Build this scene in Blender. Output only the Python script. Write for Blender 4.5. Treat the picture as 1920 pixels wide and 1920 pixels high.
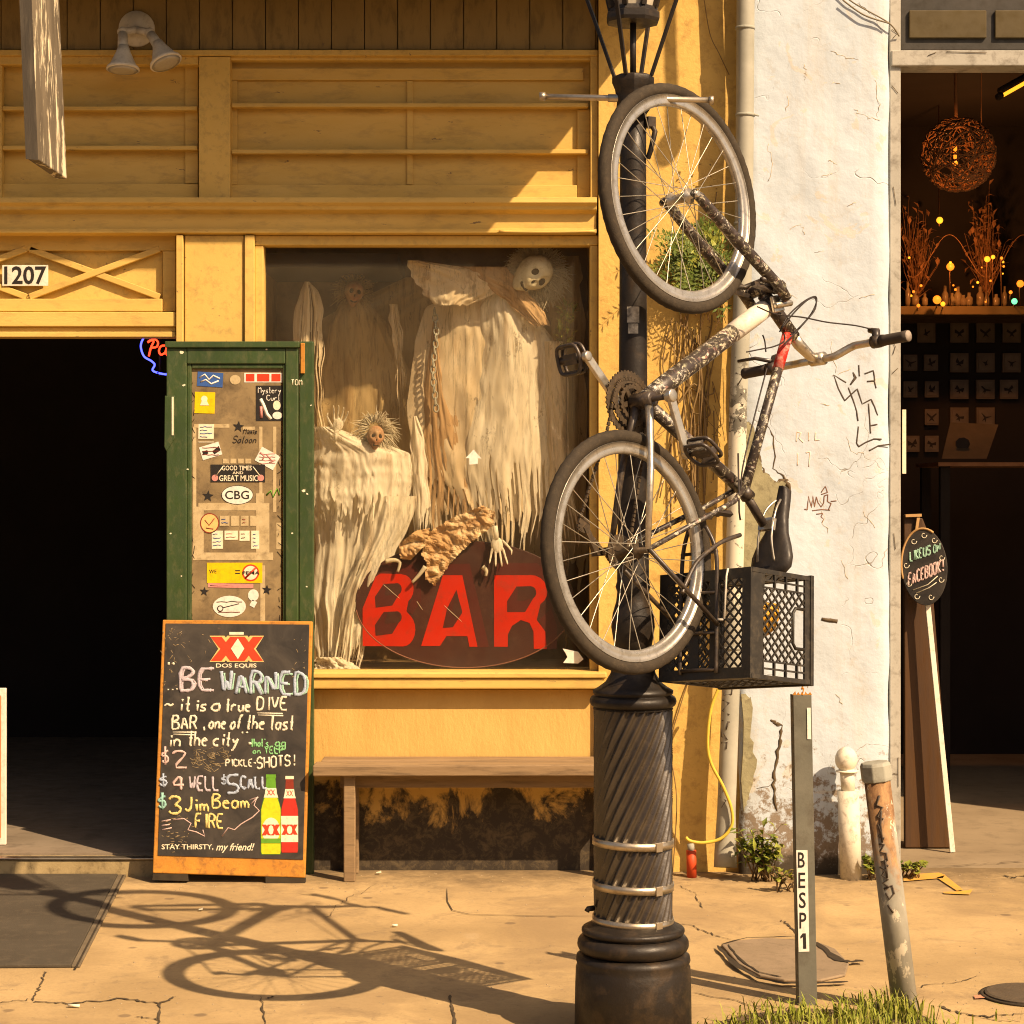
import bpy, bmesh, math, random
from math import sin, cos, pi, radians
from mathutils import Vector, Matrix, noise as mnoise

for o in list(bpy.data.objects):
    bpy.data.objects.remove(o)
SC = bpy.context.scene
COL = SC.collection
random.seed(7)

# ------------------------------------------------------------------ camera, sky, sun, exposure
F, CX, YH, H = 3876.0, 960.0, 930.0, 1.52      # focal length and horizon measured in photo pixels, eye height in m
cam = bpy.data.cameras.new('camera')
cam.sensor_width = 36
cam.lens = 36 * F / 1920
cam.shift_y = (YH - 960) / 1920
cam.clip_start, cam.clip_end = 0.1, 500
camo = bpy.data.objects.new('camera', cam)
COL.objects.link(camo)
camo.location = (0, 0, H)
camo.rotation_euler = (radians(90), 0, 0)
SC.camera = camo

SUN = Vector((1.06, -1.02, 1.36)).normalized()   # towards the sun
W = bpy.data.worlds.new('World')
SC.world = W
W.use_nodes = True
wn = W.node_tree
bg = wn.nodes['Background']
sky = wn.nodes.new('ShaderNodeTexSky')
sky.sky_type = 'NISHITA'
sky.sun_disc = False
sky.sun_elevation = math.asin(SUN.z)
sky.sun_rotation = math.atan2(SUN.x, SUN.y)
sky.air_density = 1.0
sky.dust_density = 3.0
wn.links.new(sky.outputs[0], bg.inputs[0])
bg.inputs[1].default_value = 0.082
sl = bpy.data.lights.new('sun', 'SUN')
sl.energy = 5.0
sl.angle = radians(0.5)
sl.color = (1.0, 0.86, 0.66)
so = bpy.data.objects.new('sun', sl)
COL.objects.link(so)
so.location = (6, -6, 9)
so.rotation_euler = SUN.to_track_quat('Z', 'Y').to_euler()
SC.cycles.filter_width = 1.1
vs = SC.view_settings
vs.view_transform = 'Standard'
vs.look = 'None'
vs.gamma = 1
vs.exposure = 0.60
vs.use_white_balance = True
vs.white_balance_temperature = 8700
vs.white_balance_tint = 18

# ------------------------------------------------------------------ helpers
def P(px, py, y):
    """world point seen at a photo pixel when it stands at depth y"""
    return Vector(((px - CX) * y / F, y, H - (py - YH) * y / F))
def G(px, py, z=0.0):
    """ground point seen at a photo pixel"""
    y = (H - z) * F / (py - YH)
    return Vector(((px - CX) * y / F, y, z))

class MB:
    def __init__(s):
        s.v, s.f, s.m, s.sm = [], [], [], []
    def add(s, vs_, fs, mi=0, smooth=False):
        b = len(s.v)
        s.v += [Vector(v) for v in vs_]
        for f in fs:
            s.f.append([i + b for i in f]); s.m.append(mi); s.sm.append(smooth)
        return s
    def hexa(s, c, mi=0):
        """8 corners: 4 of one end, 4 of the other"""
        return s.add(c, [(0, 3, 2, 1), (4, 5, 6, 7), (0, 1, 5, 4), (1, 2, 6, 5), (2, 3, 7, 6), (3, 0, 4, 7)], mi)
    def box(s, x0, x1, y0, y1, z0, z1, mi=0):
        return s.hexa([(x0, y0, z0), (x1, y0, z0), (x1, y1, z0), (x0, y1, z0),
                       (x0, y0, z1), (x1, y0, z1), (x1, y1, z1), (x0, y1, z1)], mi)
    def pbox(s, px0, py0, px1, py1, yf, yb, mi=0):
        a, b = P(px0, py1, yf), P(px1, py0, yf)
        return s.box(a.x, b.x, yf, yb, a.z, b.z, mi)
    def obox(s, M, sx, sy, sz, mi=0):
        c = []
        for z in (-sz / 2, sz / 2):
            for x, y in ((-1, -1), (1, -1), (1, 1), (-1, 1)):
                c.append(M @ Vector((x * sx / 2, y * sy / 2, z)))
        return s.hexa(c, mi)
    def bar(s, a, b, w, t, up=(0, 0, 1), mi=0):
        a, b = Vector(a), Vector(b)
        d = (b - a).normalized(); u = Vector(up)
        x = d.cross(u).normalized(); y = x.cross(d).normalized()
        c = [p + x * i * w / 2 + y * j * t / 2 for p in (a, b) for i, j in ((-1, -1), (1, -1), (1, 1), (-1, 1))]
        return s.hexa(c, mi)
    def tube(s, pts, r, seg=8, closed=False, cap=True, mi=0, smooth=True, flat=None):
        pts = [Vector(p) for p in pts]
        n = len(pts)
        if n < 2: return s
        rs = r if isinstance(r, (list, tuple)) else [r] * n
        vs_, fs = [], []
        prev = None
        for i, p in enumerate(pts):
            if closed: d = pts[(i + 1) % n] - pts[i - 1]
            else: d = pts[min(i + 1, n - 1)] - pts[max(i - 1, 0)]
            if d.length < 1e-9: d = Vector((0, 0, 1))
            d.normalize()
            if prev is None:
                a = Vector((0, 0, 1)) if abs(d.z) < 0.9 else Vector((1, 0, 0))
                x = d.cross(a).normalized()
            else:
                x = (prev - d * prev.dot(d))
                if x.length < 1e-6: x = d.cross(Vector((0, 0, 1)))
                x.normalize()
            y = d.cross(x); prev = x
            for k in range(seg):
                an = 2 * pi * k / seg
                o = (x * cos(an) + y * sin(an)) * rs[i]
                if flat is not None:                       # squash along a direction (chalk, paint)
                    o = o - flat[0] * o.dot(flat[0]) * (1 - flat[1])
                vs_.append(p + o)
        m = n if closed else n - 1
        for i in range(m):
            j = (i + 1) % n
            for k in range(seg):
                l = (k + 1) % seg
                fs.append((i * seg + k, i * seg + l, j * seg + l, j * seg + k))
        if cap and not closed:
            fs.append(tuple(range(seg - 1, -1, -1))); fs.append(tuple((n - 1) * seg + k for k in range(seg)))
        return s.add(vs_, fs, mi, smooth)
    def lathe(s, prof, c=(0, 0, 0), seg=32, M=None, mi=0, smooth=True):
        vs_, fs = [], []
        c = Vector(c)
        for r, z in prof:
            for k in range(seg):
                a = 2 * pi * k / seg
                p = Vector((r * cos(a), r * sin(a), z))
                vs_.append(c + (M @ p if M else p))
        for i in range(len(prof) - 1):
            for k in range(seg):
                l = (k + 1) % seg
                fs.append((i * seg + k, i * seg + l, (i + 1) * seg + l, (i + 1) * seg + k))
        fs.append(tuple(range(seg - 1, -1, -1)))
        fs.append(tuple((len(prof) - 1) * seg + k for k in range(seg)))
        return s.add(vs_, fs, mi, smooth)
    def ball(s, c, r, M=None, seg=16, rings=10, mi=0, fn=None):
        r = r if isinstance(r, (tuple, list)) else (r, r, r)
        vs_, fs = [], []
        c = Vector(c)
        for i in range(rings + 1):
            t = pi * i / rings
            for k in range(seg):
                a = 2 * pi * k / seg
                p = Vector((sin(t) * cos(a), sin(t) * sin(a), cos(t)))
                if fn: p = fn(p)
                p = Vector((p.x * r[0], p.y * r[1], p.z * r[2]))
                vs_.append(c + (M @ p if M else p))
        for i in range(rings):
            for k in range(seg):
                l = (k + 1) % seg
                fs.append((i * seg + k, (i + 1) * seg + k, (i + 1) * seg + l, i * seg + l))
        return s.add(vs_, fs, mi, True)
    def poly(s, pts, back, mi=0):
        """polygon extruded by the vector back (front face first)"""
        pts = [Vector(p) for p in pts]; n = len(pts); b = Vector(back)
        fs = [tuple(range(n)), tuple(range(2 * n - 1, n - 1, -1))]
        for i in range(n):
            j = (i + 1) % n
            fs.append((i, i + n, j + n, j))
        return s.add(pts + [p + b for p in pts], fs, mi)
    def build(s, name, mat, parent=None, bevel=0, loc=None, local=False, seg=2):
        me = bpy.data.meshes.new(name)
        org = Vector((0, 0, 0))
        if parent is not None and not local:
            inv = WORLD[parent.name].inverted()
            vv = [inv @ v for v in s.v]
        elif parent is None:
            if loc is None:
                xs = [v.x for v in s.v]; ys = [v.y for v in s.v]; zs = [v.z for v in s.v]
                loc = Vector(((min(xs) + max(xs)) / 2, (min(ys) + max(ys)) / 2, min(zs)))
            org = Vector(loc); vv = [v - org for v in s.v]
        else:
            vv = s.v
        me.from_pydata([tuple(v) for v in vv], [], s.f)
        for m in (mat if isinstance(mat, (list, tuple)) else [mat]):
            me.materials.append(m)
        for p, mi, sm in zip(me.polygons, s.m, s.sm):
            p.material_index = mi; p.use_smooth = sm
        bm = bmesh.new(); bm.from_mesh(me)
        bmesh.ops.recalc_face_normals(bm, faces=bm.faces)
        bm.to_mesh(me); bm.free()
        o = bpy.data.objects.new(name, me)
        COL.objects.link(o)
        o.location = org
        if parent is not None:
            o.parent = parent
            WORLD[o.name] = WORLD[parent.name].copy()
        else:
            WORLD[o.name] = Matrix.Translation(org)
        if bevel:
            b = o.modifiers.new('bevel', 'BEVEL'); b.width = bevel; b.segments = seg
            b.limit_method = 'ANGLE'; b.angle_limit = radians(40)
        return o

WORLD = {}
def thing(name, label, cat, loc=(0, 0, 0), group=None, M=None):
    o = bpy.data.objects.new(name, None)
    o.empty_display_size = 0.1
    COL.objects.link(o)
    mw = M.copy() if M is not None else Matrix.Translation(Vector(loc))
    o.matrix_world = mw
    WORLD[o.name] = mw
    return tag(o, label, cat, group)
def tag(o, label=None, cat=None, group=None, kind=None):
    if label: o['label'] = label
    if cat: o['category'] = cat
    if group: o['group'] = group
    if kind: o['kind'] = kind
    return o

# ------------------------------------------------------------------ materials
def newmat(name):
    m = bpy.data.materials.new(name); m.use_nodes = True
    nt = m.node_tree
    return m, nt, nt.nodes['Principled BSDF'], nt.nodes['Material Output']
def nd(nt, t, **kw):
    n = nt.nodes.new('ShaderNode' + t)
    for k, v in kw.items(): setattr(n, k, v)
    return n
def coords(nt, stretch=(1, 1, 1), world=True):
    if world: src = nd(nt, 'NewGeometry').outputs['Position']
    else: src = nd(nt, 'TexCoord').outputs['Object']
    mp = nd(nt, 'Mapping'); mp.inputs['Scale'].default_value = stretch
    nt.links.new(src, mp.inputs['Vector'])
    return mp.outputs[0]
def noise(nt, vec, scale, detail=6, rough=0.6, dist=0.0):
    n = nd(nt, 'TexNoise')
    n.inputs['Scale'].default_value = scale; n.inputs['Detail'].default_value = detail
    n.inputs['Roughness'].default_value = rough; n.inputs['Distortion'].default_value = dist
    nt.links.new(vec, n.inputs['Vector'])
    return n.outputs['Fac']
def ramp(nt, fac, stops, interp='LINEAR'):
    r = nd(nt, 'ValToRGB'); cr = r.color_ramp; cr.interpolation = interp
    while len(cr.elements) < len(stops): cr.elements.new(0.5)
    for e, (p, c) in zip(cr.elements, stops):
        e.position = p
        e.color = (c, c, c, 1) if not isinstance(c, (tuple, list)) else (*c[:3], 1)
    nt.links.new(fac, r.inputs[0])
    return r.outputs[0]
def mix(nt, fac, a, b, mode='MIX'):
    m = nd(nt, 'MixRGB', blend_type=mode)
    for i, v in enumerate((fac, a, b)):
        s = m.inputs[i]
        if isinstance(v, (int, float)): s.default_value = v
        elif isinstance(v, tuple): s.default_value = (*v[:3], 1)
        else: nt.links.new(v, s)
    return m.outputs[0]
def math_(nt, op, a, b=None, clamp=False):
    m = nd(nt, 'Math', operation=op, use_clamp=clamp)
    for i, v in enumerate((a, b)):
        if v is None: continue
        if isinstance(v, (int, float)): m.inputs[i].default_value = v
        else: nt.links.new(v, m.inputs[i])
    return m.outputs[0]
def bump(nt, bsdf, h, strength=0.3, dist=0.004):
    b = nd(nt, 'Bump'); b.inputs['Strength'].default_value = strength; b.inputs['Distance'].default_value = dist
    nt.links.new(h, b.inputs['Height']); nt.links.new(b.outputs[0], bsdf.inputs['Normal'])
def zmask(nt, z0, z1):
    """1 below z0, 0 above z1 (world height)"""
    s = nd(nt, 'SeparateXYZ'); nt.links.new(nd(nt, 'NewGeometry').outputs['Position'], s.inputs[0])
    mr = nd(nt, 'MapRange'); mr.inputs[1].default_value = z0; mr.inputs[2].default_value = z1
    mr.inputs[3].default_value = 1; mr.inputs[4].default_value = 0
    nt.links.new(s.outputs[2], mr.inputs[0])
    return mr.outputs[0]

def surf(name, col, col2=None, dirt=None, scale=3.0, dirt_amt=0.35, dscale=9.0, rough=0.7, bmp=0.25, bscale=40.0,
         stretch=(1, 1, 1), metal=0.0, spec=0.3, world=True, bdist=0.003, flake=0):
    m, nt, b, out = newmat(name)
    v = coords(nt, stretch, world)
    c2 = col2 or tuple(x * 0.8 for x in col)
    base = mix(nt, ramp(nt, noise(nt, v, scale), [(0.3, 0.0), (0.7, 1.0)]), col, c2)
    if dirt:
        d = ramp(nt, noise(nt, v, dscale, 9, 0.7, 0.3), [(0.5, 0.0), (0.72, dirt_amt)])
        base = mix(nt, d, base, dirt)
    if flake:
        fk_ = ramp(nt, noise(nt, v, flake, 8, 0.7, 0.3), [(0.655, 0.0), (0.67, 0.85)])
        base = mix(nt, fk_, base, (0.15, 0.10, 0.055))
    nt.links.new(base, b.inputs['Base Color'])
    b.inputs['Roughness'].default_value = rough
    b.inputs['Metallic'].default_value = metal
    b.inputs['Specular IOR Level'].default_value = spec
    if rough < 0.65:
        rr = ramp(nt, noise(nt, v, scale * 4), [(0.3, rough * 0.8), (0.7, min(1, rough * 1.4))])
        nt.links.new(rr, b.inputs['Roughness'])
    if bmp: bump(nt, b, noise(nt, v, bscale, 8, 0.65), bmp, bdist)
    return m
def plain(name, col, rough=0.5, metal=0.0):
    return surf(name, col, None, tuple(c * 0.35 for c in col), 8, 0.5, 25, rough, 0.08, 90, metal=metal, world=False)
def emit(name, col, strength):
    m, nt, b, out = newmat(name)
    b.inputs['Base Color'].default_value = (*[c * 0.3 for c in col], 1)
    b.inputs['Emission Color'].default_value = (*col, 1)
    b.inputs['Emission Strength'].default_value = strength
    return m
def glass(name, tint=(0.97, 0.95, 0.90), f0=0.05, dust=0.27):
    m, nt, b, out = newmat(name)
    nt.nodes.remove(b)
    t = nd(nt, 'BsdfTransparent'); t.inputs[0].default_value = (*tint, 1)
    g = nd(nt, 'BsdfGlossy'); g.inputs['Roughness'].default_value = 0.04
    lw = nd(nt, 'LayerWeight'); lw.inputs[0].default_value = 0.5
    fr_ = math_(nt, 'ADD', math_(nt, 'MULTIPLY', math_(nt, 'POWER', lw.outputs['Facing'], 5.0), 0.9), f0 * 0.5)
    mx = nd(nt, 'MixShader')
    nt.links.new(fr_, mx.inputs[0]); nt.links.new(t.outputs[0], mx.inputs[1]); nt.links.new(g.outputs[0], mx.inputs[2])
    df = nd(nt, 'BsdfDiffuse'); df.inputs[0].default_value = (0.72, 0.62, 0.45, 1)
    v = coords(nt)
    dk_ = math_(nt, 'ADD', ramp(nt, noise(nt, v, 3.0, 8, 0.65, 0.8), [(0.3, 0.03), (0.75, 0.13)]), ramp(nt, noise(nt, coords(nt, (3, 1, 0.6)), 40, 5, 0.7), [(0.55, 0.0), (0.8, 0.06)]))
    m2 = nd(nt, 'MixShader')
    zl = math_(nt, 'SUBTRACT', 1.0, math_(nt, 'MULTIPLY', zmask(nt, 1.25, 1.9), 0.65))
    nt.links.new(math_(nt, 'MULTIPLY', math_(nt, 'MULTIPLY', dk_, zl), dust), m2.inputs[0]); nt.links.new(mx.outputs[0], m2.inputs[1]); nt.links.new(df.outputs[0], m2.inputs[2])
    nt.links.new(m2.outputs[0], out.inputs[0])
    return m
def cloth(name, col, col2, scale=6, trans=0.35, holes=0.8):
    m, nt, b, out = newmat(name)
    v = coords(nt, (1, 1, 0.22))
    c = mix(nt, ramp(nt, noise(nt, v, scale * 1.6, 8, 0.65, 0.6), [(0.35, 0.0), (0.62, 1.0)]), col, col2)
    c = mix(nt, ramp(nt, noise(nt, coords(nt, (1, 1, 0.12)), scale * 3, 6, 0.6, 0.4), [(0.55, 0.0), (0.70, 0.75)]), c, tuple(x * y for x, y in zip(col2, (0.62, 0.50, 0.42))))
    nt.links.new(c, b.inputs['Base Color']); b.inputs['Roughness'].default_value = 0.95
    b.inputs['Specular IOR Level'].default_value = 0.05
    bump(nt, b, noise(nt, coords(nt, (1, 1, 1)), 300, 3), 0.25, 0.001)
    t = nd(nt, 'BsdfTranslucent'); nt.links.new(c, t.inputs[0])
    mx = nd(nt, 'MixShader'); mx.inputs[0].default_value = trans
    nt.links.new(b.outputs[0], mx.inputs[1]); nt.links.new(t.outputs[0], mx.inputs[2])
    al = math_(nt, 'ADD', ramp(nt, noise(nt, coords(nt, (1, 1, 0.10)), 60, 5, 0.7, 0.3), [(0.52, 0.0), (0.66, 0.55)]), ramp(nt, noise(nt, coords(nt, (1, 1, 0.4)), 16, 8, 0.75), [(0.60, 0.0), (0.66, 0.9)]), True)
    tr = nd(nt, 'BsdfTransparent'); m3 = nd(nt, 'MixShader')
    nt.links.new(math_(nt, 'MULTIPLY', al, holes), m3.inputs[0]); nt.links.new(mx.outputs[0], m3.inputs[1]); nt.links.new(tr.outputs[0], m3.inputs[2])
    nt.links.new(m3.outputs[0], out.inputs[0])
    return m
def chalk(name, col, cover=0.85):
    m, nt, b, out = newmat(name)
    b.inputs['Base Color'].default_value = (*col, 1); b.inputs['Roughness'].default_value = 0.95
    b.inputs['Specular IOR Level'].default_value = 0.05
    n = noise(nt, coords(nt), 420, 3, 0.8)
    al = ramp(nt, n, [(0.34, 0.25), (0.5, cover)])
    t = nd(nt, 'BsdfTransparent'); mx = nd(nt, 'MixShader')
    nt.links.new(al, mx.inputs[0]); nt.links.new(t.outputs[0], mx.inputs[1]); nt.links.new(b.outputs[0], mx.inputs[2])
    nt.links.new(mx.outputs[0], out.inputs[0])
    return m

YEL, YEL2, YDIRT = (0.64, 0.425, 0.128), (0.54, 0.345, 0.098), (0.15, 0.10, 0.05)
M_yel = surf('yellow_paint', YEL, YEL2, YDIRT, 2.2, 0.4, 30, 0.6, 0.25, 60, (1, 1, 1), flake=26)
M_yelh = surf('yellow_paint_horizontal_grain', YEL, YEL2, YDIRT, 3.0, 0.4, 14, 0.6, 0.3, 60, (0.55, 1, 1.7), flake=18)
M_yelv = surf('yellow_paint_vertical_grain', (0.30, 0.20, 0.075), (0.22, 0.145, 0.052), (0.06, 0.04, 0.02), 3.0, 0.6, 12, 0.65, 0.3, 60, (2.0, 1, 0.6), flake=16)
M_yelpl = surf('yellow_plaster', (0.66, 0.43, 0.13), (0.55, 0.345, 0.10), (0.25, 0.13, 0.04), 4, 0.6, 20, 0.75, 0.5, 45, bdist=0.006)
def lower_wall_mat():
    m, nt, b, out = newmat('yellow_boards_mildew_and_shade')
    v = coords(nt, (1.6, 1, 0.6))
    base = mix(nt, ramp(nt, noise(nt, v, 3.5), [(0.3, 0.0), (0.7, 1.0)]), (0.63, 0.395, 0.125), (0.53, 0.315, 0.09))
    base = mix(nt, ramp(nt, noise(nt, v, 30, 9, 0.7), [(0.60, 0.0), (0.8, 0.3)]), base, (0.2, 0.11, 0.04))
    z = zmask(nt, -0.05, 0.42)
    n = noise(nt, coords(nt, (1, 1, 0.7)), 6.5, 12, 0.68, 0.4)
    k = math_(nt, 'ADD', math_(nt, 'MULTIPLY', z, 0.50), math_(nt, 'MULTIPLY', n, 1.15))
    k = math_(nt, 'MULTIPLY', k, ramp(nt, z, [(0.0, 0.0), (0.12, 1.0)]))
    base = mix(nt, ramp(nt, k, [(0.62, 0.0), (0.72, 0.97)]), base, mix(nt, ramp(nt, noise(nt, coords(nt), 22, 10, 0.75, 0.5), [(0.46, 0.0), (0.62, 1.0)]), (0.014, 0.010, 0.008), (0.085, 0.062, 0.035)))  # mildew, spread and darkened so it also paints the shade below the bench
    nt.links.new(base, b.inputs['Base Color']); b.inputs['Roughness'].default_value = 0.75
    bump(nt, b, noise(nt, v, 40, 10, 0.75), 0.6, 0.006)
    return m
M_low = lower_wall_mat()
def stucco_mat():
    m, nt, b, out = newmat('white_stucco')
    v = coords(nt)
    base = mix(nt, ramp(nt, noise(nt, v, 2.5, 8), [(0.3, 0.0), (0.7, 1.0)]), (0.495, 0.575, 0.65), (0.43, 0.497, 0.55))
    base = mix(nt, ramp(nt, noise(nt, v, 11, 10, 0.75, 0.5), [(0.54, 0.0), (0.74, 0.5)]), base, (0.42, 0.36, 0.27))
    base = mix(nt, ramp(nt, noise(nt, coords(nt, (3, 1, 0.25)), 3.0, 8, 0.7), [(0.52, 0.0), (0.75, 0.4)]), base, (0.45, 0.39, 0.30))
    base = mix(nt, ramp(nt, noise(nt, v, 6, 9, 0.6, 0.8), [(0.615, 0.0), (0.625, 0.55)]), base, (0.54, 0.49, 0.40))
    z = zmask(nt, 0.0, 0.95)
    n = noise(nt, v, 20, 10, 0.75)
    k = math_(nt, 'ADD', math_(nt, 'MULTIPLY', z, 0.34), math_(nt, 'MULTIPLY', n, 0.8))
    base = mix(nt, ramp(nt, k, [(0.62, 0.0), (0.68, 0.9)]), base, (0.20, 0.14, 0.085))
    z2 = zmask(nt, 0.0, 0.2)
    k2 = math_(nt, 'ADD', math_(nt, 'MULTIPLY', z2, 0.5), math_(nt, 'MULTIPLY', n, 0.6))
    base = mix(nt, ramp(nt, k2, [(0.55, 0.0), (0.68, 0.95)]), base, (0.05, 0.04, 0.028))
    # hairline cracks
    vo = nd(nt, 'TexVoronoi', feature='DISTANCE_TO_EDGE'); vo.inputs['Scale'].default_value = 2.6
    dv = nd(nt, 'VectorMath', operation='ADD')
    nv = nd(nt, 'TexNoise'); nv.inputs['Scale'].default_value = 7; nt.links.new(v, nv.inputs['Vector'])
    sc_ = nd(nt, 'VectorMath', operation='SCALE'); sc_.inputs['Scale'].default_value = 0.35
    nt.links.new(nv.outputs['Color'], sc_.inputs[0])
    nt.links.new(v, dv.inputs[0]); nt.links.new(sc_.outputs[0], dv.inputs[1]); nt.links.new(dv.outputs[0], vo.inputs['Vector'])
    cr = ramp(nt, vo.outputs['Distance'], [(0.0, 1.0), (0.006, 0.0)])
    gate = ramp(nt, noise(nt, v, 3.1), [(0.5, 0.0), (0.6, 0.75)])
    cf = math_(nt, 'MULTIPLY', cr, gate)
    base = mix(nt, cf, base, (0.36, 0.27, 0.17))
    nt.links.new(base, b.inputs['Base Color']); b.inputs['Roughness'].default_value = 0.8
    b.inputs['Specular IOR Level'].default_value = 0.2
    hgt = math_(nt, 'SUBTRACT', math_(nt, 'ADD', math_(nt, 'MULTIPLY', noise(nt, v, 9, 10, 0.6), 1.0), math_(nt, 'MULTIPLY', noise(nt, v, 2.2, 3), 2.0)), cf)
    bump(nt, b, hgt, 0.5, 0.014)
    return m
M_stucco = stucco_mat()
def pavement_mat():
    m, nt, b, out = newmat('concrete_pavement')
    v = coords(nt)
    base = mix(nt, ramp(nt, noise(nt, v, 1.3, 9, 0.62), [(0.40, 0.0), (0.60, 1.0)]), (0.46, 0.325, 0.168), (0.34, 0.237, 0.122))
    base = mix(nt, ramp(nt, noise(nt, v, 60, 6, 0.8), [(0.45, 0.0), (0.75, 0.35)]), base, (0.18, 0.13, 0.08))
    base = mix(nt, ramp(nt, noise(nt, v, 5, 10, 0.75, 0.6), [(0.53, 0.0), (0.64, 0.5)]), base, (0.20, 0.145, 0.09))
    base = mix(nt, ramp(nt, noise(nt, v, 3.2, 10, 0.7, 1.0), [(0.62, 0.0), (0.75, 0.35)]), base, (0.55, 0.44, 0.30))
    base = mix(nt, ramp(nt, noise(nt, v, 1.1, 10, 0.68, 0.8), [(0.49, 0.0), (0.60, 0.5)]), base, (0.24, 0.165, 0.095))
    base = mix(nt, ramp(nt, noise(nt, v, 26, 8, 0.8), [(0.60, 0.0), (0.66, 0.55)]), base, (0.17, 0.12, 0.075))
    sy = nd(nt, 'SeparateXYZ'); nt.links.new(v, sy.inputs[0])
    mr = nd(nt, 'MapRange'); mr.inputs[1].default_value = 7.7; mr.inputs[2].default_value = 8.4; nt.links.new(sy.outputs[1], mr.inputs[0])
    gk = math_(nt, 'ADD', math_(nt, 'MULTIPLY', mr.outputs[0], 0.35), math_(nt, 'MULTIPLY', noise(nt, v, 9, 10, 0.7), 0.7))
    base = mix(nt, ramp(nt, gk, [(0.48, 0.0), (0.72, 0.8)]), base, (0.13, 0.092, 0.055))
    vo = nd(nt, 'TexVoronoi'); vo.inputs['Scale'].default_value = 5.5; nt.links.new(v, vo.inputs['Vector'])
    hs = nd(nt, 'SeparateColor'); nt.links.new(vo.outputs['Color'], hs.inputs[0])
    gum = math_(nt, 'MULTIPLY', ramp(nt, vo.outputs['Distance'], [(0.09, 1.0), (0.13, 0.0)]), ramp(nt, hs.outputs[0], [(0.6, 0.0), (0.61, 0.6)]))
    base = mix(nt, gum, base, (0.12, 0.085, 0.06))
    nt.links.new(base, b.inputs['Base Color']); b.inputs['Roughness'].default_value = 0.9
    b.inputs['Specular IOR Level'].default_value = 0.15
    h = math_(nt, 'ADD', noise(nt, v, 120, 5, 0.7), math_(nt, 'MULTIPLY', noise(nt, v, 4, 6), 2))
    bump(nt, b, h, 0.3, 0.004)
    return m
M_pave = pavement_mat()
M_asph = surf('worn_concrete_street', (0.27, 0.20, 0.135), (0.21, 0.155, 0.105), (0.12, 0.09, 0.06), 2, 0.5, 30, 0.9, 0.4, 150)
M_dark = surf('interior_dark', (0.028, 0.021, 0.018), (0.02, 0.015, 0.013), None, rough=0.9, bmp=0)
M_dfloor = surf('interior_floor_boards', (0.24, 0.19, 0.14), (0.17, 0.135, 0.10), (0.02, 0.015, 0.01), 3, 0.6, 8, 0.6, 0.2, 40)
M_stone = surf('stone_step', (0.42, 0.32, 0.17), (0.30, 0.22, 0.11), (0.08, 0.06, 0.035), 5, 0.8, 20, 0.85, 0.6, 60)
M_crack = surf('dark_crack_dirt', (0.03, 0.022, 0.014), (0.05, 0.036, 0.022), None, 20, rough=1.0, bmp=0)  # near-black brown for gaps, grooves, feet and other small dark parts
M_iron = surf('black_iron_post', (0.020, 0.015, 0.011), (0.011, 0.008, 0.0065), (0.09, 0.055, 0.028), 6, 0.5, 14, 0.45, 0.35, 70, spec=0.35)
M_steel = surf('banding_steel', (0.55, 0.48, 0.38), (0.40, 0.33, 0.24), (0.15, 0.1, 0.06), 10, 0.4, 40, 0.35, 0.1, 100, metal=0.9)
M_galv = surf('galvanised_grey', (0.33, 0.33, 0.28), (0.25, 0.25, 0.21), (0.12, 0.10, 0.07), 7, 0.6, 22, 0.6, 0.2, 80)
M_whitefr = surf('worn_white_frame_paint', (0.40, 0.385, 0.34), (0.33, 0.32, 0.28), (0.10, 0.08, 0.06), 4, 0.7, 18, 0.6, 0.3, 60)
M_green = surf('dark_green_paint', (0.036, 0.068, 0.020), (0.026, 0.050, 0.016), (0.14, 0.13, 0.06), 5, 0.45, 26, 0.42, 0.25, 50, (1.5, 1, 0.7), spec=0.45)
M_bench = surf('weathered_bench_wood', (0.30, 0.20, 0.11), (0.20, 0.13, 0.07), (0.06, 0.04, 0.025), 6, 0.7, 18, 0.75, 0.5, 70, (0.25, 2, 2))
M_signwood = surf('peeling_painted_board', (0.62, 0.52, 0.33), (0.42, 0.33, 0.19), (0.10, 0.075, 0.05), 7, 0.95, 10, 0.8, 0.6, 50, (2, 1.5, 0.35))
M_white = surf('old_white_paint', (0.74, 0.70, 0.60), (0.62, 0.57, 0.47), (0.25, 0.2, 0.13), 8, 0.5, 30, 0.5, 0.1, 60)
M_glass = glass('window_glass')

# ------------------------------------------------------------------ ground
YF = 8.39          # plane of the bar's wooden front
YW = 8.30          # plane of the white stucco pier
mb = MB(); mb.box(-30, 30, 5.2, 8.45, -0.25, 0.0)
tag(mb.build('sidewalk', M_pave, loc=(0, 6.5, 0)), 'cracked sunlit concrete sidewalk in front of the bar', 'sidewalk', kind='structure')
mb = MB(); mb.box(-30, 30, 4.98, 5.196, -0.25, -0.004)
tag(mb.build('kerb', M_stone, loc=(0, 5.1, 0), bevel=0.02), 'stone kerb along the street edge of the sidewalk', 'kerb', kind='structure')
mb = MB(); mb.box(-60, 60, -60, 4.976, -0.4, -0.14)
tag(mb.build('street', M_asph, loc=(0, 0, 0)), 'worn concrete street in front of the sidewalk', 'street', kind='structure')

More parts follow.
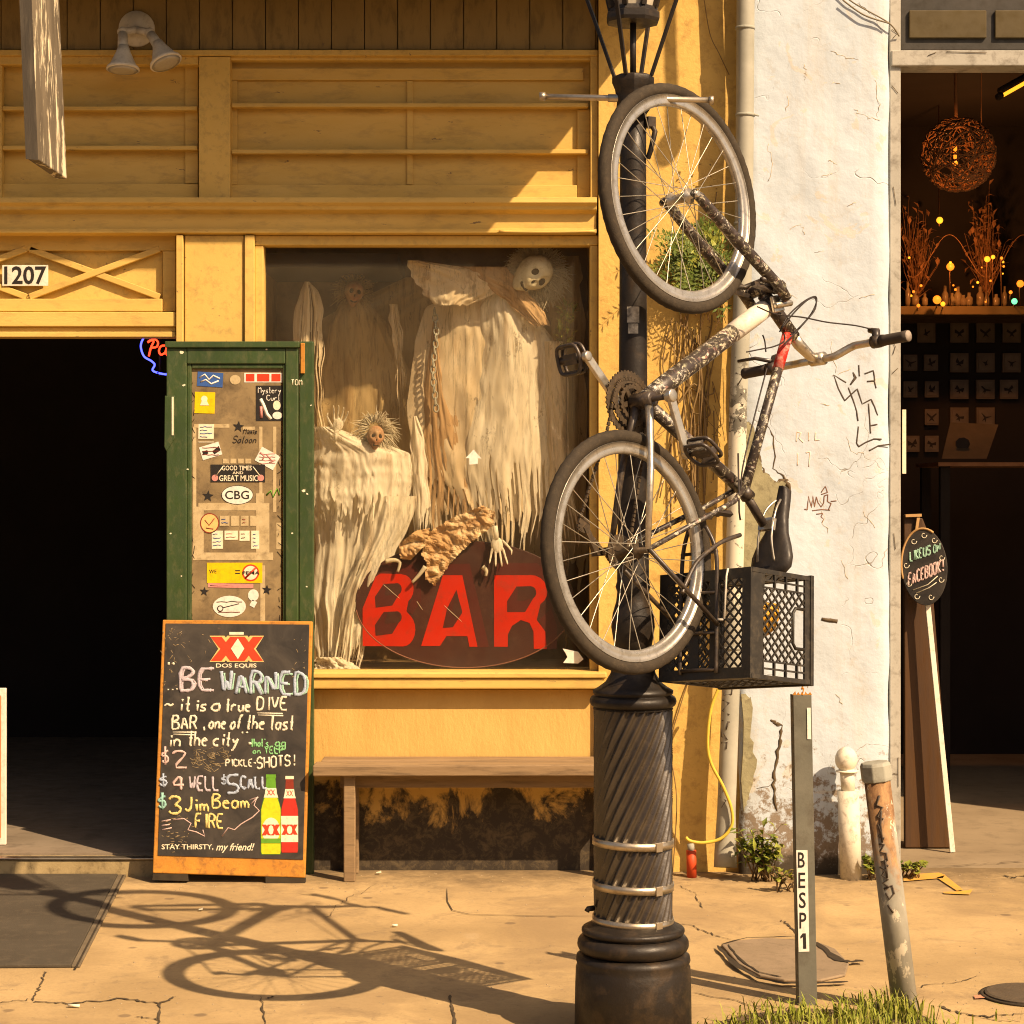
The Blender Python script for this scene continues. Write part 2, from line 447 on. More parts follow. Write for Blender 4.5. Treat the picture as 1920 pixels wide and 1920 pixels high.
M_opp = surf('opposite_brick', (0.20, 0.12, 0.08), (0.15, 0.09, 0.06), (0.08, 0.05, 0.035), 2, 0.5, 9, 0.9, 0.3, 30)
opp = thing('unseen_opposite_building', 'unseen low brick building across the street, added to block low skylight', 'building', (0, -8, 0))  # out of view, added and kept low to trim skylight on the bar front
mb = MB(); mb.box(-26, 26, -14, -8, -0.2, 5.4)
for i in range(-6, 7): mb.box(i * 4 - 0.15, i * 4 + 0.15, -8.0, -7.9, 0, 5.2)
mb.build('brick_wall', M_opp, opp)
for i in range(-6, 6):
    for z in (0.6,):
        mb = MB(); mb.box(i * 4 + 1.2, i * 4 + 2.8, -7.995, -7.95, z, z + 2.3); mb.build('window', M_dark, opp)

# joints, cracks and patches that lie in the pavement
def wig(pts, amp, n=6, sd=1):
    rnd = random.Random(sd); out = []
    for a, b in zip(pts, pts[1:]):
        for i in range(n):
            t = i / n
            out.append((a[0] + (b[0] - a[0]) * t + rnd.uniform(-amp, amp), a[1] + (b[1] - a[1]) * t + rnd.uniform(-amp, amp) * 0.5))
    out.append(pts[-1]); return out
def gcrack(mb, pts, w, z=0.003, jit=0.5, sd=3):
    rnd = random.Random(sd)
    q = [G(x, y, z) for x, y in pts]
    L, R = [], []
    for i, p in enumerate(q):
        d = q[min(i + 1, len(q) - 1)] - q[max(i - 1, 0)]
        d.z = 0; d.normalize(); nrm = Vector((-d.y, d.x, 0))
        k = w * (1 + rnd.uniform(-jit, jit)) * (0.35 if i in (0, len(q) - 1) else 1)
        L.append(p + nrm * k); R.append(p - nrm * k)
    n = len(q)
    mb.add(L + R, [(i, i + 1, n + i + 1, n + i) for i in range(n - 1)])
mb = MB()
for i, (pts, amp, w) in enumerate([
    ([(60, 1878), (130, 1880), (230, 1872), (300, 1880), (330, 1868)], 3, 0.006),
    ([(85, 1820), (75, 1850), (62, 1876)], 3, 0.004),
    ([(300, 1880), (296, 1920), (290, 1950)], 2, 0.005), ([(255, 1905), (300, 1912)], 2, 0.004),
    ([(490, 1868), (494, 1900), (500, 1950)], 2, 0.004), ([(500, 1871), (515, 1868)], 2, 0.004),
    ([(843, 1865), (850, 1900), (858, 1960)], 1, 0.006),
    ([(1272, 1660), (1300, 1672), (1318, 1702)], 2, 0.003),
    ([(1280, 1730), (1330, 1748), (1370, 1762)], 3, 0.004), ([(1465, 1725), (1480, 1735), (1495, 1750)], 2, 0.006),
    ([(1480, 1655), (1496, 1668)], 2, 0.006),
    ([(1760, 1885), (1800, 1900), (1850, 1905), (1920, 1900)], 3, 0.007),
    ([(1700, 1625), (1800, 1622), (1920, 1615), (2000, 1612)], 2, 0.004),
    ([(1720, 1850), (1780, 1842), (1840, 1830)], 4, 0.003), ([(1880, 1640), (1900, 1646), (1925, 1640)], 3, 0.006),
    ([(700, 1660), (640, 1690), (610, 1720)], 4, 0.0015), ([(1300, 1860), (1420, 1885), (1500, 1890)], 4, 0.004),
    ([(1255, 1815), (1300, 1850)], 3, 0.003), ([(0, 1880), (60, 1872)], 3, 0.004)]):
    gcrack(mb, wig(pts, amp * 1.3, 9, i), w * 0.62, 0.003, 0.75, i)
gcrack(mb, [(838, 1665), (839, 1690), (848, 1706), (880, 1714), (1000, 1717), (1112, 1717)], 0.0022, 0.0035, 0.2)
M_pcrack = surf('pavement_crack_dirt', (0.055, 0.04, 0.025), (0.10, 0.072, 0.043), None, 20, rough=1.0, bmp=0)
tag(mb.build('pavement_crack', M_pcrack, loc=(0, 6.5, 0)), kind='structure')

# ------------------------------------------------------------------ the bar: wooden shopfront
bar = thing('bar_building', 'yellow painted wooden bar front with transoms, display window and open doorway', 'building', (-0.5, YF, 0))
# vertical boarding above the transoms
mb = MB()
x = -60
k = 0
while x < 1120:
    x1 = min(x + 62, 1121)
    a, b = P(x, 92, YF), P(x1 - 1.6, 92, YF)
    dy = random.uniform(0, 0.006)
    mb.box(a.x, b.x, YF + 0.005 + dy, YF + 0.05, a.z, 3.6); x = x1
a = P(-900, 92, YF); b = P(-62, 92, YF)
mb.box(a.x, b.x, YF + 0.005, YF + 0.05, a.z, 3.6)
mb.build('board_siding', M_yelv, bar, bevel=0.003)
# backing wall behind boards and transoms, closed body of the building
mb = MB()
a = P(-900, 435, YF + 0.12); b = P(1122, 0, YF + 0.12)
mb.box(a.x, b.x, YF + 0.10, YF + 0.16, a.z, 3.6)
mb.build('backing_wall', M_yelh, bar)
# transom frames, panels and ledges
def transom(x0, x1, rails, top):
    mb = MB()
    mb.pbox(x0, 118, x1, 372, YF + 0.062, YF + 0.09)           # panel
    return mb
mb = MB()
mb.pbox(-900, 93, 1121, 104, YF - 0.012, YF + 0.06)            # frieze
mb.pbox(-900, 104.6, 372, 121, YF + 0.004, YF + 0.06)
mb.pbox(432, 104.6, 1108, 113, YF + 0.012, YF + 0.06)
mb.pbox(1107, 104.6, 1121, 372, YF - 0.002, YF + 0.06)
mb.pbox(372.6, 106, 431.4, 372, YF - 0.004, YF + 0.06)         # post between
mb.pbox(-8, 121.6, 3, 372, YF + 0.012, YF + 0.06)
mb.build('transom_frame', M_yel, bar, bevel=0.003)
for x0, x1, led, name in ((-900, -8.6, (203, 277), 'l'), (3.6, 371, (203, 277), 'l'), (433, 1106, (197, 284), 'r')):
    mb = MB()
    mb.pbox(x0, 105, x1, 372, YF + 0.068, YF + 0.095)
    if x1 > 400:
        mb.pbox(433, 128, 1094, 150, YF + 0.050, YF + 0.066)
        mb.pbox(433, 347, 1082, 371, YF + 0.040, YF + 0.066)
        mb.pbox(1082.6, 205, 1106, 371, YF + 0.052, YF + 0.066)
        mb.pbox(433, 150.6, 445, 346.4, YF + 0.054, YF + 0.066)
    else:
        mb.pbox(x0, 345, x1, 371, YF + 0.040, YF + 0.066)
        mb.pbox(max(x1 - 24, x0), 121, x1, 344, YF + 0.054, YF + 0.066)
    o = mb.build('transom_panel', M_yelh, bar, bevel=0.002)
    for l in led:
        lb = MB(); lb.pbox(x0 + 0.5, l - 4, x1 - (3 if x1 > 400 else 1), l + 4, YF + 0.018, YF + 0.067)
        lb.build('ledge', M_yelh, o, bevel=0.003)
    if x1 > 400:
        lb = MB(); lb.pbox(763, 151, 774, 346, YF + 0.058, YF + 0.0675)
        lb.build('muntin', M_yelh, o, bevel=0.002)
# cornice
mb = MB()
prof = [(0.0, 372), (-0.062, 374), (-0.066, 384), (-0.05, 390), (-0.045, 396), (-0.012, 402), (-0.010, 430), (-0.026, 431), (-0.026, 438), (0.0, 440), (0.06, 440), (0.06, 372)]
xa, xb = P(-900, 0, YF).x, P(1118, 0, YF).x
n = len(prof)
pv = [(xa, YF + d, P(0, y, YF).z) for d, y in prof] + [(xb, YF + d, P(0, y, YF).z) for d, y in prof]
mb.add(pv, [tuple(range(n - 1, -1, -1)), tuple(range(n, 2 * n))] + [(i, (i + 1) % n, n + (i + 1) % n, n + i) for i in range(n)])
mb.build('cornice', M_yelh, bar, bevel=0.002)
mb = MB()
pts = [P(x, 434 + 1.2 * sin(x * 0.02), YF - 0.034) for x in range(935, 1116, 12)]
mb.tube(pts, 0.006, 6)
mb.build('conduit', M_yelh, bar)
# pilaster and door jamb
mb = MB(); mb.pbox(346, 441, 457, 1650, YF - 0.0, YF + 0.08)
mb.build('pilaster', M_yel, bar, bevel=0.004)
mb = MB(); mb.pbox(330, 441, 343, 1650, YF - 0.02, YF + 0.10); mb.pbox(458.5, 441, 477, 1264, YF - 0.014, YF + 0.10)
mb.build('door_jamb', M_yel, bar, bevel=0.003)
# lattice transom over the doorway
mb = MB()
mb.pbox(-900, 470, 304, 560, YF + 0.075, YF + 0.10)
o = mb.build('door_transom', M_yel, bar)
mb = MB()
mb.pbox(-900, 441, 329, 470, YF + 0.05, YF + 0.10); mb.pbox(304.6, 470.6, 329, 584, YF + 0.05, YF + 0.10)
mb.pbox(-900, 560, 304, 584, YF + 0.03, YF + 0.10)
mb.pbox(-900, 585, 329, 612, YF - 0.006, YF + 0.10); mb.pbox(-900, 613, 329, 621, YF + 0.012, YF + 0.10)
mb.pbox(-900, 621.6, 329, 632, YF + 0.0, YF + 0.10)
mb.build('frame', M_yelh, o, bevel=0.003)
mb = MB()
for c in (-322, -72, 178):
    for sg in (1, -1):
        a = P(c - 122, 512 - sg * 45, YF + 0.058); b = P(c + 122, 512 + sg * 45, YF + 0.058)
        mb.bar(a + Vector((0, 0.002 * sg, 0)), b + Vector((0, 0.002 * sg, 0)), 0.026, 0.020, up=(0, 1, 0))
mb.build('lattice', M_yelh, o, bevel=0.003)
# display window frame and glass
mb = MB()
mb.pbox(478, 441, 1121, 460, YF + 0.008, YF + 0.10)
mb.pbox(478, 460.6, 494, 1262, YF + 0.012, YF + 0.10)
mb.pbox(1106, 460.6, 1121, 1262, YF + 0.012, YF + 0.10)
win = mb.build('display_window', M_yelv if False else M_yel, bar, bevel=0.004)
mb = MB(); mb.pbox(492, 458, 1108, 1264, YF + 0.060, YF + 0.066)
mb.build('pane', M_glass, win)
mb = MB()
mb.pbox(455, 1261, 1138, 1272, YF - 0.075, YF + 0.10)
mb.pbox(462, 1272.5, 1132, 1292, YF - 0.065, YF + 0.02)
sill = mb.build('sill', M_yelh, win, bevel=0.006)
# wall under the window
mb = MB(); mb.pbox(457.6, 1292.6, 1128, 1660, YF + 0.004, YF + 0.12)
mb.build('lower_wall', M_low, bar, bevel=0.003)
# plaster column on the right, slightly uneven
mb = MB()
x0, x1 = P(1122, 0, YF).x, P(1392, 0, YF).x
nx, nz = 16, 90
vv = []
for j in range(nz + 1):
    z = -0.05 + 6.5 * j / nz
    for i in range(nx + 1):
        x = x0 + (x1 - x0) * i / nx
        vv.append((x, YF - 0.03 + 0.014 * mnoise.noise(Vector((x * 3, 1.3, z * 2.2))), z))
fs = [(j * (nx + 1) + i, j * (nx + 1) + i + 1, (j + 1) * (nx + 1) + i + 1, (j + 1) * (nx + 1) + i) for j in range(nz) for i in range(nx)]
mb.add(vv, fs, 0, True)
mb.box(x0, x0 + 0.004, YF - 0.028, YF + 0.14, -0.05, 6.45)
mb.box(x0 + 0.006, x1, YF + 0.0, YF + 0.14, -0.05, 6.45)
mb.build('plaster_column', M_yelpl, bar)
# gallery floor above, out of frame but shading the front
XB = 0.706
GY = YF - 0.805
mb = MB()
mb.box(-6, XB, GY, YF + 0.3, 3.62, 3.80)
M_soffit = surf('gallery_dark_boards', (0.07, 0.05, 0.03), (0.05, 0.035, 0.02), None, 4, rough=0.8, bmp=0.2)
mb.build('gallery_floor', M_soffit, bar)
mb = MB()
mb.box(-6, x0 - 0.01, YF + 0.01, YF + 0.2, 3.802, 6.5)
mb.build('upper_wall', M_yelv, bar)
# doorway room and step
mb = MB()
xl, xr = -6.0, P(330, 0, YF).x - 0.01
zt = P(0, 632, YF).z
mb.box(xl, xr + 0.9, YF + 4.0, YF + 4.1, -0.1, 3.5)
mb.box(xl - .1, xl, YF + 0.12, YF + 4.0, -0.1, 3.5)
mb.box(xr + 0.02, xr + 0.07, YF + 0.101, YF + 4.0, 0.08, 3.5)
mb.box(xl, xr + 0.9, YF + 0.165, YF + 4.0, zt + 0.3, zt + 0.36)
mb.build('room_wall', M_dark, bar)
mb = MB(); mb.box(xl, xr + 0.015, YF - 0.03, YF + 3.99, 0.0, 0.076)
mb.build('room_floor', M_dfloor, bar)
mb = MB(); mb.box(-6, P(318, 0, 8.27).x, 8.255, YF - 0.032, -0.02, 0.068)
st = mb.build('door_step', M_stone, bar, bevel=0.008)
mb = MB(); mb.box(-6, P(318, 0, 8.27).x, 8.247, 8.30, 0.0685, 0.075)
mb.build('threshold_strip', M_steel, st, bevel=0.002)
# back and sides of the display window
M_disp = surf('display_back_brown', (0.30, 0.19, 0.09), (0.18, 0.11, 0.05), (0.05, 0.033, 0.02), 2.5, 0.6, 8, 0.9, 0.1)
mb = MB()
xa, xb = P(470, 0, YF).x, P(1122, 0, YF).x
zb = P(0, 1262, YF).z
mb.box(xa, xb, YF + 0.75, YF + 0.80, zb - 0.05, 2.75)
mb.box(xa, xa + 0.02, YF + 0.101, YF + 0.75, zb - 0.05, 2.75)
mb.box(xb - 0.02, xb, YF + 0.101, YF + 0.75, zb - 0.05, 2.75)
mb.box(xa + 0.02, xb - 0.02, YF + 0.165, YF + 0.75, 2.70, 2.75)
mb.box(xa + 0.02, xb - 0.02, YF + 0.101, YF + 0.75, zb - 0.05, zb - 0.002)
mb.build('display_box', M_disp, bar)

# ------------------------------------------------------------------ white stucco pier of the next building
pier = thing('stucco_building', 'white stucco pier with hairline cracks and graffiti beside the yellow front', 'building', (1.2, YW, 0))
mb = MB()
x0, x1 = P(1388, 0, YW).x, P(1667, 0, YW).x
nx, nz = 24, 160
vv = []
for j in range(nz + 1):
    z = -0.05 + 6.5 * j / nz
    for i in range(nx + 1):
        x = x0 + (x1 - x0) * i / nx
        e = min(i, nx - i) / nx
        y = YW + 0.010 * mnoise.noise(Vector((x * 4, 4.3, z * 3))) + 0.004 * mnoise.noise(Vector((x * 15, 2, z * 15))) + 0.012 * max(0, 0.08 - e) / 0.08
        xx = x + (0.008 * mnoise.noise(Vector((9, 2, z * 5))) if i in (0, nx) else 0)
        vv.append((xx, y, z))
fs = [(j * (nx + 1) + i, j * (nx + 1) + i + 1, (j + 1) * (nx + 1) + i + 1, (j + 1) * (nx + 1) + i) for j in range(nz) for i in range(nx)]
b0 = len(vv)
for i in (0, nx):
    for j in range(nz + 1):
        p = vv[j * (nx + 1) + i]; vv.append((p[0], YW + 0.30, p[2]))
for q, i in enumerate((0, nx)):
    for j in range(nz):
        a, b = j * (nx + 1) + i, (j + 1) * (nx + 1) + i
        c, d = b0 + q * (nz + 1) + j + 1, b0 + q * (nz + 1) + j
        fs.append((a, b, c, d))
mb.add(vv, fs, 0, True)
mb.build('stucco_wall', M_stucco, pier)
def wall_y(x, z):
    return YW + 0.010 * mnoise.noise(Vector((x * 4, 4.3, z * 3))) + 0.004 * mnoise.noise(Vector((x * 15, 2, z * 15)))
def onw(px, py, lift=0.0004):
    p = P(px, py, YW)
    return P(px, py, wall_y(p.x, p.z) - lift)
# place where the stucco has fallen off
M_old = surf('bare_render', (0.34, 0.31, 0.19), (0.22, 0.20, 0.12), (0.09, 0.07, 0.045), 14, 0.7, 30, 0.95, 0.8, 60)
def wpoly(pts, y, back, sd=0, amp=2, sub=4):
    rnd = random.Random(sd); out = []
    for a, b in zip(pts, pts[1:] + pts[:1]):
        for i in range(sub):
            t = i / sub
            out.append(P(a[0] + (b[0] - a[0]) * t + rnd.uniform(-amp, amp), a[1] + (b[1] - a[1]) * t + rnd.uniform(-amp, amp), y))
    return out
mb = MB()
for q, pts in enumerate(([(1390, 800), (1400, 790), (1412, 800), (1420, 850), (1432, 885), (1455, 905), (1470, 900), (1478, 925), (1476, 985), (1460, 1040), (1430, 1070), (1390, 1080)],
            [(1392, 1300), (1410, 1310), (1408, 1380), (1420, 1440), (1404, 1500), (1392, 1520)])):
    mb = MB(); mb.poly(wpoly(pts, YW - 0.006, 0, q, 3), (0, 0.02, 0)); mb.build('bare_patch', M_old, pier)
M_edge = surf('crack_dark', (0.07, 0.05, 0.03), (0.12, 0.085, 0.05), None, 30, rough=1, bmp=0)
CM_ = M_edge
def wcrack(pts, r, sd, amp=3, y=YW - 0.004):
    q = [onw(a, b) for a, b in wig(pts, amp, 5, sd)]
    rnd = random.Random(sd)
    mb = MB(); mb.tube(q, [r * rnd.uniform(0.4, 1.5) for _ in q], 5, flat=(Vector((0, 1, 0)), 0.5))
    mb.build('crack', CM_, pier)
wcrack([(1404, 790), (1418, 850), (1433, 888), (1456, 908), (1474, 898), (1480, 925)], 0.008, 1)
wcrack([(1434, 790), (1450, 820), (1452, 880), (1470, 893), (1472, 905)], 0.003, 2)
wcrack([(1446, 1350), (1464, 1360), (1462, 1390), (1452, 1440), (1450, 1480), (1456, 1520)], 0.006, 3)
wcrack([(1462, 1360), (1450, 1355)], 0.006, 9)
wcrack([(1420, 1480), (1450, 1470)], 0.002, 4)
wcrack([(1540, 1160), (1570, 1165)], 0.006, 5, 2)
M_hair_crack = surf('hairline_crack_dirt', (0.42, 0.33, 0.22), (0.55, 0.46, 0.33), None, 40, rough=1, bmp=0)
CM_ = M_hair_crack
for q, pts in enumerate([[(1505, 120), (1512, 135), (1508, 150)], [(1560, 95), (1590, 110), (1610, 112)], [(1560, 155), (1575, 158)], [(1550, 300), (1570, 308)],
    [(1480, 430), (1500, 420), (1508, 440)], [(1590, 385), (1605, 380)], [(1440, 270), (1446, 300), (1440, 340)], [(1600, 205), (1625, 220), (1650, 225)],
    [(1530, 475), (1545, 470)], [(1640, 150), (1648, 190), (1645, 220)], [(1560, 640), (1566, 700)], [(1590, 820), (1600, 850), (1620, 850)], [(1500, 560), (1470, 545)],
    [(1540, 330), (1560, 325)], [(1476, 180), (1474, 210)], [(1595, 690), (1560, 705)], [(1540, 755), (1555, 760)], [(1460, 600), (1478, 610)], [(1610, 560), (1640, 552)],
    [(1580, 1050), (1590, 1085)], [(1540, 930), (1545, 980), (1552, 1000)], [(1620, 960), (1640, 990)], [(1500, 1250), (1515, 1290)], [(1570, 1300), (1580, 1320)]]):
    wcrack(pts, 0.0012, 20 + q, 4)
# graffiti
M_ink = surf('black_marker', (0.05, 0.035, 0.03), (0.09, 0.07, 0.05), None, 60, rough=0.7, bmp=0)
M_ink2 = surf('brown_marker', (0.16, 0.07, 0.045), (0.22, 0.12, 0.08), None, 60, rough=0.7, bmp=0)
def c6(x, y): return onw(1360 + x / 3.839, 500 + y / 3.839)
mb = MB()
FL = (Vector((0, 1, 0)), 0.35)
def dense(s, n=6):
    out = []
    for a, b in zip(s, s[1:]):
        out += [(a[0] + (b[0] - a[0]) * i / n, a[1] + (b[1] - a[1]) * i / n) for i in range(n)]
    return out + [s[-1]]
for s in ([(870, 835), (780, 780), (815, 880), (860, 965), (890, 935), (950, 880), (985, 990), (1050, 955), (1075, 1010), (1095, 1070)],
          [(885, 870), (920, 960), (945, 1040), (955, 1110)], [(958, 1150), (945, 1270), (960, 1295), (1010, 1265), (1070, 1240), (1125, 1242)],
          [(1030, 985), (1038, 1090), (1045, 1200)], [(1045, 1145), (1095, 1135)], [(1003, 772), (1065, 748), (1072, 790), (1075, 822), (1020, 826)],
          [(1072, 822), (1085, 875)], [(900, 850), (930, 800), (918, 760), (942, 800), (905, 845)], [(960, 708), (965, 790)], [(1035, 1325), (1100, 1290), (1190, 1278)]):
    mb.tube([c6(*p) for p in dense(s)], 0.0032, 5, flat=FL)
mb.build('graffiti', M_ink, pier)
mb = MB()
for s in ([(570, 1745), (590, 1750), (598, 1650), (620, 1735), (630, 1650), (642, 1730), (655, 1655), (668, 1700), (690, 1730), (708, 1700), (712, 1650), (738, 1640), (735, 1690), (762, 1705), (742, 1750)],
          [(625, 1757), (690, 1748), (755, 1752)], [(690, 1625), (720, 1580), (735, 1625), (690, 1640)], [(655, 1782), (702, 1775), (688, 1800), (708, 1820), (695, 1842)], [(760, 1690), (800, 1685)]):
    mb.tube([c6(*p) for p in dense(s)], 0.0024, 5, flat=FL)
mb.build('graffiti', M_ink2, pier)
M_ink3 = surf('faded_pink_marker', (0.62, 0.47, 0.38), (0.70, 0.60, 0.50), None, 30, rough=0.8, bmp=0)
mb = MB()
for s in ([(510, 1260), (515, 1190), (545, 1195), (530, 1235), (560, 1265)], [(600, 1190), (600, 1255)], [(650, 1190), (645, 1250), (680, 1245)], [(520, 1340), (520, 1430)], [(580, 1340), (610, 1330), (600, 1440)]):
    mb.tube([c6(*p) for p in dense(s)], 0.0026, 5, flat=FL)
mb.build('graffiti', M_ink3, pier)

hr = thing('unseen_shadow_bracket', 'unseen iron bracket with a hanging rod, added to cast a shadow on the yellow column', 'bracket', (1.44, YW, 5.2))  # out of view, added to cast the upright shadow strip on the column
mb = MB(); mb.tube([(1.44, YW + 0.05, 5.2), (1.44, YF - 0.84, 5.2)], 0.014, 10); mb.tube([(1.44, YW + 0.05, 4.8), (1.44, YF - 0.6, 5.2)], 0.010, 8)
mb.build('arm', M_iron, hr)
mb = MB(); mb.tube([(1.44, YF - 0.8, 5.2), (1.44, YF - 0.8, 3.97)], 0.018, 10); mb.ball((1.43, YF - 0.8, 3.95), (0.04, 0.04, 0.06)); mb.build('unseen_shadow_rod', M_iron, hr)

# ------------------------------------------------------------------ the shop on the right
shop = thing('shop_building', 'dark open shop with a worn white door frame and panelled transom', 'building', (2.0, 8.33, 0))
mb = MB()
mb.pbox(1668.5, -600, 1689, 1660, 8.33, 8.46)
post = mb.build('door_frame', M_whitefr, shop, bevel=0.004)
mb = MB(); mb.pbox(1672, 94, 2600, 123, 8.315, 8.46)
mb.build('lintel', M_whitefr, post, bevel=0.004)
mb = MB()
for s in ([(1672, 55), (1683, 62), (1674, 72)], [(1672, 160), (1684, 175)], [(1675, 350), (1680, 385)], [(1674, 640), (1679, 650), (1674, 665)], [(1673, 700), (1684, 690)], [(1676, 1000), (1679, 1030)], [(1675, 1450), (1684, 1452)], [(1684, 1420), (1684, 1475)], [(1740, 104), (1755, 98)], [(1775, 97), (1850, 99)]):
    mb.tube([P(x, y, 8.327 if x < 1700 else 8.312) for x, y in s], 0.0014, 5, flat=(Vector((0, 1, 0)), 0.6))
mb.build('scratch', M_edge, post)
M_trans = surf('transom_pale_panel', (0.085, 0.06, 0.022), (0.06, 0.042, 0.016), None, 6, rough=0.6, bmp=0.1)
M_tfr = surf('transom_grey_frame', (0.045, 0.040, 0.034), (0.03, 0.027, 0.022), (0.07, 0.06, 0.05), 6, rough=0.6, bmp=0.1)
mb = MB(); mb.pbox(1689.5, -600, 2600, 93, 8.42, 8.46)
tr = mb.build('transom', M_tfr, shop)
for xx in (1705, 1866, 2027, 2188):
    mb = MB(); mb.pbox(xx, 19, xx + 145, 71, 8.405, 8.4195)
    mb.build('panel', M_trans, tr, bevel=0.004)
# room behind
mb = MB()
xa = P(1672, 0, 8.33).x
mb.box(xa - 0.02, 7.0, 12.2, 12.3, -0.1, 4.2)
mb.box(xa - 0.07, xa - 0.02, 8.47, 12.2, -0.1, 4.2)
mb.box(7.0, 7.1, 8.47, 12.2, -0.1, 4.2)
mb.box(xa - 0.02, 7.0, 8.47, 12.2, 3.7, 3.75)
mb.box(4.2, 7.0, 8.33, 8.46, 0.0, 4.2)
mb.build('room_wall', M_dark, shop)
mb = MB(); mb.box(xa - 0.02, 7.0, 8.452, 12.2, -0.25, -0.003)
M_sfloor = surf('shop_floor_concrete', (0.30, 0.23, 0.15), (0.22, 0.165, 0.105), (0.1, 0.075, 0.05), 2, 0.5, 9, 0.7, 0.2, 60)
mb.build('room_floor', M_sfloor, shop)
mb = MB(); mb.box(xa + 0.01, 7.0, 11.6, 12.19, P(0, 590, 11.6).z, P(0, 574, 11.6).z)
M_shelf = surf('shop_shelf_wood', (0.16, 0.10, 0.04), (0.11, 0.07, 0.03), None, 4, rough=0.6, bmp=0.1)
mb.build('shelf', M_shelf, shop, bevel=0.004)

# ------------------------------------------------------------------ lamp post
LY = 5.845
LX = P(1187, 0, LY).x
SS = LY / F
def lz(py): return P(0, py, LY).z
lamp = thing('lamp_post', 'black cast iron lamp post with spiral fluted shaft and ladder bar', 'lamp post', (LX, LY, 0))
mb = MB()
mb.lathe([(0.166, -0.02), (0.164, lz(1850)), (0.162, lz(1812)), (0.158, lz(1806)), (0.162, lz(1798)), (0.160, lz(1790)), (0.146, lz(1785))], (LX, LY, 0), 48)
mb.build('base_drum', M_iron, lamp)
def torus_prof(r, zc, h, n=10):
    return [(r - h + h * cos(-pi / 2 + pi * i / n), zc + h * sin(-pi / 2 + pi * i / n)) for i in range(n + 1)]
mb = MB()
mb.lathe([(0.12, lz(1786))] + torus_prof(0.158, lz(1768), 0.026) + [(0.142, lz(1749))] + torus_prof(0.146, lz(1743), 0.010) + [(0.128, lz(1735)), (0.118, lz(1728))], (LX, LY, 0), 48)
mb.build('base_moulding', M_iron, lamp)
# spiral fluted shaft
mb = MB()
za, zb2 = lz(1732), lz(1326)
nz, ns, NF = 110, 240, 24
vv = []
for j in range(nz + 1):
    t = j / nz; z = za + (zb2 - za) * t
    for k in range(ns):
        a = 2 * pi * k / ns
        ph = NF * (a - 2.75 * t)
        r = 0.1125 - 0.011 * (0.5 + 0.5 * cos(ph)) ** 0.55
        vv.append((LX + r * cos(a), LY + r * sin(a), z))
fs = [(j * ns + k, j * ns + (k + 1) % ns, (j + 1) * ns + (k + 1) % ns, (j + 1) * ns + k) for j in range(nz) for k in range(ns)]
mb.add(vv, fs, 0, True)
M_shaft = surf('worn_iron_shaft', (0.048, 0.036, 0.025), (0.028, 0.021, 0.015), (0.12, 0.085, 0.05), 8, 0.35, 20, 0.28, 0.22, 90, spec=0.75)
mb.build('fluted_shaft', M_shaft, lamp)
for py in (1577, 1658, 1724):
    b = MB()
    Mx = Matrix.Rotation(radians(2.0), 4, 'Y')
    b.lathe([(0.1125, -0.0105), (0.1155, -0.0105), (0.1155, 0.0105), (0.1125, 0.0105)], (LX, LY, lz(py)), 64, M=Mx)
    o = b.build('steel_band', M_steel, lamp)
    b = MB()
    aa = radians(-55)
    b.obox(Matrix.Translation((LX + 0.1165 * cos(aa), LY + 0.1165 * sin(aa), lz(py) - 0.002)) @ Matrix.Rotation(aa, 4, 'Z'), 0.006, 0.022, 0.026)
    b.build('clip', M_steel, o, bevel=0.001)
b = MB(); b.tube([(LX - 0.112, LY - 0.02, lz(1700)), (LX - 0.128, LY - 0.03, lz(1700)), (LX - 0.132, LY - 0.03, lz(1705))], 0.008, 8)
b.build('bolt', M_iron, lamp)
mb = MB()
mb.lathe([(0.10, lz(1330)), (0.114, lz(1328))] + torus_prof(0.123, lz(1314), 0.017, 8) + [(0.113, lz(1300)), (0.114, lz(1294)), (0.098, lz(1288)), (0.078, lz(1278)), (0.064, lz(1262)), (0.057, lz(1240)), (0.060, lz(1225)), (0.054, lz(1218))], (LX, LY, 0), 48)
mb.build('collar', M_iron, lamp)
mb = MB()
mb.lathe([(0.05, lz(1224)), (0.056, lz(1200)), (0.062, lz(1175)), (0.058, lz(1150)), (0.048, lz(1128)), (0.045, lz(1110)), (0.050, lz(1100)), (0.0455, lz(1090)), (0.0425, lz(900)), (0.039, lz(600)), (0.037, lz(300)), (0.038, lz(215))], (LX, LY, 0), 40)
mb.build('pole', M_iron, lamp)
mb = MB()
mb.lathe([(0.036, lz(216)), (0.048, lz(205)), (0.046, lz(190)), (0.052, lz(168)), (0.060, lz(156)), (0.060, lz(145)), (0.05, lz(142))], (LX, LY, 0), 8)
mb.build('capital', M_iron, lamp, bevel=0.002)
mb = MB()
a, b_ = P(1012, 181, LY), P(1337, 188, LY)
mb.tube([a, b_], 0.0085, 10)
mb.tube([P(1140, 183.6, LY), P(1240, 185.9, LY)], 0.0115, 10)
o = mb.build('ladder_bar', M_steel, lamp)
mb = MB(); mb.tube([a + Vector((-0.001, 0, 0)), a + Vector((0.016, 0, 0))], 0.0125, 8); mb.build('bar_cap', M_steel, o); mb = MB(); mb.tube([b_ + Vector((-0.012, 0, 0)), b_ + Vector((0.001, 0, 0))], 0.0125, 8)
mb.build('bar_cap', M_steel, o)
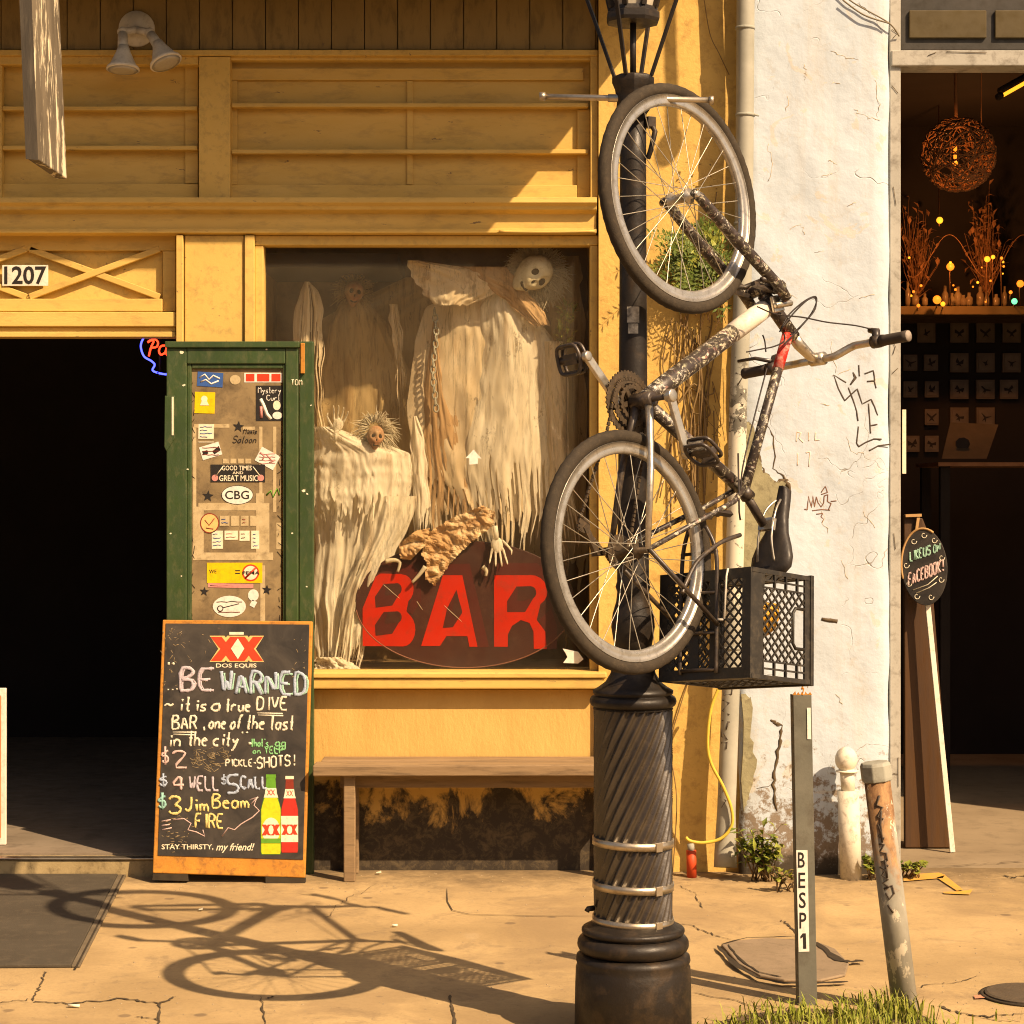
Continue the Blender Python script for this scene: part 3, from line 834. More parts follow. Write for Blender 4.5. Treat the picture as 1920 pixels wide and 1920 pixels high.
# braces up to the lantern
for k in range(4):
    b = MB()
    an = radians(45 + 20 + 90 * k)
    p0, p1, p2 = [Vector((LX + r_ * cos(an), LY + r_ * sin(an), z_)) for r_, z_ in ((0.055, lz(145)), (0.118, lz(30)), (0.222, lz(-150)))]
    b.bar(p0, p1, 0.011, 0.009); b.bar(p1, p2, 0.011, 0.009)
    b.build('lantern_brace', M_iron, lamp, bevel=0.001)
b = MB(); b.tube([(LX, LY, lz(146)), (LX, LY, lz(36))], 0.009, 10)
b.build('gas_pipe', M_iron, lamp)
mb = MB()
def ring8(r, z): return [(LX + r * cos(pi / 8 + pi / 4 * k), LY + r * sin(pi / 8 + pi / 4 * k), z) for k in range(8)]
def loft8(mb, prof):
    for (r0, z0), (r1, z1) in zip(prof, prof[1:]):
        mb.add(ring8(r0, z0) + ring8(r1, z1), [(k, (k + 1) % 8, 8 + (k + 1) % 8, 8 + k) for k in range(8)])
loft8(mb, [(0.001, lz(44)), (0.075, lz(44)), (0.079, lz(38)), (0.079, lz(27)), (0.070, lz(24)), (0.068, lz(16)), (0.001, lz(16))])
r0, r1, z0, z1 = 0.066, 0.135, lz(17), lz(-170)
for p, q in zip(ring8(r0, z0), ring8(r1, z1)): mb.bar(p, q, 0.014, 0.014)
loft8(mb, [(r1 + 0.005, z1), (r1 + 0.02, z1 + 0.02), (0.07, z1 + 0.11), (0.02, z1 + 0.16), (0.001, z1 + 0.17)])
lan = mb.build('lantern', M_iron, lamp)
M_lglass = surf('lantern_frosted_glass', (0.50, 0.45, 0.36), (0.40, 0.36, 0.28), (0.2, 0.15, 0.1), 9, 0.5, 20, 0.35, 0.05, 60)
mb = MB(); loft8(mb, [(r0 - 0.004, z0), (r1 - 0.004, z1)])
mb.build('pane', M_lglass, lan)
M_label = surf('scuffed_white_sticker', (0.62, 0.58, 0.48), (0.10, 0.09, 0.08), None, 55, rough=0.6, bmp=0)
b = MB()
for q in range(7):
    t = -pi / 2 + (q - 3) * 0.13
    pass
for z_, h_, w_ in ((lz(592), 0.045, 0.22), (lz(618), 0.028, 0.18)):
    pts = [(LX - 0.002 + 0.0403 * cos(-pi / 2 + w_ * k), LY + 0.0403 * sin(-pi / 2 + w_ * k)) for k in (-2, -1, 0, 1, 2)]
    b.add([(x, y, z_ - h_ / 2) for x, y in pts] + [(x, y, z_ + h_ / 2) for x, y in pts], [(i, i + 1, 6 + i, 5 + i) for i in range(4)])
b.build('sticker', M_label, lamp)
b = MB()
b.obox(Matrix.Translation((LX + 0.045, LY - 0.02, lz(232))) @ Matrix.Rotation(0.5, 4, 'Z'), 0.026, 0.03, 0.03)
b.tube([(LX + 0.05, LY - 0.02, lz(235)), (LX + 0.06, LY - 0.03, lz(250)), (LX + 0.048, LY - 0.025, lz(285)), (LX + 0.04, LY - 0.02, lz(300))], 0.008, 8)
b.build('bracket', M_iron, lamp, bevel=0.002)

# ------------------------------------------------------------------ bicycle hanging by its front wheel
BM = Matrix(((0.15363, 0.69813, 0.6993, 0.3138), (0.28333, -0.7091, 0.64567, 5.5513), (0.94664, 0.09894, -0.30674, 1.3705), (0, 0, 0, 1)))
BI = BM.inverted()
def BL(px, py, yl=0.0):
    """bicycle-frame coordinates of a photo pixel on the plane yl m left of the bicycle's middle"""
    c = Vector((0, 0, H)); r = P(px, py, 1.0) - c
    n = BM.to_3x3() @ Vector((0, 1, 0)); p0 = BM @ Vector((0, yl, 0))
    return BI @ (c + r * (n.dot(p0 - c) / n.dot(r)))
def stickered(name):
    m, nt, b, out = newmat(name)
    v = coords(nt, world=False)
    vo = nd(nt, 'TexVoronoi'); vo.inputs['Scale'].default_value = 75; nt.links.new(v, vo.inputs['Vector'])
    hs = nd(nt, 'SeparateColor'); nt.links.new(vo.outputs['Color'], hs.inputs[0])
    tint = ramp(nt, hs.outputs[0], [(0.0, (0.70, 0.62, 0.45)), (0.3, (0.30, 0.29, 0.19)), (0.45, (0.75, 0.70, 0.6)), (0.66, (0.34, 0.18, 0.15)), (0.74, (0.4, 0.36, 0.25)), (0.88, (0.12, 0.09, 0.09))], 'CONSTANT')
    msk = ramp(nt, noise(nt, v, 26, 10, 0.85, 2.0), [(0.525, 0.0), (0.565, 0.92)])
    base = mix(nt, msk, (0.035, 0.025, 0.02), tint)
    nt.links.new(base, b.inputs['Base Color']); b.inputs['Roughness'].default_value = 0.42
    bump(nt, b, msk, 0.15, 0.001)
    return m
M_fr = stickered('bike_frame_stickers')
M_blk = surf('bike_black_paint', (0.028, 0.022, 0.019), (0.045, 0.032, 0.024), (0.22, 0.15, 0.08), 12, 0.4, 50, 0.38, 0.1, 150, world=False, spec=0.5)
M_tyre = surf('tyre_rubber', (0.042, 0.031, 0.020), (0.028, 0.021, 0.014), (0.09, 0.065, 0.04), 12, 0.5, 60, 0.85, 0.5, 250, world=False)
M_alu = surf('brushed_aluminium', (0.62, 0.57, 0.48), (0.48, 0.43, 0.35), (0.16, 0.11, 0.06), 12, 0.5, 60, 0.32, 0.05, 200, metal=0.85, world=False)
M_rim = surf('rim_aluminium', (0.52, 0.49, 0.44), (0.40, 0.375, 0.33), (0.16, 0.12, 0.08), 14, 0.6, 40, 0.28, 0.05, 200, metal=0.7, world=False)
M_spoke = plain('spoke_steel', (0.55, 0.50, 0.40), 0.35, 0.8)
M_chain = surf('greasy_steel', (0.06, 0.045, 0.03), (0.10, 0.07, 0.045), (0.2, 0.13, 0.07), 40, 0.5, 90, 0.5, 0.2, 200, metal=0.6, world=False)
M_red = surf('red_tape', (0.62, 0.03, 0.02), (0.45, 0.02, 0.015), (0.65, 0.5, 0.4), 12, 0.7, 30, 0.5, 0.1, 90, world=False)
M_wtape = surf('white_wrap', (0.75, 0.70, 0.60), (0.62, 0.55, 0.44), (0.45, 0.2, 0.14), 14, 0.5, 40, 0.55, 0.2, 90, world=False)
M_cable = plain('black_cable_housing', (0.03, 0.022, 0.02), 0.5)
M_saddle = surf('black_saddle_vinyl', (0.022, 0.018, 0.016), (0.03, 0.025, 0.022), (0.08, 0.06, 0.045), 14, 0.4, 40, 0.45, 0.15, 120, world=False)

bike = thing('bicycle', 'old black mountain bicycle covered in stickers, hung upright on the lamp post', 'bicycle', M=BM)
V = Vector
def bpart(mb, name, mat, parent=bike, bevel=0): return mb.build(name, mat, parent, bevel, local=True)
WB = V((1.0467, 0, 0))
def wheel(c, rear):
    # tyre with tread blocks
    mb = MB()
    NS, NR = 120, 14
    vv = []
    for i in range(NS):
        a = 2 * pi * i / NS
        for k in range(NR):
            t = 2 * pi * k / NR
            rr = 0.0178 + (0.0012 if (cos(t) > 0.25 and i % 2) else 0)
            r = 0.3114 + rr * cos(t)
            vv.append(c + V((r * cos(a), rr * 0.98 * sin(t), r * sin(a))))
    mb.add(vv, [(i * NR + k, i * NR + (k + 1) % NR, ((i + 1) % NS) * NR + (k + 1) % NR, ((i + 1) % NS) * NR + k) for i in range(NS) for k in range(NR)], 0, True)
    w_ = MB()
    hub = MB()
    Rx = Matrix.Rotation(pi / 2, 4, 'X')
    hub.lathe([(0.006, -0.07), (0.009, -0.07), (0.009, -0.04), (0.022, -0.036), (0.022, -0.030), (0.014, -0.024), (0.014, 0.024), (0.022, 0.030), (0.022, 0.036), (0.009, 0.04), (0.009, 0.07), (0.006, 0.07)], c, 20, Rx)
    root = bpart(hub, 'wheel', M_chain if rear else M_alu)
    bpart(mb, 'tyre', M_tyre, root)
    rim = MB()
    prof = [(0.2965, 0.0125), (0.297, 0.0105), (0.280, 0.0095), (0.272, 0.011), (0.267, 0.0095), (0.2645, 0.005), (0.2645, -0.005), (0.267, -0.0095), (0.272, -0.011), (0.280, -0.0095), (0.297, -0.0105), (0.2965, -0.0125)]
    vv = []; NS = 96; n = len(prof)
    for i in range(NS):
        a = 2 * pi * i / NS
        for r, y in prof: vv.append(c + V((r * cos(a), y, r * sin(a))))
    rim.add(vv, [(i * n + k, i * n + (k + 1) % n, ((i + 1) % NS) * n + (k + 1) % n, ((i + 1) % NS) * n + k) for i in range(NS) for k in range(n)], 0, True)
    bpart(rim, 'rim', M_rim, root)
    N = 32
    sp = MB()
    for i in range(N):
        a = 2 * pi * i / N
        side = 1 if i % 2 else -1
        cross = (1 if (i // 2) % 2 else -1) * 2 * pi * 2.6 / 16
        ha = a + cross
        p = c + V((0.021 * cos(ha), side * 0.033, 0.021 * sin(ha))); q = c + V((0.266 * cos(a), side * 0.003, 0.266 * sin(a)))
        sp.tube([p, q], 0.0013, 5, cap=False)
    o = bpart(sp, 'spokes', M_spoke, root)
    return root
wr = wheel(V((0, 0, 0)), True)
wf = wheel(WB, False)
BBp, HT, CR, SE = V((0.425, 0, -0.028)), V((0.841, 0, 0.565)), V((0.921, 0, 0.396)), V((0.312, 0, 0.432))
# frame
mb = MB()
dtt = CR + (HT - CR) * 0.28
mb.tube([BBp, BBp + (dtt - BBp) * 0.15, dtt], [0.024, 0.027, 0.027], 14)
ttp = CR + (HT - CR) * 0.85
mb.tube([ttp, SE + (ttp - SE) * 0.0], 0.0155, 12)
mb.tube([CR + (HT - CR) * 0.08, HT], 0.021, 14)
mb.tube([BBp, SE + (SE - BBp).normalized() * 0.03], 0.0185, 12)
fr = bpart(mb, 'frame', M_fr)
mb = MB()
Ry = Matrix.Rotation(pi / 2, 4, 'X')
mb.lathe([(0.014, -0.036), (0.022, -0.036), (0.022, 0.036), (0.014, 0.036)], BBp, 18, Ry)
bpart(mb, 'bottom_bracket', M_blk, fr)
for sd in (1, -1):
    mb = MB()
    mb.tube([BBp + V((-0.01, sd * 0.022, 0)), BBp + V((-0.08, sd * 0.036, 0.003)), BBp + V((-0.2, sd * 0.054, 0.01)), V((0.0, sd * 0.068, 0))], [0.013, 0.0105, 0.010, 0.008], 10)
    bpart(mb, 'chainstay', M_alu if sd == 1 else M_blk, fr)
    mb = MB()
    mb.tube([SE + V((0, sd * 0.016, -0.02)), SE + (V((0, 0, 0)) - SE) * 0.2 + V((0, sd * 0.045, 0)), V((0.0, sd * 0.068, 0.0))], [0.008, 0.008, 0.0075], 10)
    bpart(mb, 'seatstay', M_fr, fr)
mb = MB(); mb.tube([ttp + (SE - ttp) * 0.03, ttp + (SE - ttp) * 0.25], 0.0168, 12)
bpart(mb, 'red_tape', M_red, fr)
mb = MB(); mb.tube([dtt + (BBp - dtt) * 0.06, dtt + (BBp - dtt) * 0.14, dtt + (BBp - dtt) * 0.32], [0.0282, 0.0288, 0.0282], 14)
bpart(mb, 'white_wrap', M_wtape, fr)
# fork
mb = MB()
mb.tube([CR + V((0.0, -0.07, 0.0)), CR + V((0.015, -0.03, 0.01)), CR + V((0.015, 0.03, 0.01)), CR + V((0.0, 0.07, 0.0))], 0.022, 10)
mb.tube([CR + V((0.012, 0, -0.005)), HT + (HT - CR).normalized() * 0.045], 0.0150, 12)
for sd in (1, -1):
    mb.tube([CR + V((-0.02, sd * 0.066, 0.04)), CR + V((0.002, sd * 0.066, 0.0)), CR + (WB - CR) * 0.4 + V((0, sd * 0.064, 0)), WB + V((0, sd * 0.058, 0.018)), WB + V((0.003, sd * 0.056, -0.010))], [0.016, 0.017, 0.018, 0.015, 0.010], 12)
fk = bpart(mb, 'fork', M_fr)
mb = MB()
br = CR + (WB - CR) * 0.12
mb.tube([br + V((-0.02, -0.064, -0.03)), br + V((0.0, -0.05, 0.03)), br + V((0.03, 0.0, 0.06)), br + V((0.0, 0.05, 0.03)), br + V((-0.02, 0.064, -0.03))], 0.008, 8)
for sd in (1, -1): mb.bar(br + V((-0.04, sd * 0.05, -0.05)), br + V((-0.02, sd * 0.045, 0.06)), 0.014, 0.012)
bpart(mb, 'front_brake', M_blk, fk)
mb = MB()
mb.obox(Matrix.Translation(CR + V((-0.035, 0.04, 0.03))) @ Matrix.Rotation(0.5, 4, 'Y'), 0.05, 0.012, 0.05)
mb.tube([CR + V((-0.05, 0.05, 0.01)), CR + V((-0.02, 0.06, 0.07))], 0.010, 8)
bpart(mb, 'reflector', M_alu, fk, 0.004)
# stem, handlebar, grips, levers
mb = MB()
st0 = HT + (HT - CR).normalized() * 0.03
mb.tube([HT, st0, V((0.812, 0, 0.655)), V((0.817, 0, 0.690))], [0.018, 0.018, 0.015, 0.014], 12)
mb.tube([V((0.817, -0.024, 0.690)), V((0.817, 0.024, 0.690))], 0.020, 12)
bpart(mb, 'stem', M_alu)
def bary(t):      # bar centre line, left side t>0
    s = abs(t)
    k = min(1, max(0, (s - 0.05) / 0.07)); k = k * k * (3 - 2 * k)
    x = 0.815 + (0.036 if t > 0 else 0.010) * k
    return V((x, t, 0.690 + 0.022 * k + 0.008 * max(0, s - 0.12)))
mb = MB(); mb.tube([bary(-0.3 + 0.6 * i / 48) for i in range(49)], 0.0118, 12)
hb = bpart(mb, 'handlebar', M_alu)
M_grip = surf('grip_rubber', (0.05, 0.038, 0.03), (0.07, 0.055, 0.045), None, 20, rough=0.8, bmp=0.3, bscale=200, world=False)
M_gcap = plain('grip_end', (0.35, 0.29, 0.24), 0.7)
for sd in (1, -1):
    mb = MB(); mb.tube([bary(sd * (0.212 + 0.093 * i / 6)) for i in range(7)], [0.0185, 0.0165, 0.0165, 0.0165, 0.0165, 0.0165, 0.0175], 12)
    g = bpart(mb, 'grip', M_grip, hb)
    mb = MB(); mb.tube([bary(sd * 0.3051), bary(sd * 0.3075)], 0.0165, 12)
    bpart(mb, 'end_cap', M_gcap, g)
    mb = MB()
    p = bary(sd * 0.192)
    mb.tube([bary(sd * 0.18), bary(sd * 0.208)], 0.0195, 12)
    mb.tube([p + V((0.0, 0, -0.0)), p + V((0.034, -sd * 0.004, 0.0)), p + V((0.042, -sd * 0.03, 0.0))], [0.013, 0.013, 0.008], 8)
    if sd < 0: mb.tube([p + V((0.02, 0, -0.01)), p + V((0.03, -0.05, -0.03)), p + V((0.026, -0.11, -0.04))], [0.007, 0.006, 0.005], 8)
    bpart(mb, 'brake_lever', M_blk, hb)
def catm(pts, n=8, closed=False):
    out = []; m = len(pts); pts = [V(p) for p in pts]
    for i in range(m if closed else m - 1):
        p0 = pts[(i - 1) % m] if closed or i > 0 else pts[0]; p1 = pts[i]; p2 = pts[(i + 1) % m]
        p3 = pts[(i + 2) % m] if closed or i + 2 < m else pts[-1]
        for k in range(n):
            t = k / n
            out.append(0.5 * ((2 * p1) + (p2 - p0) * t + (2 * p0 - 5 * p1 + 4 * p2 - p3) * t * t + (3 * p1 - p0 - 3 * p2 + p3) * t ** 3))
    if not closed: out.append(pts[-1])
    return out
mb = MB()
for pts, y in (([(1632, 606), (1600, 607), (1550, 604), (1505, 595), (1455, 589), (1420, 575)], 0.10),
               ([(1462, 622), (1478, 592), (1505, 567), (1527, 556), (1531, 566), (1520, 590), (1498, 615), (1482, 628)], 0.05),
               ([(1466, 615), (1490, 585), (1515, 562), (1529, 560), (1528, 580), (1510, 603), (1490, 625), (1470, 645)], 0.065),
               ([(1470, 625), (1470, 640), (1450, 650), (1425, 655), (1400, 660)], 0.03),
               ([(1430, 628), (1434, 640), (1436, 660)], 0.03)):
    q_ = [BL(x, y_, y) for x, y_ in pts]
    if y == 0.10: q_[0] = bary(0.192) + V((0.040, -0.012, 0)); q_[1] = q_[0] * 0.6 + q_[2] * 0.4 + V((0.004, 0, 0))
    mb.tube(catm(q_), 0.0024, 6)
bpart(mb, 'brake_cable', M_cable)
mb = MB(); mb.tube(catm([BL(x, y_, 0.022) for x, y_ in ((1438, 690), (1425, 740), (1405, 820), (1392, 880), (1388, 925))]), 0.0024, 6)
mb.tube([BL(1384, 850, 0.03), BL(1386, 960, 0.035), BL(1388, 975, 0.03)], 0.0028, 6)
bpart(mb, 'brake_cable', M_cable)
# cranks, chainrings, pedals
cs = MB(); cs.tube([BBp + V((0, -0.095, 0)), BBp + V((0, 0.098, 0))], 0.0085, 10)
crk = bpart(cs, 'crank_axle', M_blk)
RE, LE = V((0.512, -0.09, -0.18)), V((0.289, 0.10, 0.065))
for e, y, mt in ((RE, -0.088, M_alu), (LE, 0.098, M_alu)):
    mb = MB()
    p0 = BBp + V((0, y, 0))
    mb.bar(p0, e, 0.026, 0.013, up=(0, 1, 0)); mb.tube([p0 + V((0, -0.011, 0)), p0 + V((0, 0.011, 0))], 0.018, 14); mb.tube([e + V((0, -0.009, 0)), e + V((0, 0.009, 0))], 0.0145, 14)
    c_ = bpart(mb, 'crank_arm', mt, crk, 0.003)
def chainring(r, y, teeth, t=0.002):
    mb = MB(); n = teeth * 4
    inner, outer = r * 0.80, r
    vf = []
    for yy in (y - t, y + t):
        for i in range(n):
            a = 2 * pi * i / n
            ro = outer + (0.004 if i % 4 in (1, 2) else 0)
            vf.append(BBp + V((inner * cos(a), yy, inner * sin(a)))); vf.append(BBp + V((ro * cos(a), yy, ro * sin(a))))
    fs = []
    for i in range(n):
        j = (i + 1) % n
        fs += [(2 * i, 2 * i + 1, 2 * j + 1, 2 * j), (2 * n + 2 * i, 2 * n + 2 * j, 2 * n + 2 * j + 1, 2 * n + 2 * i + 1),
               (2 * i + 1, 2 * n + 2 * i + 1, 2 * n + 2 * j + 1, 2 * j + 1), (2 * i, 2 * j, 2 * n + 2 * j, 2 * n + 2 * i)]
    mb.add(vf, fs)
    for k in range(5):
        a = 2 * pi * k / 5 + 0.4
        mb.bar(BBp + V((0, y - 0.004, 0)), BBp + V((r * 0.86 * cos(a), y, r * 0.86 * sin(a))), 0.014, 0.005, up=(0, 1, 0))
    return mb
bpart(chainring(0.088, -0.055, 42), 'chainring', M_chain, crk)
bpart(chainring(0.068, -0.047, 32), 'chainring', M_chain, crk)
bpart(chainring(0.048, -0.040, 22), 'chainring', M_chain, crk)
def pedal(c, sd, tilt):
    Mp = Matrix.Translation(c) @ Matrix.Rotation(tilt, 4, 'Y')
    mb = MB()
    y0, y1 = sd * 0.014, sd * 0.098
    q = lambda x, y, z: Mp @ V((x, y, z))
    for zz in (-0.012, 0.012):
        mb.tube(catm([q(-0.035, y0 + sd * 0.012, zz), q(-0.04, y0 + sd * 0.045, zz), q(-0.034, y1 - sd * 0.006, zz), q(0, y1, zz), q(0.034, y1 - sd * 0.006, zz), q(0.04, y0 + sd * 0.045, zz), q(0.035, y0 + sd * 0.012, zz), q(0, y0, zz)], 5, True), 0.0055, 8, closed=True)
    for x in (-0.035, 0.035): mb.obox(Mp @ Matrix.Translation((x, sd * 0.058, 0)), 0.008, 0.05, 0.027)
    mb.tube([q(0, -sd * 0.006, 0), q(0, y1, 0)], [0.009, 0.012], 10)
    mb.obox(Mp @ Matrix.Translation((0, sd * 0.055, 0)), 0.03, 0.05, 0.02)
    bpart(mb, 'pedal', M_blk, crk, 0.001)
pedal(RE, -1, 0.5); pedal(LE, 1, 1.2)
# sprockets, derailleur, chain
mb = MB()
for r, y in ((0.050, -0.032), (0.043, -0.037), (0.036, -0.042), (0.029, -0.047)):
    mb.lathe([(0.012, -0.001), (r, -0.001), (r, 0.001), (0.012, 0.001)], V((0, y, 0)), 30, Ry, smooth=False)
bpart(mb, 'sprockets', M_chain, wr)
mb = MB()
mb.bar(V((-0.0, -0.062, -0.02)), V((-0.02, -0.055, -0.075)), 0.022, 0.02, up=(0, 1, 0)); mb.bar(V((-0.02, -0.048, -0.075)), V((0.035, -0.046, -0.135)), 0.018, 0.012, up=(0, 1, 0))
mb.lathe([(0.004, -0.003), (0.02, -0.003), (0.02, 0.003), (0.004, 0.003)], V((0.035, -0.046, -0.135)), 16, Ry, smooth=False)
bpart(mb, 'derailleur', M_chain)
ch = catm([V((0.0, -0.04, 0.038)), V((0.2, -0.044, 0.045)), V((0.40, -0.047, 0.042)), V((0.45, -0.047, 0.04)), V((0.49, -0.047, -0.01)), V((0.475, -0.047, -0.075)), V((0.43, -0.047, -0.097)), V((0.30, -0.047, -0.105)), V((0.05, -0.046, -0.155)), V((0.02, -0.046, -0.15)), V((0.02, -0.046, -0.115)), V((-0.01, -0.04, -0.06)), V((-0.038, -0.04, -0.01)), V((-0.03, -0.04, 0.03))], 6, True)
mb = MB()
for i in range(len(ch)):
    a, b_ = ch[i], ch[(i + 1) % len(ch)]
    L = (b_ - a).length
    k = max(1, int(L / 0.012))
    for j in range(k):
        p, q = a + (b_ - a) * (j / k), a + (b_ - a) * ((j + 0.75) / k)
        mb.bar(p, q, 0.009 if j % 2 else 0.007, 0.006, up=(0, 1, 0))
bpart(mb, 'chain', M_chain)
# seat post, saddle
mb = MB(); mb.tube([SE, V((0.245, 0, 0.535))], 0.0135, 12)
mb.tube([SE + V((0.004, 0, -0.006)), SE + V((-0.012, 0, 0.02))], 0.0205, 12)
bpart(mb, 'seat_post', M_blk)
sec = [(-0.005, 0.010, 0.0), (0.0, 0.018, 0.008), (0.03, 0.021, 0.012), (0.09, 0.027, 0.013), (0.14, 0.042, 0.010), (0.18, 0.062, 0.008), (0.215, 0.074, 0.012), (0.245, 0.073, 0.016), (0.262, 0.058, 0.014), (0.268, 0.03, 0.008)]
nose, back = V((0.374, 0, 0.612)), V((0.118, 0, 0.584))
dx = (back - nose).normalized(); upv = V((0, 1, 0)).cross(dx) * -1
if upv.z < 0: upv = -upv
mb = MB(); vv = []; NK = 14
for s_, w_, tz in sec:
    for k in range(NK):
        a = 2 * pi * k / NK
        y = w_ * cos(a); z = sin(a)
        z = (0.012 * z + tz * 0.6) if z > 0 else (0.034 * (0.55 + 0.45 * abs(cos(a))) * z + tz * 0.6)
        vv.append(nose + dx * s_ + V((0, y, 0)) + upv * z)
mb.add(vv, [(i * NK + k, i * NK + (k + 1) % NK, (i + 1) * NK + (k + 1) % NK, (i + 1) * NK + k) for i in range(len(sec) - 1) for k in range(NK)] + [tuple(range(NK)), tuple(range((len(sec) - 1) * NK, len(sec) * NK))], 0, True)
sad = bpart(mb, 'saddle', M_saddle)
mb = MB()
for sd in (1, -1): mb.tube(catm([nose + dx * 0.04 + V((0, sd * 0.008, 0)) - upv * 0.02, nose + dx * 0.09 + V((0, sd * 0.02, 0)) - upv * 0.045, nose + dx * 0.17 + V((0, sd * 0.024, 0)) - upv * 0.045, nose + dx * 0.235 + V((0, sd * 0.03, 0)) - upv * 0.02]), 0.0035, 8)
mb.obox(Matrix.Translation(nose + dx * 0.13 - upv * 0.047), 0.035, 0.05, 0.018)
bpart(mb, 'saddle_rail', M_alu, sad)
# rear brake and carrier
mb = MB()
for sd in (1, -1):
    q = SE * 0.62 + V((0, sd * 0.05, 0))
    mb.bar(q, q + V((0.02, -sd * 0.015, 0.08)), 0.014, 0.014); mb.tube([q + V((0, -sd * 0.02, 0.03)), q + V((0.02, -sd * 0.02, 0.035))], 0.008, 8)
mb.tube([SE * 0.62 + V((0.02, -0.035, 0.08)), SE * 0.62 + V((0.03, 0, 0.085)), SE * 0.62 + V((0.02, 0.035, 0.08))], 0.003, 6)
bpart(mb, 'rear_brake', M_blk)
RZ = 0.345
mb = MB()
def rz(x): return 0.30 - (x - 0.033) * 0.18 - 0.012
for sd in (1, -1):
    mb.tube(catm([V((0.15, sd * 0.03, rz(0.15) - 0.01)), V((0.08, sd * 0.06, rz(0.08))), V((-0.05, sd * 0.065, rz(-0.05))), V((-0.25, sd * 0.065, rz(-0.25)))]), 0.006, 8)
    mb.tube([V((0.0, sd * 0.075, 0.0)), V((-0.12, sd * 0.07, rz(-0.12)))], 0.0065, 8)
    mb.tube(catm([BL(1388, 1003, sd * 0.06), BL(1350, 1018, sd * 0.066), BL(1310, 1050, sd * 0.07), BL(1290, 1085, sd * 0.07), BL(1279, 1112, sd * 0.07)]), 0.0062, 8)
for x in (0.08, -0.03, -0.14, -0.24): mb.tube([V((x, -0.065, rz(x))), V((x, 0.065, rz(x)))], 0.005, 8)
bpart(mb, 'rear_rack', M_blk)

# ------------------------------------------------------------------ milk crate tied to the rack
ex = V((0.315, 0, -0.057)).normalized(); ez = V((0.052, 0, 0.234)); ez = (ez - ex * ez.dot(ex)).normalized(); ey = ez.cross(ex)
CW, CD, CH = 0.302, 0.33, 0.255
co = V((0.033, 0.18, 0.300)) - ex * CW / 2 - ey * CD / 2
CM = BM @ Matrix(((ex.x, ey.x, ez.x, co.x), (ex.y, ey.y, ez.y, co.y), (ex.z, ey.z, ez.z, co.z), (0, 0, 0, 1)))
M_plast = surf('black_crate_plastic', (0.018, 0.016, 0.013), (0.028, 0.024, 0.019), (0.09, 0.07, 0.045), 10, 0.5, 40, 0.5, 0.15, 120, world=False, spec=0.4)
crate = thing('milk_crate', 'black plastic milk crate tied sideways on the bicycle rack', 'crate', M=CM)
def cr_side(axis, sign, handle):
    """lattice side of the crate; u runs along the side, z up"""
    mb = MB()
    W_ = (CW if axis == 'y' else CD)
    off = sign * ((CD if axis == 'y' else CW) / 2 - 0.004)
    def tr_(u, z, d):
        return V((u, off + d * sign, z)) if axis == 'y' else V((off + d * sign, u, z))
    def slab(u0, u1, z0, z1, d0=-0.004, d1=0.004):
        mb.hexa([tr_(u0, z0, d0), tr_(u1, z0, d0), tr_(u1, z0, d1), tr_(u0, z0, d1), tr_(u0, z1, d0), tr_(u1, z1, d0), tr_(u1, z1, d1), tr_(u0, z1, d1)])
    h = W_ / 2
    slab(-h, -h + 0.012, 0, CH, -0.004, 0.0045); slab(h - 0.012, h, 0, CH, -0.004, 0.0045)
    slab(-h + 0.012, h - 0.012, 0, 0.05, -0.003, 0.003)            # solid strip near the bottom
    slab(-h + 0.012, h - 0.012, CH - 0.022, CH, -0.003, 0.003)
    for u in (-h + 0.030, -h + 0.050, h - 0.050, h - 0.030): slab(u - 0.0025, u + 0.0025, 0.05, CH - 0.022, -0.0025, 0.0025)
    for z in (0.05, 0.10, 0.15, 0.2): slab(-h + 0.012, -h + 0.052, z - 0.003, z + 0.003, -0.0028, 0.0042); slab(h - 0.052, h - 0.012, z - 0.003, z + 0.003, -0.0028, 0.0042)
    # diagonal lattice
    u0, u1, z0, z1 = -h + 0.052, h - 0.052, 0.05, CH - 0.022
    hw = 0.052
    st_ = 0.030
    for d in (1, -1):
        n0 = int((z0 - 1) / st_)
        for k in range(-40, 60):
            c = k * st_
            # line z = d*u*1.35 + c, clipped to the window
            pts = []
            m_ = 1.0
            for u in (u0, u1):
                z = d * u * m_ + c
                if z0 <= z <= z1: pts.append((u, z))
            for z in (z0, z1):
                u = (z - c) / (d * m_)
                if u0 < u < u1: pts.append((u, z))
            if len(pts) == 2:
                segs = [pts]
                if handle:                                        # leave the hand hole open
                    (ua, za_), (ub, zb_) = pts; new = []
                    N_ = 24; cur = []
                    for i in range(N_ + 1):
                        t = i / N_; u, z = ua + (ub - ua) * t, za_ + (zb_ - za_) * t
                        inside = abs(u) < hw + 0.006 and z > CH - 0.022 - 0.052
                        if inside:
                            if len(cur) > 1: new.append((cur[0], cur[-1]))
                            cur = []
                        else: cur.append((u, z))
                    if len(cur) > 1: new.append((cur[0], cur[-1]))
                    segs = new
                for (ua, za_), (ub, zb_) in segs:
                    e = 0.0004 * d
                    mb.bar(tr_(ua, za_, e), tr_(ub, zb_, e), 0.0042, 0.005, up=(tr_(0, 0, 1) - tr_(0, 0, 0)))
    if handle:
        pts = [tr_(hw + 0.004, CH - 0.022, 0), tr_(hw + 0.004, CH - 0.06, 0), tr_(hw - 0.01, CH - 0.072, 0), tr_(-hw + 0.01, CH - 0.072, 0), tr_(-hw - 0.004, CH - 0.06, 0), tr_(-hw - 0.004, CH - 0.022, 0)]
        mb.tube(pts, 0.005, 6)
    return mb
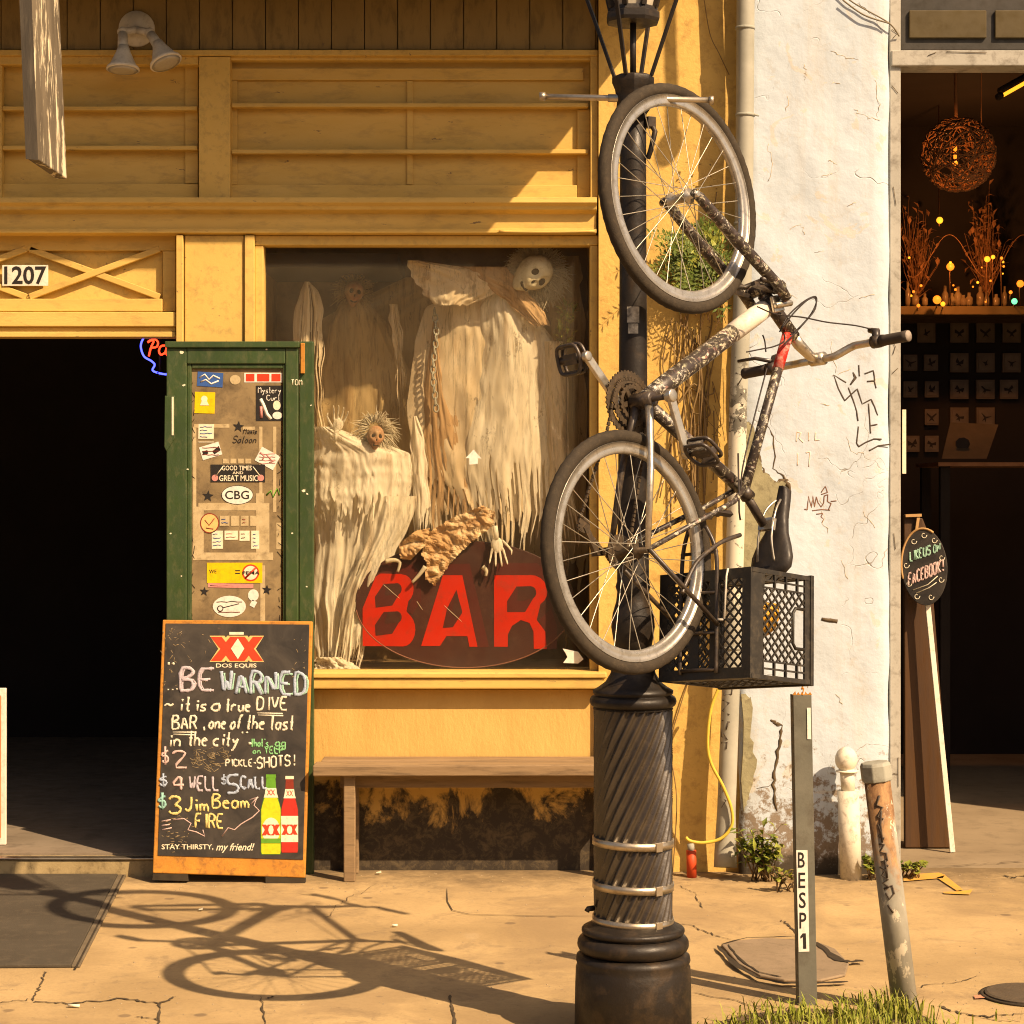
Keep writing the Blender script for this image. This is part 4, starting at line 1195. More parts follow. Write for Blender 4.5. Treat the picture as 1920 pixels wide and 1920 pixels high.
for ax, sg, hd in (('y', 1, True), ('y', -1, True), ('x', 1, False), ('x', -1, False)):
    cr_side(ax, sg, hd).build('side_panel', M_plast, crate, local=True)
mb = MB()
for a, b_ in (((-CW / 2, -CD / 2), (CW / 2, CD / 2)),):
    for x0, x1, y0, y1 in ((-CW / 2, CW / 2, -CD / 2, -CD / 2 + 0.03), (-CW / 2, CW / 2, CD / 2 - 0.03, CD / 2), (-CW / 2, -CW / 2 + 0.03, -CD / 2 + 0.03, CD / 2 - 0.03), (CW / 2 - 0.03, CW / 2, -CD / 2 + 0.03, CD / 2 - 0.03),
                           (-CW / 2 + 0.03, CW / 2 - 0.03, -0.055, -0.02), (-CW / 2 + 0.03, CW / 2 - 0.03, 0.02, 0.055)):
        mb.box(x0, x1, y0, y1, -0.006, 0.0 - 0.0005)
st_ = 0.030
for d in (1, -1):
    for k in range(-30, 31):
        c = k * st_; pts = []
        u0, u1, z0, z1 = -CW / 2 + 0.03, CW / 2 - 0.03, -CD / 2 + 0.03, CD / 2 - 0.03
        for u in (u0, u1):
            z = d * u + c
            if z0 <= z <= z1: pts.append((u, z))
        for z in (z0, z1):
            u = (z - c) / d
            if u0 < u < u1: pts.append((u, z))
        if len(pts) == 2: mb.bar(V((pts[0][0], pts[0][1], -0.003 + 0.0003 * d)), V((pts[1][0], pts[1][1], -0.003 + 0.0003 * d)), 0.0045, 0.0045, up=(0, 0, 1))
mb.build('bottom_panel', M_plast, crate, local=True)
mb = MB()
r = CH
for x0, x1, y0, y1 in ((-CW / 2 - .004, CW / 2 + .004, -CD / 2 - .004, -CD / 2 + .009), (-CW / 2 - .004, CW / 2 + .004, CD / 2 - .009, CD / 2 + .004), (-CW / 2 - .004, -CW / 2 + .009, -CD / 2 + .0095, CD / 2 - .0095), (CW / 2 - .009, CW / 2 + .004, -CD / 2 + .0095, CD / 2 - .0095)):
    mb.box(x0, x1, y0, y1, r, r + 0.014)
mb.build('rim', M_plast, crate, local=True, bevel=0.002)
# zip ties
M_zip = plain('white_zip_tie', (0.7, 0.65, 0.55), 0.5)
mb = MB(); mb.tube([BL(1345, 1162, 0.07) + V((0, 0, 0.0)), BL(1375, 1162, 0.10)], 0.004, 6); mb.tube([BL(1365, 1066, 0.1), BL(1362, 1080, 0.1), BL(1358, 1160, 0.1)], 0.003, 6)
mb.build('zip_tie', M_zip, bike, local=True)
M_yp = surf('yellow_packet', (0.72, 0.36, 0.05), (0.6, 0.3, 0.05), None, 10, rough=0.5, bmp=0.4)
Mc = CM @ Matrix.Translation((0.02, 0.10, 0.13)) @ Matrix.Rotation(0.6, 4, 'Z')
mb = MB()
mb.ball((0, 0, 0), (0.055, 0.03, 0.05), M=None, fn=lambda p: p * (1 + 0.22 * mnoise.noise(p * 2.2)))
mb.v = [Mc @ v for v in mb.v]
tag(mb.build('paper_bag', M_yp), 'crumpled yellow paper bag inside the milk crate', 'bag')

# ------------------------------------------------------------------ lettering
GL = {'A': '022842 1434', 'B': '0208384736053544433202', 'C': '473818070313223243', 'D': '0208284743220 2', 'E': '48080242 0535', 'F': '480802 0535',
      'G': '47381807031232434525', 'H': '0802 4842 0545', 'I': '2822', 'J': '38331203', 'K': '0802 480542', 'L': '080242', 'M': '0208264842', 'N': '02084248',
      'O': '180703123243473818', 'P': '02083847463505', 'R': '02083847463505 2542', 'S': '473818070615354443321203', 'T': '0848 2822', 'U': '080312324348',
      'V': '082248', 'W': '0812263248', 'Y': '082548 2522', '!': '2824 2322', '$': '473716060515354443321203 2921', '2': '071838470242', '3': '071838473625354443321203',
      '4': '32380444', '5': '4808053544433202', 'a': '35150403122233 3532', 'b': '0802 0415253433221202', 'c': '3515040312 1232', 'd': '38321203041535', 'e': '0434251504031232',
      'f': '38281712 0525', 'g': '351504031233 35301001', 'h': '0802 0415253432', 'i': '1512 1716', 'k': '0802 350432', 'l': '18131222', 'm': '0502 0415242 2', 'n': '0502 0415253432',
      'o': '150403122233342515', 'p': '0500 0415253433221202', 'r': '0502 04152535', 's': '351504332202', 't': '18131222 0525', 'u': '050312223335 3532', 'v': '051235', 'w': '0512243235',
      'y': '051335 351000', ',': '1311', "'": '1817', '"': '0807 1817', '.': '1213', '-': '0535', '~': '04152435', '&': '4217283814031232'}
GL['D'] = '0208284743220 2'.replace(' ', ''); GL['m'] = '0502 041524 2422 24354442'; GL['c'] = '351504031232'
def strokes(text, x, base, cap, wf=1.0, slant=0.0, rot=0.0, rnd=None, smooth=1, gap=1.6):
    """list of polylines in photo pixels for a line of hand lettering"""
    out = []; u = cap / 6.0; cx = x
    for ch in text:
        if ch == ' ': cx += 3 * u * wf; continue
        g = GL.get(ch)
        if g is None: continue
        wmax = 0
        for s in g.split():
            pts = []
            for i in range(0, len(s) - 1, 2):
                gx, gy = int(s[i]), int(s[i + 1]) - 2
                wmax = max(wmax, gx)
                jx, jy = (rnd.uniform(-.12, .12), rnd.uniform(-.15, .15)) if rnd else (0, 0)
                pts.append(((gx + jx) * u * wf + (gy + jy) * u * slant, (gy + jy) * u))
            for _ in range(smooth):
                if len(pts) > 2:
                    q = [pts[0]]
                    for a, b in zip(pts, pts[1:]):
                        q.append((a[0] * .75 + b[0] * .25, a[1] * .75 + b[1] * .25)); q.append((a[0] * .25 + b[0] * .75, a[1] * .25 + b[1] * .75))
                    q.append(pts[-1]); pts = q
            out.append([(cx + px_, base - py_ + rot * (cx + px_ - x)) for px_, py_ in pts])
        cx += (wmax + gap) * u * wf
    return out
VR = random.Random(99)
def letter(mb, text, x, base, cap, on, r, x1=None, nrm=None, **kw):
    """write text between x and x1 on the surface given by on(px, py)"""
    if x1 is not None:
        ss = strokes(text, x, base, cap, **kw); xm = max(p[0] for s in ss for p in s)
        kw['wf'] = kw.get('wf', 1.0) * (x1 - x) / max(1, xm - x)
    for s in strokes(text, x, base, cap, **kw):
        s = [(p[0] + (q[0] - p[0]) * t, p[1] + (q[1] - p[1]) * t) for p, q in zip(s, s[1:]) for t in (0, .5)] + [s[-1]]
        mb.tube([on(*p) for p in s], [r * VR.uniform(1.05, 1.95) for _ in s], 6, flat=(nrm, 0.35) if nrm else None)
def text_part(txt, on, x0, y0, x1, y1, mat, parent, name='lettering', depth=0.0015, shear=0.0, bold=0.0):
    """built-in font text stretched into the photo-pixel box x0..x1, y0..y1 of a surface"""
    cu = bpy.data.curves.new('t', 'FONT'); cu.body = txt; cu.size = 1.0; cu.resolution_u = 3; cu.shear = shear; cu.offset = bold
    to = bpy.data.objects.new('t', cu); COL.objects.link(to)
    me = bpy.data.meshes.new_from_object(to)
    xs = [v.co.x for v in me.vertices]; ys = [v.co.y for v in me.vertices]
    xa, xb, ya, yb = min(xs), max(xs), min(ys), max(ys)
    mb = MB()
    pts = [on(x0 + (v.co.x - xa) / (xb - xa) * (x1 - x0), y1 - (v.co.y - ya) / (yb - ya) * (y1 - y0)) for v in me.vertices]
    mb.add(pts, [tuple(p.vertices) for p in me.polygons])
    bpy.data.objects.remove(to); bpy.data.curves.remove(cu); bpy.data.meshes.remove(me)
    return mb.build(name, mat, parent)
def plane_on(o, n, off=0.0):
    n = Vector(n).normalized(); o = Vector(o)
    c = Vector((0, 0, H))
    def f(px, py, k=0.0):
        r = P(px, py, 1.0) - c
        return c + r * (n.dot(o + n * (off + k) - c) / n.dot(r))
    return f

# ------------------------------------------------------------------ chalkboard sign
A0, A1 = P(286, 1650, 8.11), P(305, 1162, 8.25)
B0, B1 = P(572, 1660, 8.11), P(586, 1165, 8.25)
nA = (B0 - A0).cross(A1 - A0).normalized()
if nA.y > 0: nA = -nA
on = plane_on(A0, nA)
cb = thing('chalkboard_sign', 'black chalkboard with orange rusty frame and chalked drink prices, leaning on the green door', 'chalkboard', ((A0 + B0) / 2).to_tuple())
M_rust = surf('rusty_orange_frame', (0.55, 0.25, 0.045), (0.40, 0.16, 0.03), (0.10, 0.05, 0.025), 9, 0.8, 26, 0.6, 0.4, 90)
def board_mat():
    m, nt, b, out = newmat('chalkboard_black')
    v = coords(nt)
    base = mix(nt, ramp(nt, noise(nt, v, 7, 8, 0.65, 1.0), [(0.38, 0.0), (0.75, 1.0)]), (0.014, 0.011, 0.009), (0.060, 0.048, 0.037))
    base = mix(nt, ramp(nt, noise(nt, v, 40, 6, 0.8, 0.5), [(0.66, 0.0), (0.74, 0.6)]), base, (0.35, 0.20, 0.10))
    nt.links.new(base, b.inputs['Base Color']); b.inputs['Roughness'].default_value = 0.7
    bump(nt, b, noise(nt, v, 80), 0.1, 0.001)
    return m
M_board = board_mat()
def quad_panel(pts, th, mat, name, parent, on_=on, bevel=0, k=0.0, nr=nA):
    mb = MB(); mb.poly([on_(x, y, k) for x, y in pts], -nr * th)
    return mb.build(name, mat, parent, bevel)
quad_panel([(305, 1162), (586, 1165), (572, 1646), (286, 1637)], 0.028, M_rust, 'frame', cb, bevel=0.004)
quad_panel([(311, 1169), (580, 1171), (568, 1612), (296, 1604)], 0.004, M_board, 'board', cb, k=0.003)
quad_panel([(287, 1637.5), (352, 1639), (352, 1652), (286, 1650)], 0.04, M_crack, 'foot', cb, k=-0.002)
quad_panel([(498, 1643.5), (572, 1646.5), (572, 1660), (498, 1657)], 0.04, M_crack, 'foot', cb, k=-0.002)
onb = lambda x, y: on(x, y, 0.0035)
C_w, C_b, C_m, C_g, C_l, C_y, C_p, C_t, C_br = [chalk('chalk_' + n, c) for n, c in (('white', (0.80, 0.74, 0.58)), ('blue', (0.42, 0.50, 0.62)), ('mint', (0.36, 0.62, 0.48)), ('green', (0.22, 0.55, 0.25)),
     ('lilac', (0.55, 0.48, 0.52)), ('yellow', (0.75, 0.62, 0.25)), ('pink', (0.70, 0.50, 0.46)), ('teal', (0.28, 0.55, 0.48)), ('smear', (0.32, 0.24, 0.14)))]
RR = random.Random(5)
def cl(rows, mat, r=0.0034):
    mb = MB()
    for row in rows:
        t, x, x1, bs, cap = row[:5]; kw = row[5] if len(row) > 5 else {}
        letter(mb, t, x, bs, cap, onb, kw.pop('r', r), x1, nA, rnd=RR, **kw)
    return mb.build('chalk_lettering', mat, cb)
cl([('BE', 338, 397, 1295, 42, dict(r=0.005)), ('BE', 342, 401, 1294, 40, dict(r=0.003))], C_l)
cl([('WARNED', 415, 572, 1300, 42, dict(r=0.0048, rot=0.02))], C_b)
cl([('WARNED', 420, 577, 1299, 38, dict(r=0.003, rot=0.02))], C_m)
cl([('~', 308, 326, 1332, 26), ('it', 336, 356, 1333, 26, dict(slant=.1)), ('is', 366, 386, 1333, 24, dict(slant=.1)), ('a', 396, 412, 1333, 25, dict(slant=.1)), ('true', 423, 468, 1334, 24, dict(slant=.1)), ('DIVE', 481, 538, 1331, 24, dict(slant=.05)),
    ('BAR', 323, 368, 1367, 25), (',', 379, 383, 1366, 22), ('one', 391, 422, 1366, 24, dict(slant=.15)), ('of', 431, 454, 1367, 26, dict(slant=.2)), ('the', 462, 494, 1367, 26, dict(slant=.15)), ('last', 506, 549, 1368, 26, dict(slant=.1)),
    ('in', 316, 337, 1399, 24, dict(slant=.1)), ('the', 353, 387, 1398, 27, dict(slant=.1)), ('city', 399, 446, 1398, 25, dict(slant=.15)), ('"', 455, 462, 1390, 18), ('-', 466, 472, 1400, 12), ('"', 316, 326, 1268, 26)], C_w, 0.0032)
mb = MB()
for s in ([(482, 1337), (530, 1338)], [(484, 1341), (531, 1342)], [(324, 1373), (367, 1373)], [(325, 1377), (365, 1378)], [(314, 1293), (317, 1293)], [(322, 1293), (325, 1293)], [(330, 1292), (333, 1292)]):
    mb.tube([onb(*p) for p in s], 0.003, 5, flat=(nA, 0.35))
mb.build('chalk_lettering', C_w, cb)
cl([("that's", 471, 503, 1400, 15, dict(r=.0022)), ('gg', 516, 535, 1400, 16, dict(r=.0022)), ('on', 474, 488, 1413, 11, dict(r=.0018)), ('YELP', 496, 530, 1413, 13, dict(r=.0022))], C_g)
cl([('$', 304, 315, 1430, 26), ('2', 323, 350, 1440, 32), ('4', 320, 345, 1482, 30, dict(r=.004))], C_p, 0.0032)
cl([('PICKLE-', 423, 480, 1437, 13, dict(r=.0021)), ('SHOTS!', 482, 552, 1441, 20, dict(r=.0026, rot=-0.08))], C_w)
cl([('$', 300, 312, 1473, 20), ('CALL', 451, 501, 1479, 23, dict(r=.0036)), ('5', 426, 447, 1487, 33, dict(r=.0042)), ('$', 415, 424, 1470, 16, dict(r=.002))], C_b, 0.003)
cl([('WELL', 355, 409, 1482, 26, dict(r=.0034))], C_l)
cl([('$', 298, 310, 1514, 24), ], C_t, 0.0034)
cl([('3', 316, 338, 1526, 32, dict(r=.0036)), ('Jim', 347, 390, 1521, 27), ('Beam', 398, 466, 1515, 26), ('FIRE', 366, 418, 1552, 26, dict(rot=0.02))], C_y, 0.0032)
mb = MB()
for s in ([(325, 1537), (345, 1535), (358, 1544), (352, 1556), (368, 1560), (384, 1568), (380, 1556)], [(468, 1500), (482, 1495), (476, 1510), (486, 1520), (474, 1532), (452, 1545), (440, 1556), (428, 1552), (416, 1568)], [(470, 1508), (484, 1494)], [(303, 1540), (320, 1537)], [(303, 1548), (318, 1546)], [(304, 1556), (322, 1552)]):
    mb.tube([onb(*p) for p in s], 0.0026, 5, flat=(nA, 0.35))
mb.build('chalk_scribble', C_p, cb)
mb = MB()
for k in range(46):
    x = RR.uniform(352, 420); y = RR.uniform(1406, 1442)
    mb.tube([onb(x, y), onb(x + RR.uniform(4, 14), y + RR.uniform(-8, 8)), onb(x + RR.uniform(6, 16), y + RR.uniform(-6, 6))], 0.0013, 4, flat=(nA, 0.35))
for k in range(60):
    x = RR.choice([RR.uniform(312, 392), RR.uniform(550, 575), RR.uniform(305, 335)]); y = RR.uniform(1180, 1290) if x < 400 or x > 540 else 1300
    mb.tube([onb(x, y), onb(x + RR.uniform(-7, 7), y + RR.uniform(-7, 7))], RR.uniform(.0006, .0016), 4, flat=(nA, 0.35))
for k in range(40):
    x = RR.uniform(300, 360); y = RR.uniform(1530, 1600)
    mb.tube([onb(x, y), onb(x + RR.uniform(2, 10), y + RR.uniform(-3, 3))], RR.uniform(.0006, .0016), 4, flat=(nA, 0.35))
mb.build('chalk_smear', C_br, cb)
# printed beer emblem and bottles
def flat(name, col, rough=0.55): return surf(name, col, tuple(c * .85 for c in col), tuple(c * .45 for c in col), 30, 0.5, 60, rough, 0.03, 200)
M_pr, M_pg, M_pc, M_py, M_pgold, M_pbrown, M_plime, M_pred2, M_pblk, M_pwht, M_pblue, M_ppink = [flat('print_' + n, c) for n, c in (('red', (0.62, 0.05, 0.02)), ('green', (0.10, 0.30, 0.03)), ('cream', (0.78, 0.70, 0.52)), ('yellow', (0.78, 0.50, 0.02)), ('gold', (0.72, 0.47, 0.18)),
     ('brown', (0.24, 0.03, 0.015)), ('lime', (0.55, 0.55, 0.03)), ('bottle_red', (0.55, 0.03, 0.02)), ('black', (0.02, 0.017, 0.015)), ('white', (0.74, 0.70, 0.62)), ('blue', (0.03, 0.10, 0.32)), ('pink', (0.62, 0.25, 0.22)))]
class Stack:
    """flat printed pieces, each a hair above the one below"""
    def __init__(s, on_, nr, parent, k0): s.on, s.n, s.p, s.k = on_, nr, parent, k0
    def poly(s, pts, mat, lvl=0, name='print'):
        mb = MB(); mb.poly([s.on(x, y, s.k + 0.0006 * (lvl + 1)) for x, y in pts], -s.n * 0.0005)
        return mb.build(name, mat, s.p)
    def ell(s, cx, cy, rx, ry, mat, lvl=0, name='print', n=24):
        return s.poly([(cx + rx * cos(2 * pi * i / n), cy + ry * sin(2 * pi * i / n)) for i in range(n)], mat, lvl, name)
    def rect(s, x0, y0, x1, y1, mat, lvl=0, name='print', rot=0):
        cx, cy = (x0 + x1) / 2, (y0 + y1) / 2; c, q = cos(rot), sin(rot)
        return s.poly([(cx + (x - cx) * c - (y - cy) * q, cy + (x - cx) * q + (y - cy) * c) for x, y in ((x0, y0), (x1, y0), (x1, y1), (x0, y1))], mat, lvl, name)
    def text(s, t, x0, y0, x1, y1, mat, lvl=0, name='lettering', shear=0, bold=0.012):
        return text_part(t, lambda x, y: s.on(x, y, s.k + 0.0006 * (lvl + 1)), x0, y0, x1, y1, mat, s.p, name, shear=shear, bold=bold)
    def pen(s, lines, mat, r=0.0015, lvl=0, name='print'):
        mb = MB()
        for l in lines: mb.tube([s.on(x, y, s.k + 0.0006 * lvl) for x, y in l], r, 4, flat=(s.n, 0.4))
        return mb.build(name, mat, s.p)
S1 = Stack(on, nA, cb, 0.003)
S1.rect(430, 1185, 457, 1190, M_pc, 0)
def xmark(S, x0, y0, x1, y1, mat, lvl, e=0, w=0.42):
    W_ = x1 - x0
    S.poly([(x0 - e, y0 - e), (x0 + W_ * w + e, y0 - e), (x1 + e, y1 + e), (x1 - W_ * w - e, y1 + e)], mat, lvl)
    S.poly([(x1 - W_ * w - e, y0 - e), (x1 + e, y0 - e), (x0 + W_ * w + e, y1 + e), (x0 - e, y1 + e)], mat, lvl + 1)
xmark(S1, 395, 1194, 452, 1239, M_pgold, 0, 2); xmark(S1, 440, 1194, 493, 1239, M_pgold, 0, 2)
xmark(S1, 395, 1194, 452, 1239, M_pr, 2, 0, .36); xmark(S1, 440, 1194, 493, 1239, M_pr, 2, 0, .36)
S1.poly([(446, 1197), (458, 1216), (446, 1236), (433, 1216)], M_pc, 5)
S1.text('DOS EQUIS', 405, 1244, 481, 1253, M_pc, 0)
S1.text('STAY THIRSTY,', 303, 1583, 400, 1594, M_pc, 0)
S1.text('my friend!', 405, 1581, 477, 1599, M_pc, 0, shear=0.35)
def bottle(cx, top, bot, w, body, neck, capm):
    h = bot - top
    q = lambda a, b: (cx + a * w, top + b * h)
    half = [(.22, 0), (.25, .02), (.25, .045), (.22, .05), (.25, .16), (.30, .24), (.42, .36), (.5, .44), (.5, .97), (.46, 1.0)]
    S1.poly([q(a, b) for a, b in half] + [q(-a, b) for a, b in reversed(half)], neck, 0, 'printed_bottle')
    h2 = [(.29, .27), (.42, .36), (.5, .44), (.5, .97), (.46, .995)]
    S1.poly([q(a * .94, b) for a, b in h2] + [q(-a * .94, b) for a, b in reversed(h2)], body, 1)
    S1.poly([q(.24, .0), q(.25, .04), q(-.25, .04), q(-.24, .0)], capm, 1)
    S1.poly([q(.26, .17), q(.30, .24), q(.36, .29), q(-.36, .29), q(-.30, .24), q(-.26, .17)], M_pc, 2)
    S1.text('XX', *q(-.2, .19), *q(.2, .26), M_pr, 3)
    return q
q = bottle(508, 1452, 1602, 38, M_plime, M_pg, M_pg)
S1.ell(*q(0, .70), 17, 24, M_pc, 2); S1.rect(*q(-.48, .80), *q(.48, .86), M_pg, 3)
xmark(S1, 491, 1546, 510, 1566, M_pr, 3); xmark(S1, 506, 1546, 525, 1566, M_pr, 3)
q = bottle(543, 1455, 1599, 32, M_pred2, M_pbrown, M_pc)
S1.rect(*q(-.5, .52), *q(.5, .86), M_pc, 2)
xmark(S1, 528, 1546, 545, 1565, M_pr, 3); xmark(S1, 541, 1546, 558, 1565, M_pr, 3)
S1.ell(508, 1556, 5, 9, M_pc, 5, n=8); S1.ell(543, 1556, 5, 8, M_pc, 5, n=8)

# ------------------------------------------------------------------ green door leaf with stickers
DY = 8.285
door = thing('green_door', 'dark green door leaf folded open, its dirty glass covered in stickers', 'door', (P(440, 0, DY).x, DY, 0.03))
mb = MB()
def dbox(x0, y0, x1, y1, d0=0.0, d1=0.04): mb.pbox(x0, y0, x1, y1, DY + d0, DY + d1)
dbox(312, 652, 350, 1640); dbox(535, 652, 559, 1640); dbox(350.4, 652, 534.6, 682); dbox(350.4, 1210, 534.6, 1640, 0.004, 0.036)
mb.build('frame', M_green, door, bevel=0.004)
mb = MB(); dbox(309, 640, 561, 651.5, -0.012, 0.045)
mb.build('top_rail', M_green, door, bevel=0.003)
mb = MB()
for x0, y0, x1, y1 in ((350.4, 682.4, 359, 1209.6), (530.5, 682.4, 534.6, 1209.6), (359.4, 682.4, 530, 691)): dbox(x0, y0, x1, y1, 0.008, 0.034)
mb.build('moulding', M_green, door, bevel=0.004)
mb = MB(); mb.pbox(561, 640, 588, 1640, DY + 0.02, DY + 0.055)
lf2 = mb.build('hinge_stile', M_green, door, bevel=0.004)
mb = MB(); mb.pbox(563.5, 643, 571, 700, DY + 0.004, DY + 0.02)
mb.build('hinge', M_rust, lf2, bevel=0.002)
mb = MB()
mb.poly([P(x, y, DY - 0.006) for x, y in ((309, 742), (328, 742), (328, 822), (312, 846), (308, 838))], (0, 0.02, 0))
lk = mb.build('lock_plate', M_green, door, bevel=0.002)
mb = MB(); mb.pbox(322, 744, 325.5, 816, DY - 0.008, DY - 0.0055)
mb.build('plate_edge', M_pc, lk)
M_paper = surf('brown_paper_backing', (0.30, 0.215, 0.11), (0.15, 0.105, 0.055), (0.07, 0.048, 0.028), 9, 0.85, 16, 0.55, 0.15, 40)
M_tape = surf('old_masking_tape', (0.52, 0.41, 0.24), (0.40, 0.30, 0.16), (0.20, 0.14, 0.075), 22, 0.8, 30, 0.6, 0.1, 90)
mb = MB(); mb.pbox(358, 690, 527, 1211, DY + 0.020, DY + 0.026)
mb.build('glass', M_paper, door)
nd_ = Vector((0, -1, 0))
S2 = Stack(plane_on((0, DY + 0.0195, 0), (0, -1, 0)), nd_, door, 0.0)
tp_i = 0
for r_ in ((362, 800, 368, 950), (362, 950, 374, 1010), (372, 943, 505, 957), (362, 957, 382, 1050), (380, 1036, 512, 1050), (486, 800, 492, 940), (490, 957, 505, 1036), (512, 800, 518, 960), (518, 980, 527, 1030), (364, 795, 380, 802), (488, 1060, 497, 1180), (480, 925, 495, 1036), (400, 795, 430, 802), (455, 800, 478, 806)):
    tl = S2.k; S2.k += 0.00004 * tp_i; tp_i += 1
    S2.rect(*r_, M_tape, -0.5, 'tape_strip'); S2.k = tl
S2.rect(370, 698, 418, 725, M_pblue, 1, 'sticker', 0.06)
S2.pen([[(374, 708), (384, 702), (392, 712), (400, 704), (412, 710)], [(376, 716), (386, 712), (396, 720), (410, 714)]], M_pwht, 0.0035, 3)
S2.rect(458, 699, 529, 717, M_pwht, 1, 'sticker'); S2.rect(461, 701, 477, 715, M_pr, 2); S2.rect(482, 701, 505, 715, M_pr, 2); S2.rect(509, 701, 526, 715, M_pr, 2)
S2.ell(441, 712, 10, 9, M_tape, 1, 'sticker')
S2.rect(365, 735, 403, 775, M_py, 1, 'sticker', 0.03); S2.ell(383, 748, 6, 6, M_pc, 2); S2.poly([(375, 760), (379, 750), (387, 750), (392, 760)], M_pc, 3)
S2.rect(480, 723, 530, 789, M_pblk, 1, 'sticker')
letter_mb = MB(); onS = lambda x, y: S2.on(x, y, 0.0014)
letter(letter_mb, 'Mystery', 484, 737, 11, onS, 0.0011, 526, nd_); letter(letter_mb, 'Curl', 500, 751, 10, onS, 0.0011, 524, nd_)
letter_mb.build('lettering', M_pwht, door)
S2.pen([[(488, 748), (494, 760), (500, 776), (508, 786)]], M_pwht, 0.0075, 3); S2.pen([[(489, 762), (490, 784)]], M_ppink, 0.006, 3); S2.ell(519, 760, 7, 9, M_pc, 2); S2.ell(520, 779, 9, 7, M_pwht, 3)
S2.rect(372, 795, 401, 823, M_pc, 1, 'sticker', 0.02); S2.rect(372, 828, 401, 829.5, M_pc, 1)
S2.rect(376, 833, 414, 858, M_pwht, 1, 'sticker', -0.3); S2.poly([(398, 846), (410, 836), (414, 844), (402, 852)], M_pblk, 2); S2.rect(380, 845, 390, 852, M_pblk, 2, rot=-.3)
S2.rect(482, 845, 521, 874, M_pwht, 1, 'sticker', 0.5); S2.pen([[(488, 848), (496, 856), (492, 862)], [(500, 852), (508, 862)], [(505, 868), (516, 862)]], M_ppink, 0.003, 3)
for k in range(4): S2.rect(418 + k * 14, 860, 429 + k * 14, 869, M_tape, 1)
S2.rect(395, 871, 497, 904, M_pblk, 1, 'sticker')
S2.text('GOOD TIMES', 416, 873, 472, 882, M_pc, 2); S2.text('AND', 436, 884, 456, 889, M_pc, 2); S2.text('GREAT MUSIC', 411, 891, 484, 902, M_pc, 2)
for sx in (1, -1):
    c = 446
    S2.pen([[(c + sx * 28, 875), (c + sx * 42, 893)]], M_pc, 0.002, 3); S2.ell(c + sx * 43, 896, 6, 6, M_ppink, 2)
S2.ell(445, 928, 30, 18, M_pblk, 1, 'sticker'); S2.ell(445, 928, 29, 17, M_pwht, 2)
S2.text('CBG', 422, 920, 467, 936, M_pblk, 3)
def star(cx, cy, r, lvl=1):
    S2.poly([(cx + (r if i % 2 == 0 else r * .42) * sin(pi * i / 5 + .1), cy - (r if i % 2 == 0 else r * .42) * cos(pi * i / 5 + .1)) for i in range(10)], M_pblk, lvl, 'star_sticker')
for s_ in ((447, 800, 11), (390, 930, 11), (383, 1109, 9), (500, 1106, 10)): star(*s_)
letter_mb = MB(); letter(letter_mb, 'Mimis', 456, 813, 9, onS, 0.001, 482, nd_, slant=.2); letter(letter_mb, 'Saloon', 436, 830, 13, onS, 0.001, 480, nd_, slant=.3)
letter_mb.build('lettering', M_pblk, door)
S2.ell(393, 981, 18, 19, M_pbrown, 1, 'sticker'); S2.ell(393, 981, 16, 17, M_pgold, 2); S2.pen([[(384, 975), (392, 985), (402, 972)], [(386, 990), (400, 992)]], M_pbrown, 0.002, 4)
for x0, x1 in ((412, 430), (433, 448), (451, 466), (469, 482)): S2.rect(x0, 967, x1, 986, M_tape, 1, 'sticker')
for x0, x1, y1 in ((397, 418, 1029), (421, 446, 1012), (449, 468, 1014), (471, 486, 1029)): S2.rect(x0, 995, x1, y1, M_pc, 1, 'sticker')
S2.rect(388, 1055, 492, 1093, M_py, 1, 'sticker'); S2.text('WE', 392, 1068, 406, 1075, M_pblk, 2); S2.rect(441, 1069, 450, 1071, M_pblk, 2); S2.rect(441, 1074, 450, 1076, M_pblk, 2)
S2.ell(470, 1074, 16, 16, M_pr, 2); S2.ell(470, 1074, 13, 13, M_pc, 3); S2.pen([[(460, 1084), (480, 1064)]], M_pr, 0.004, 5); S2.text('FEMA', 455, 1071, 487, 1077, M_pblk, 6)
S2.rect(390, 1094, 475, 1102, M_ppink, 1, 'sticker', 0.02)
S2.ell(430, 1137, 31, 20, M_pwht, 1, 'sticker'); S2.pen([[(416, 1140), (448, 1132)]], M_pblk, 0.0018, 3); S2.ell(413, 1141, 6, 6, M_pblk, 2); S2.ell(413, 1141, 4, 4, M_pwht, 3)
S2.ell(475, 1116, 10, 11, M_pwht, 1, 'sticker'); S2.rect(470, 1126, 480, 1138, M_pwht, 1, rot=0.5)
S2.pen([[(500, 928), (508, 920), (512, 932), (520, 916), (524, 928)]], M_pg, 0.004, 2, 'paint_mark')
letter_mb = MB(); letter(letter_mb, 'TOM', 546, 722, 10, plane_on((0, DY - 0.0005, 0), (0, -1, 0)), 0.0012, 566, nd_)
letter_mb.build('lettering', M_pc, door)
rk = random.Random(17)
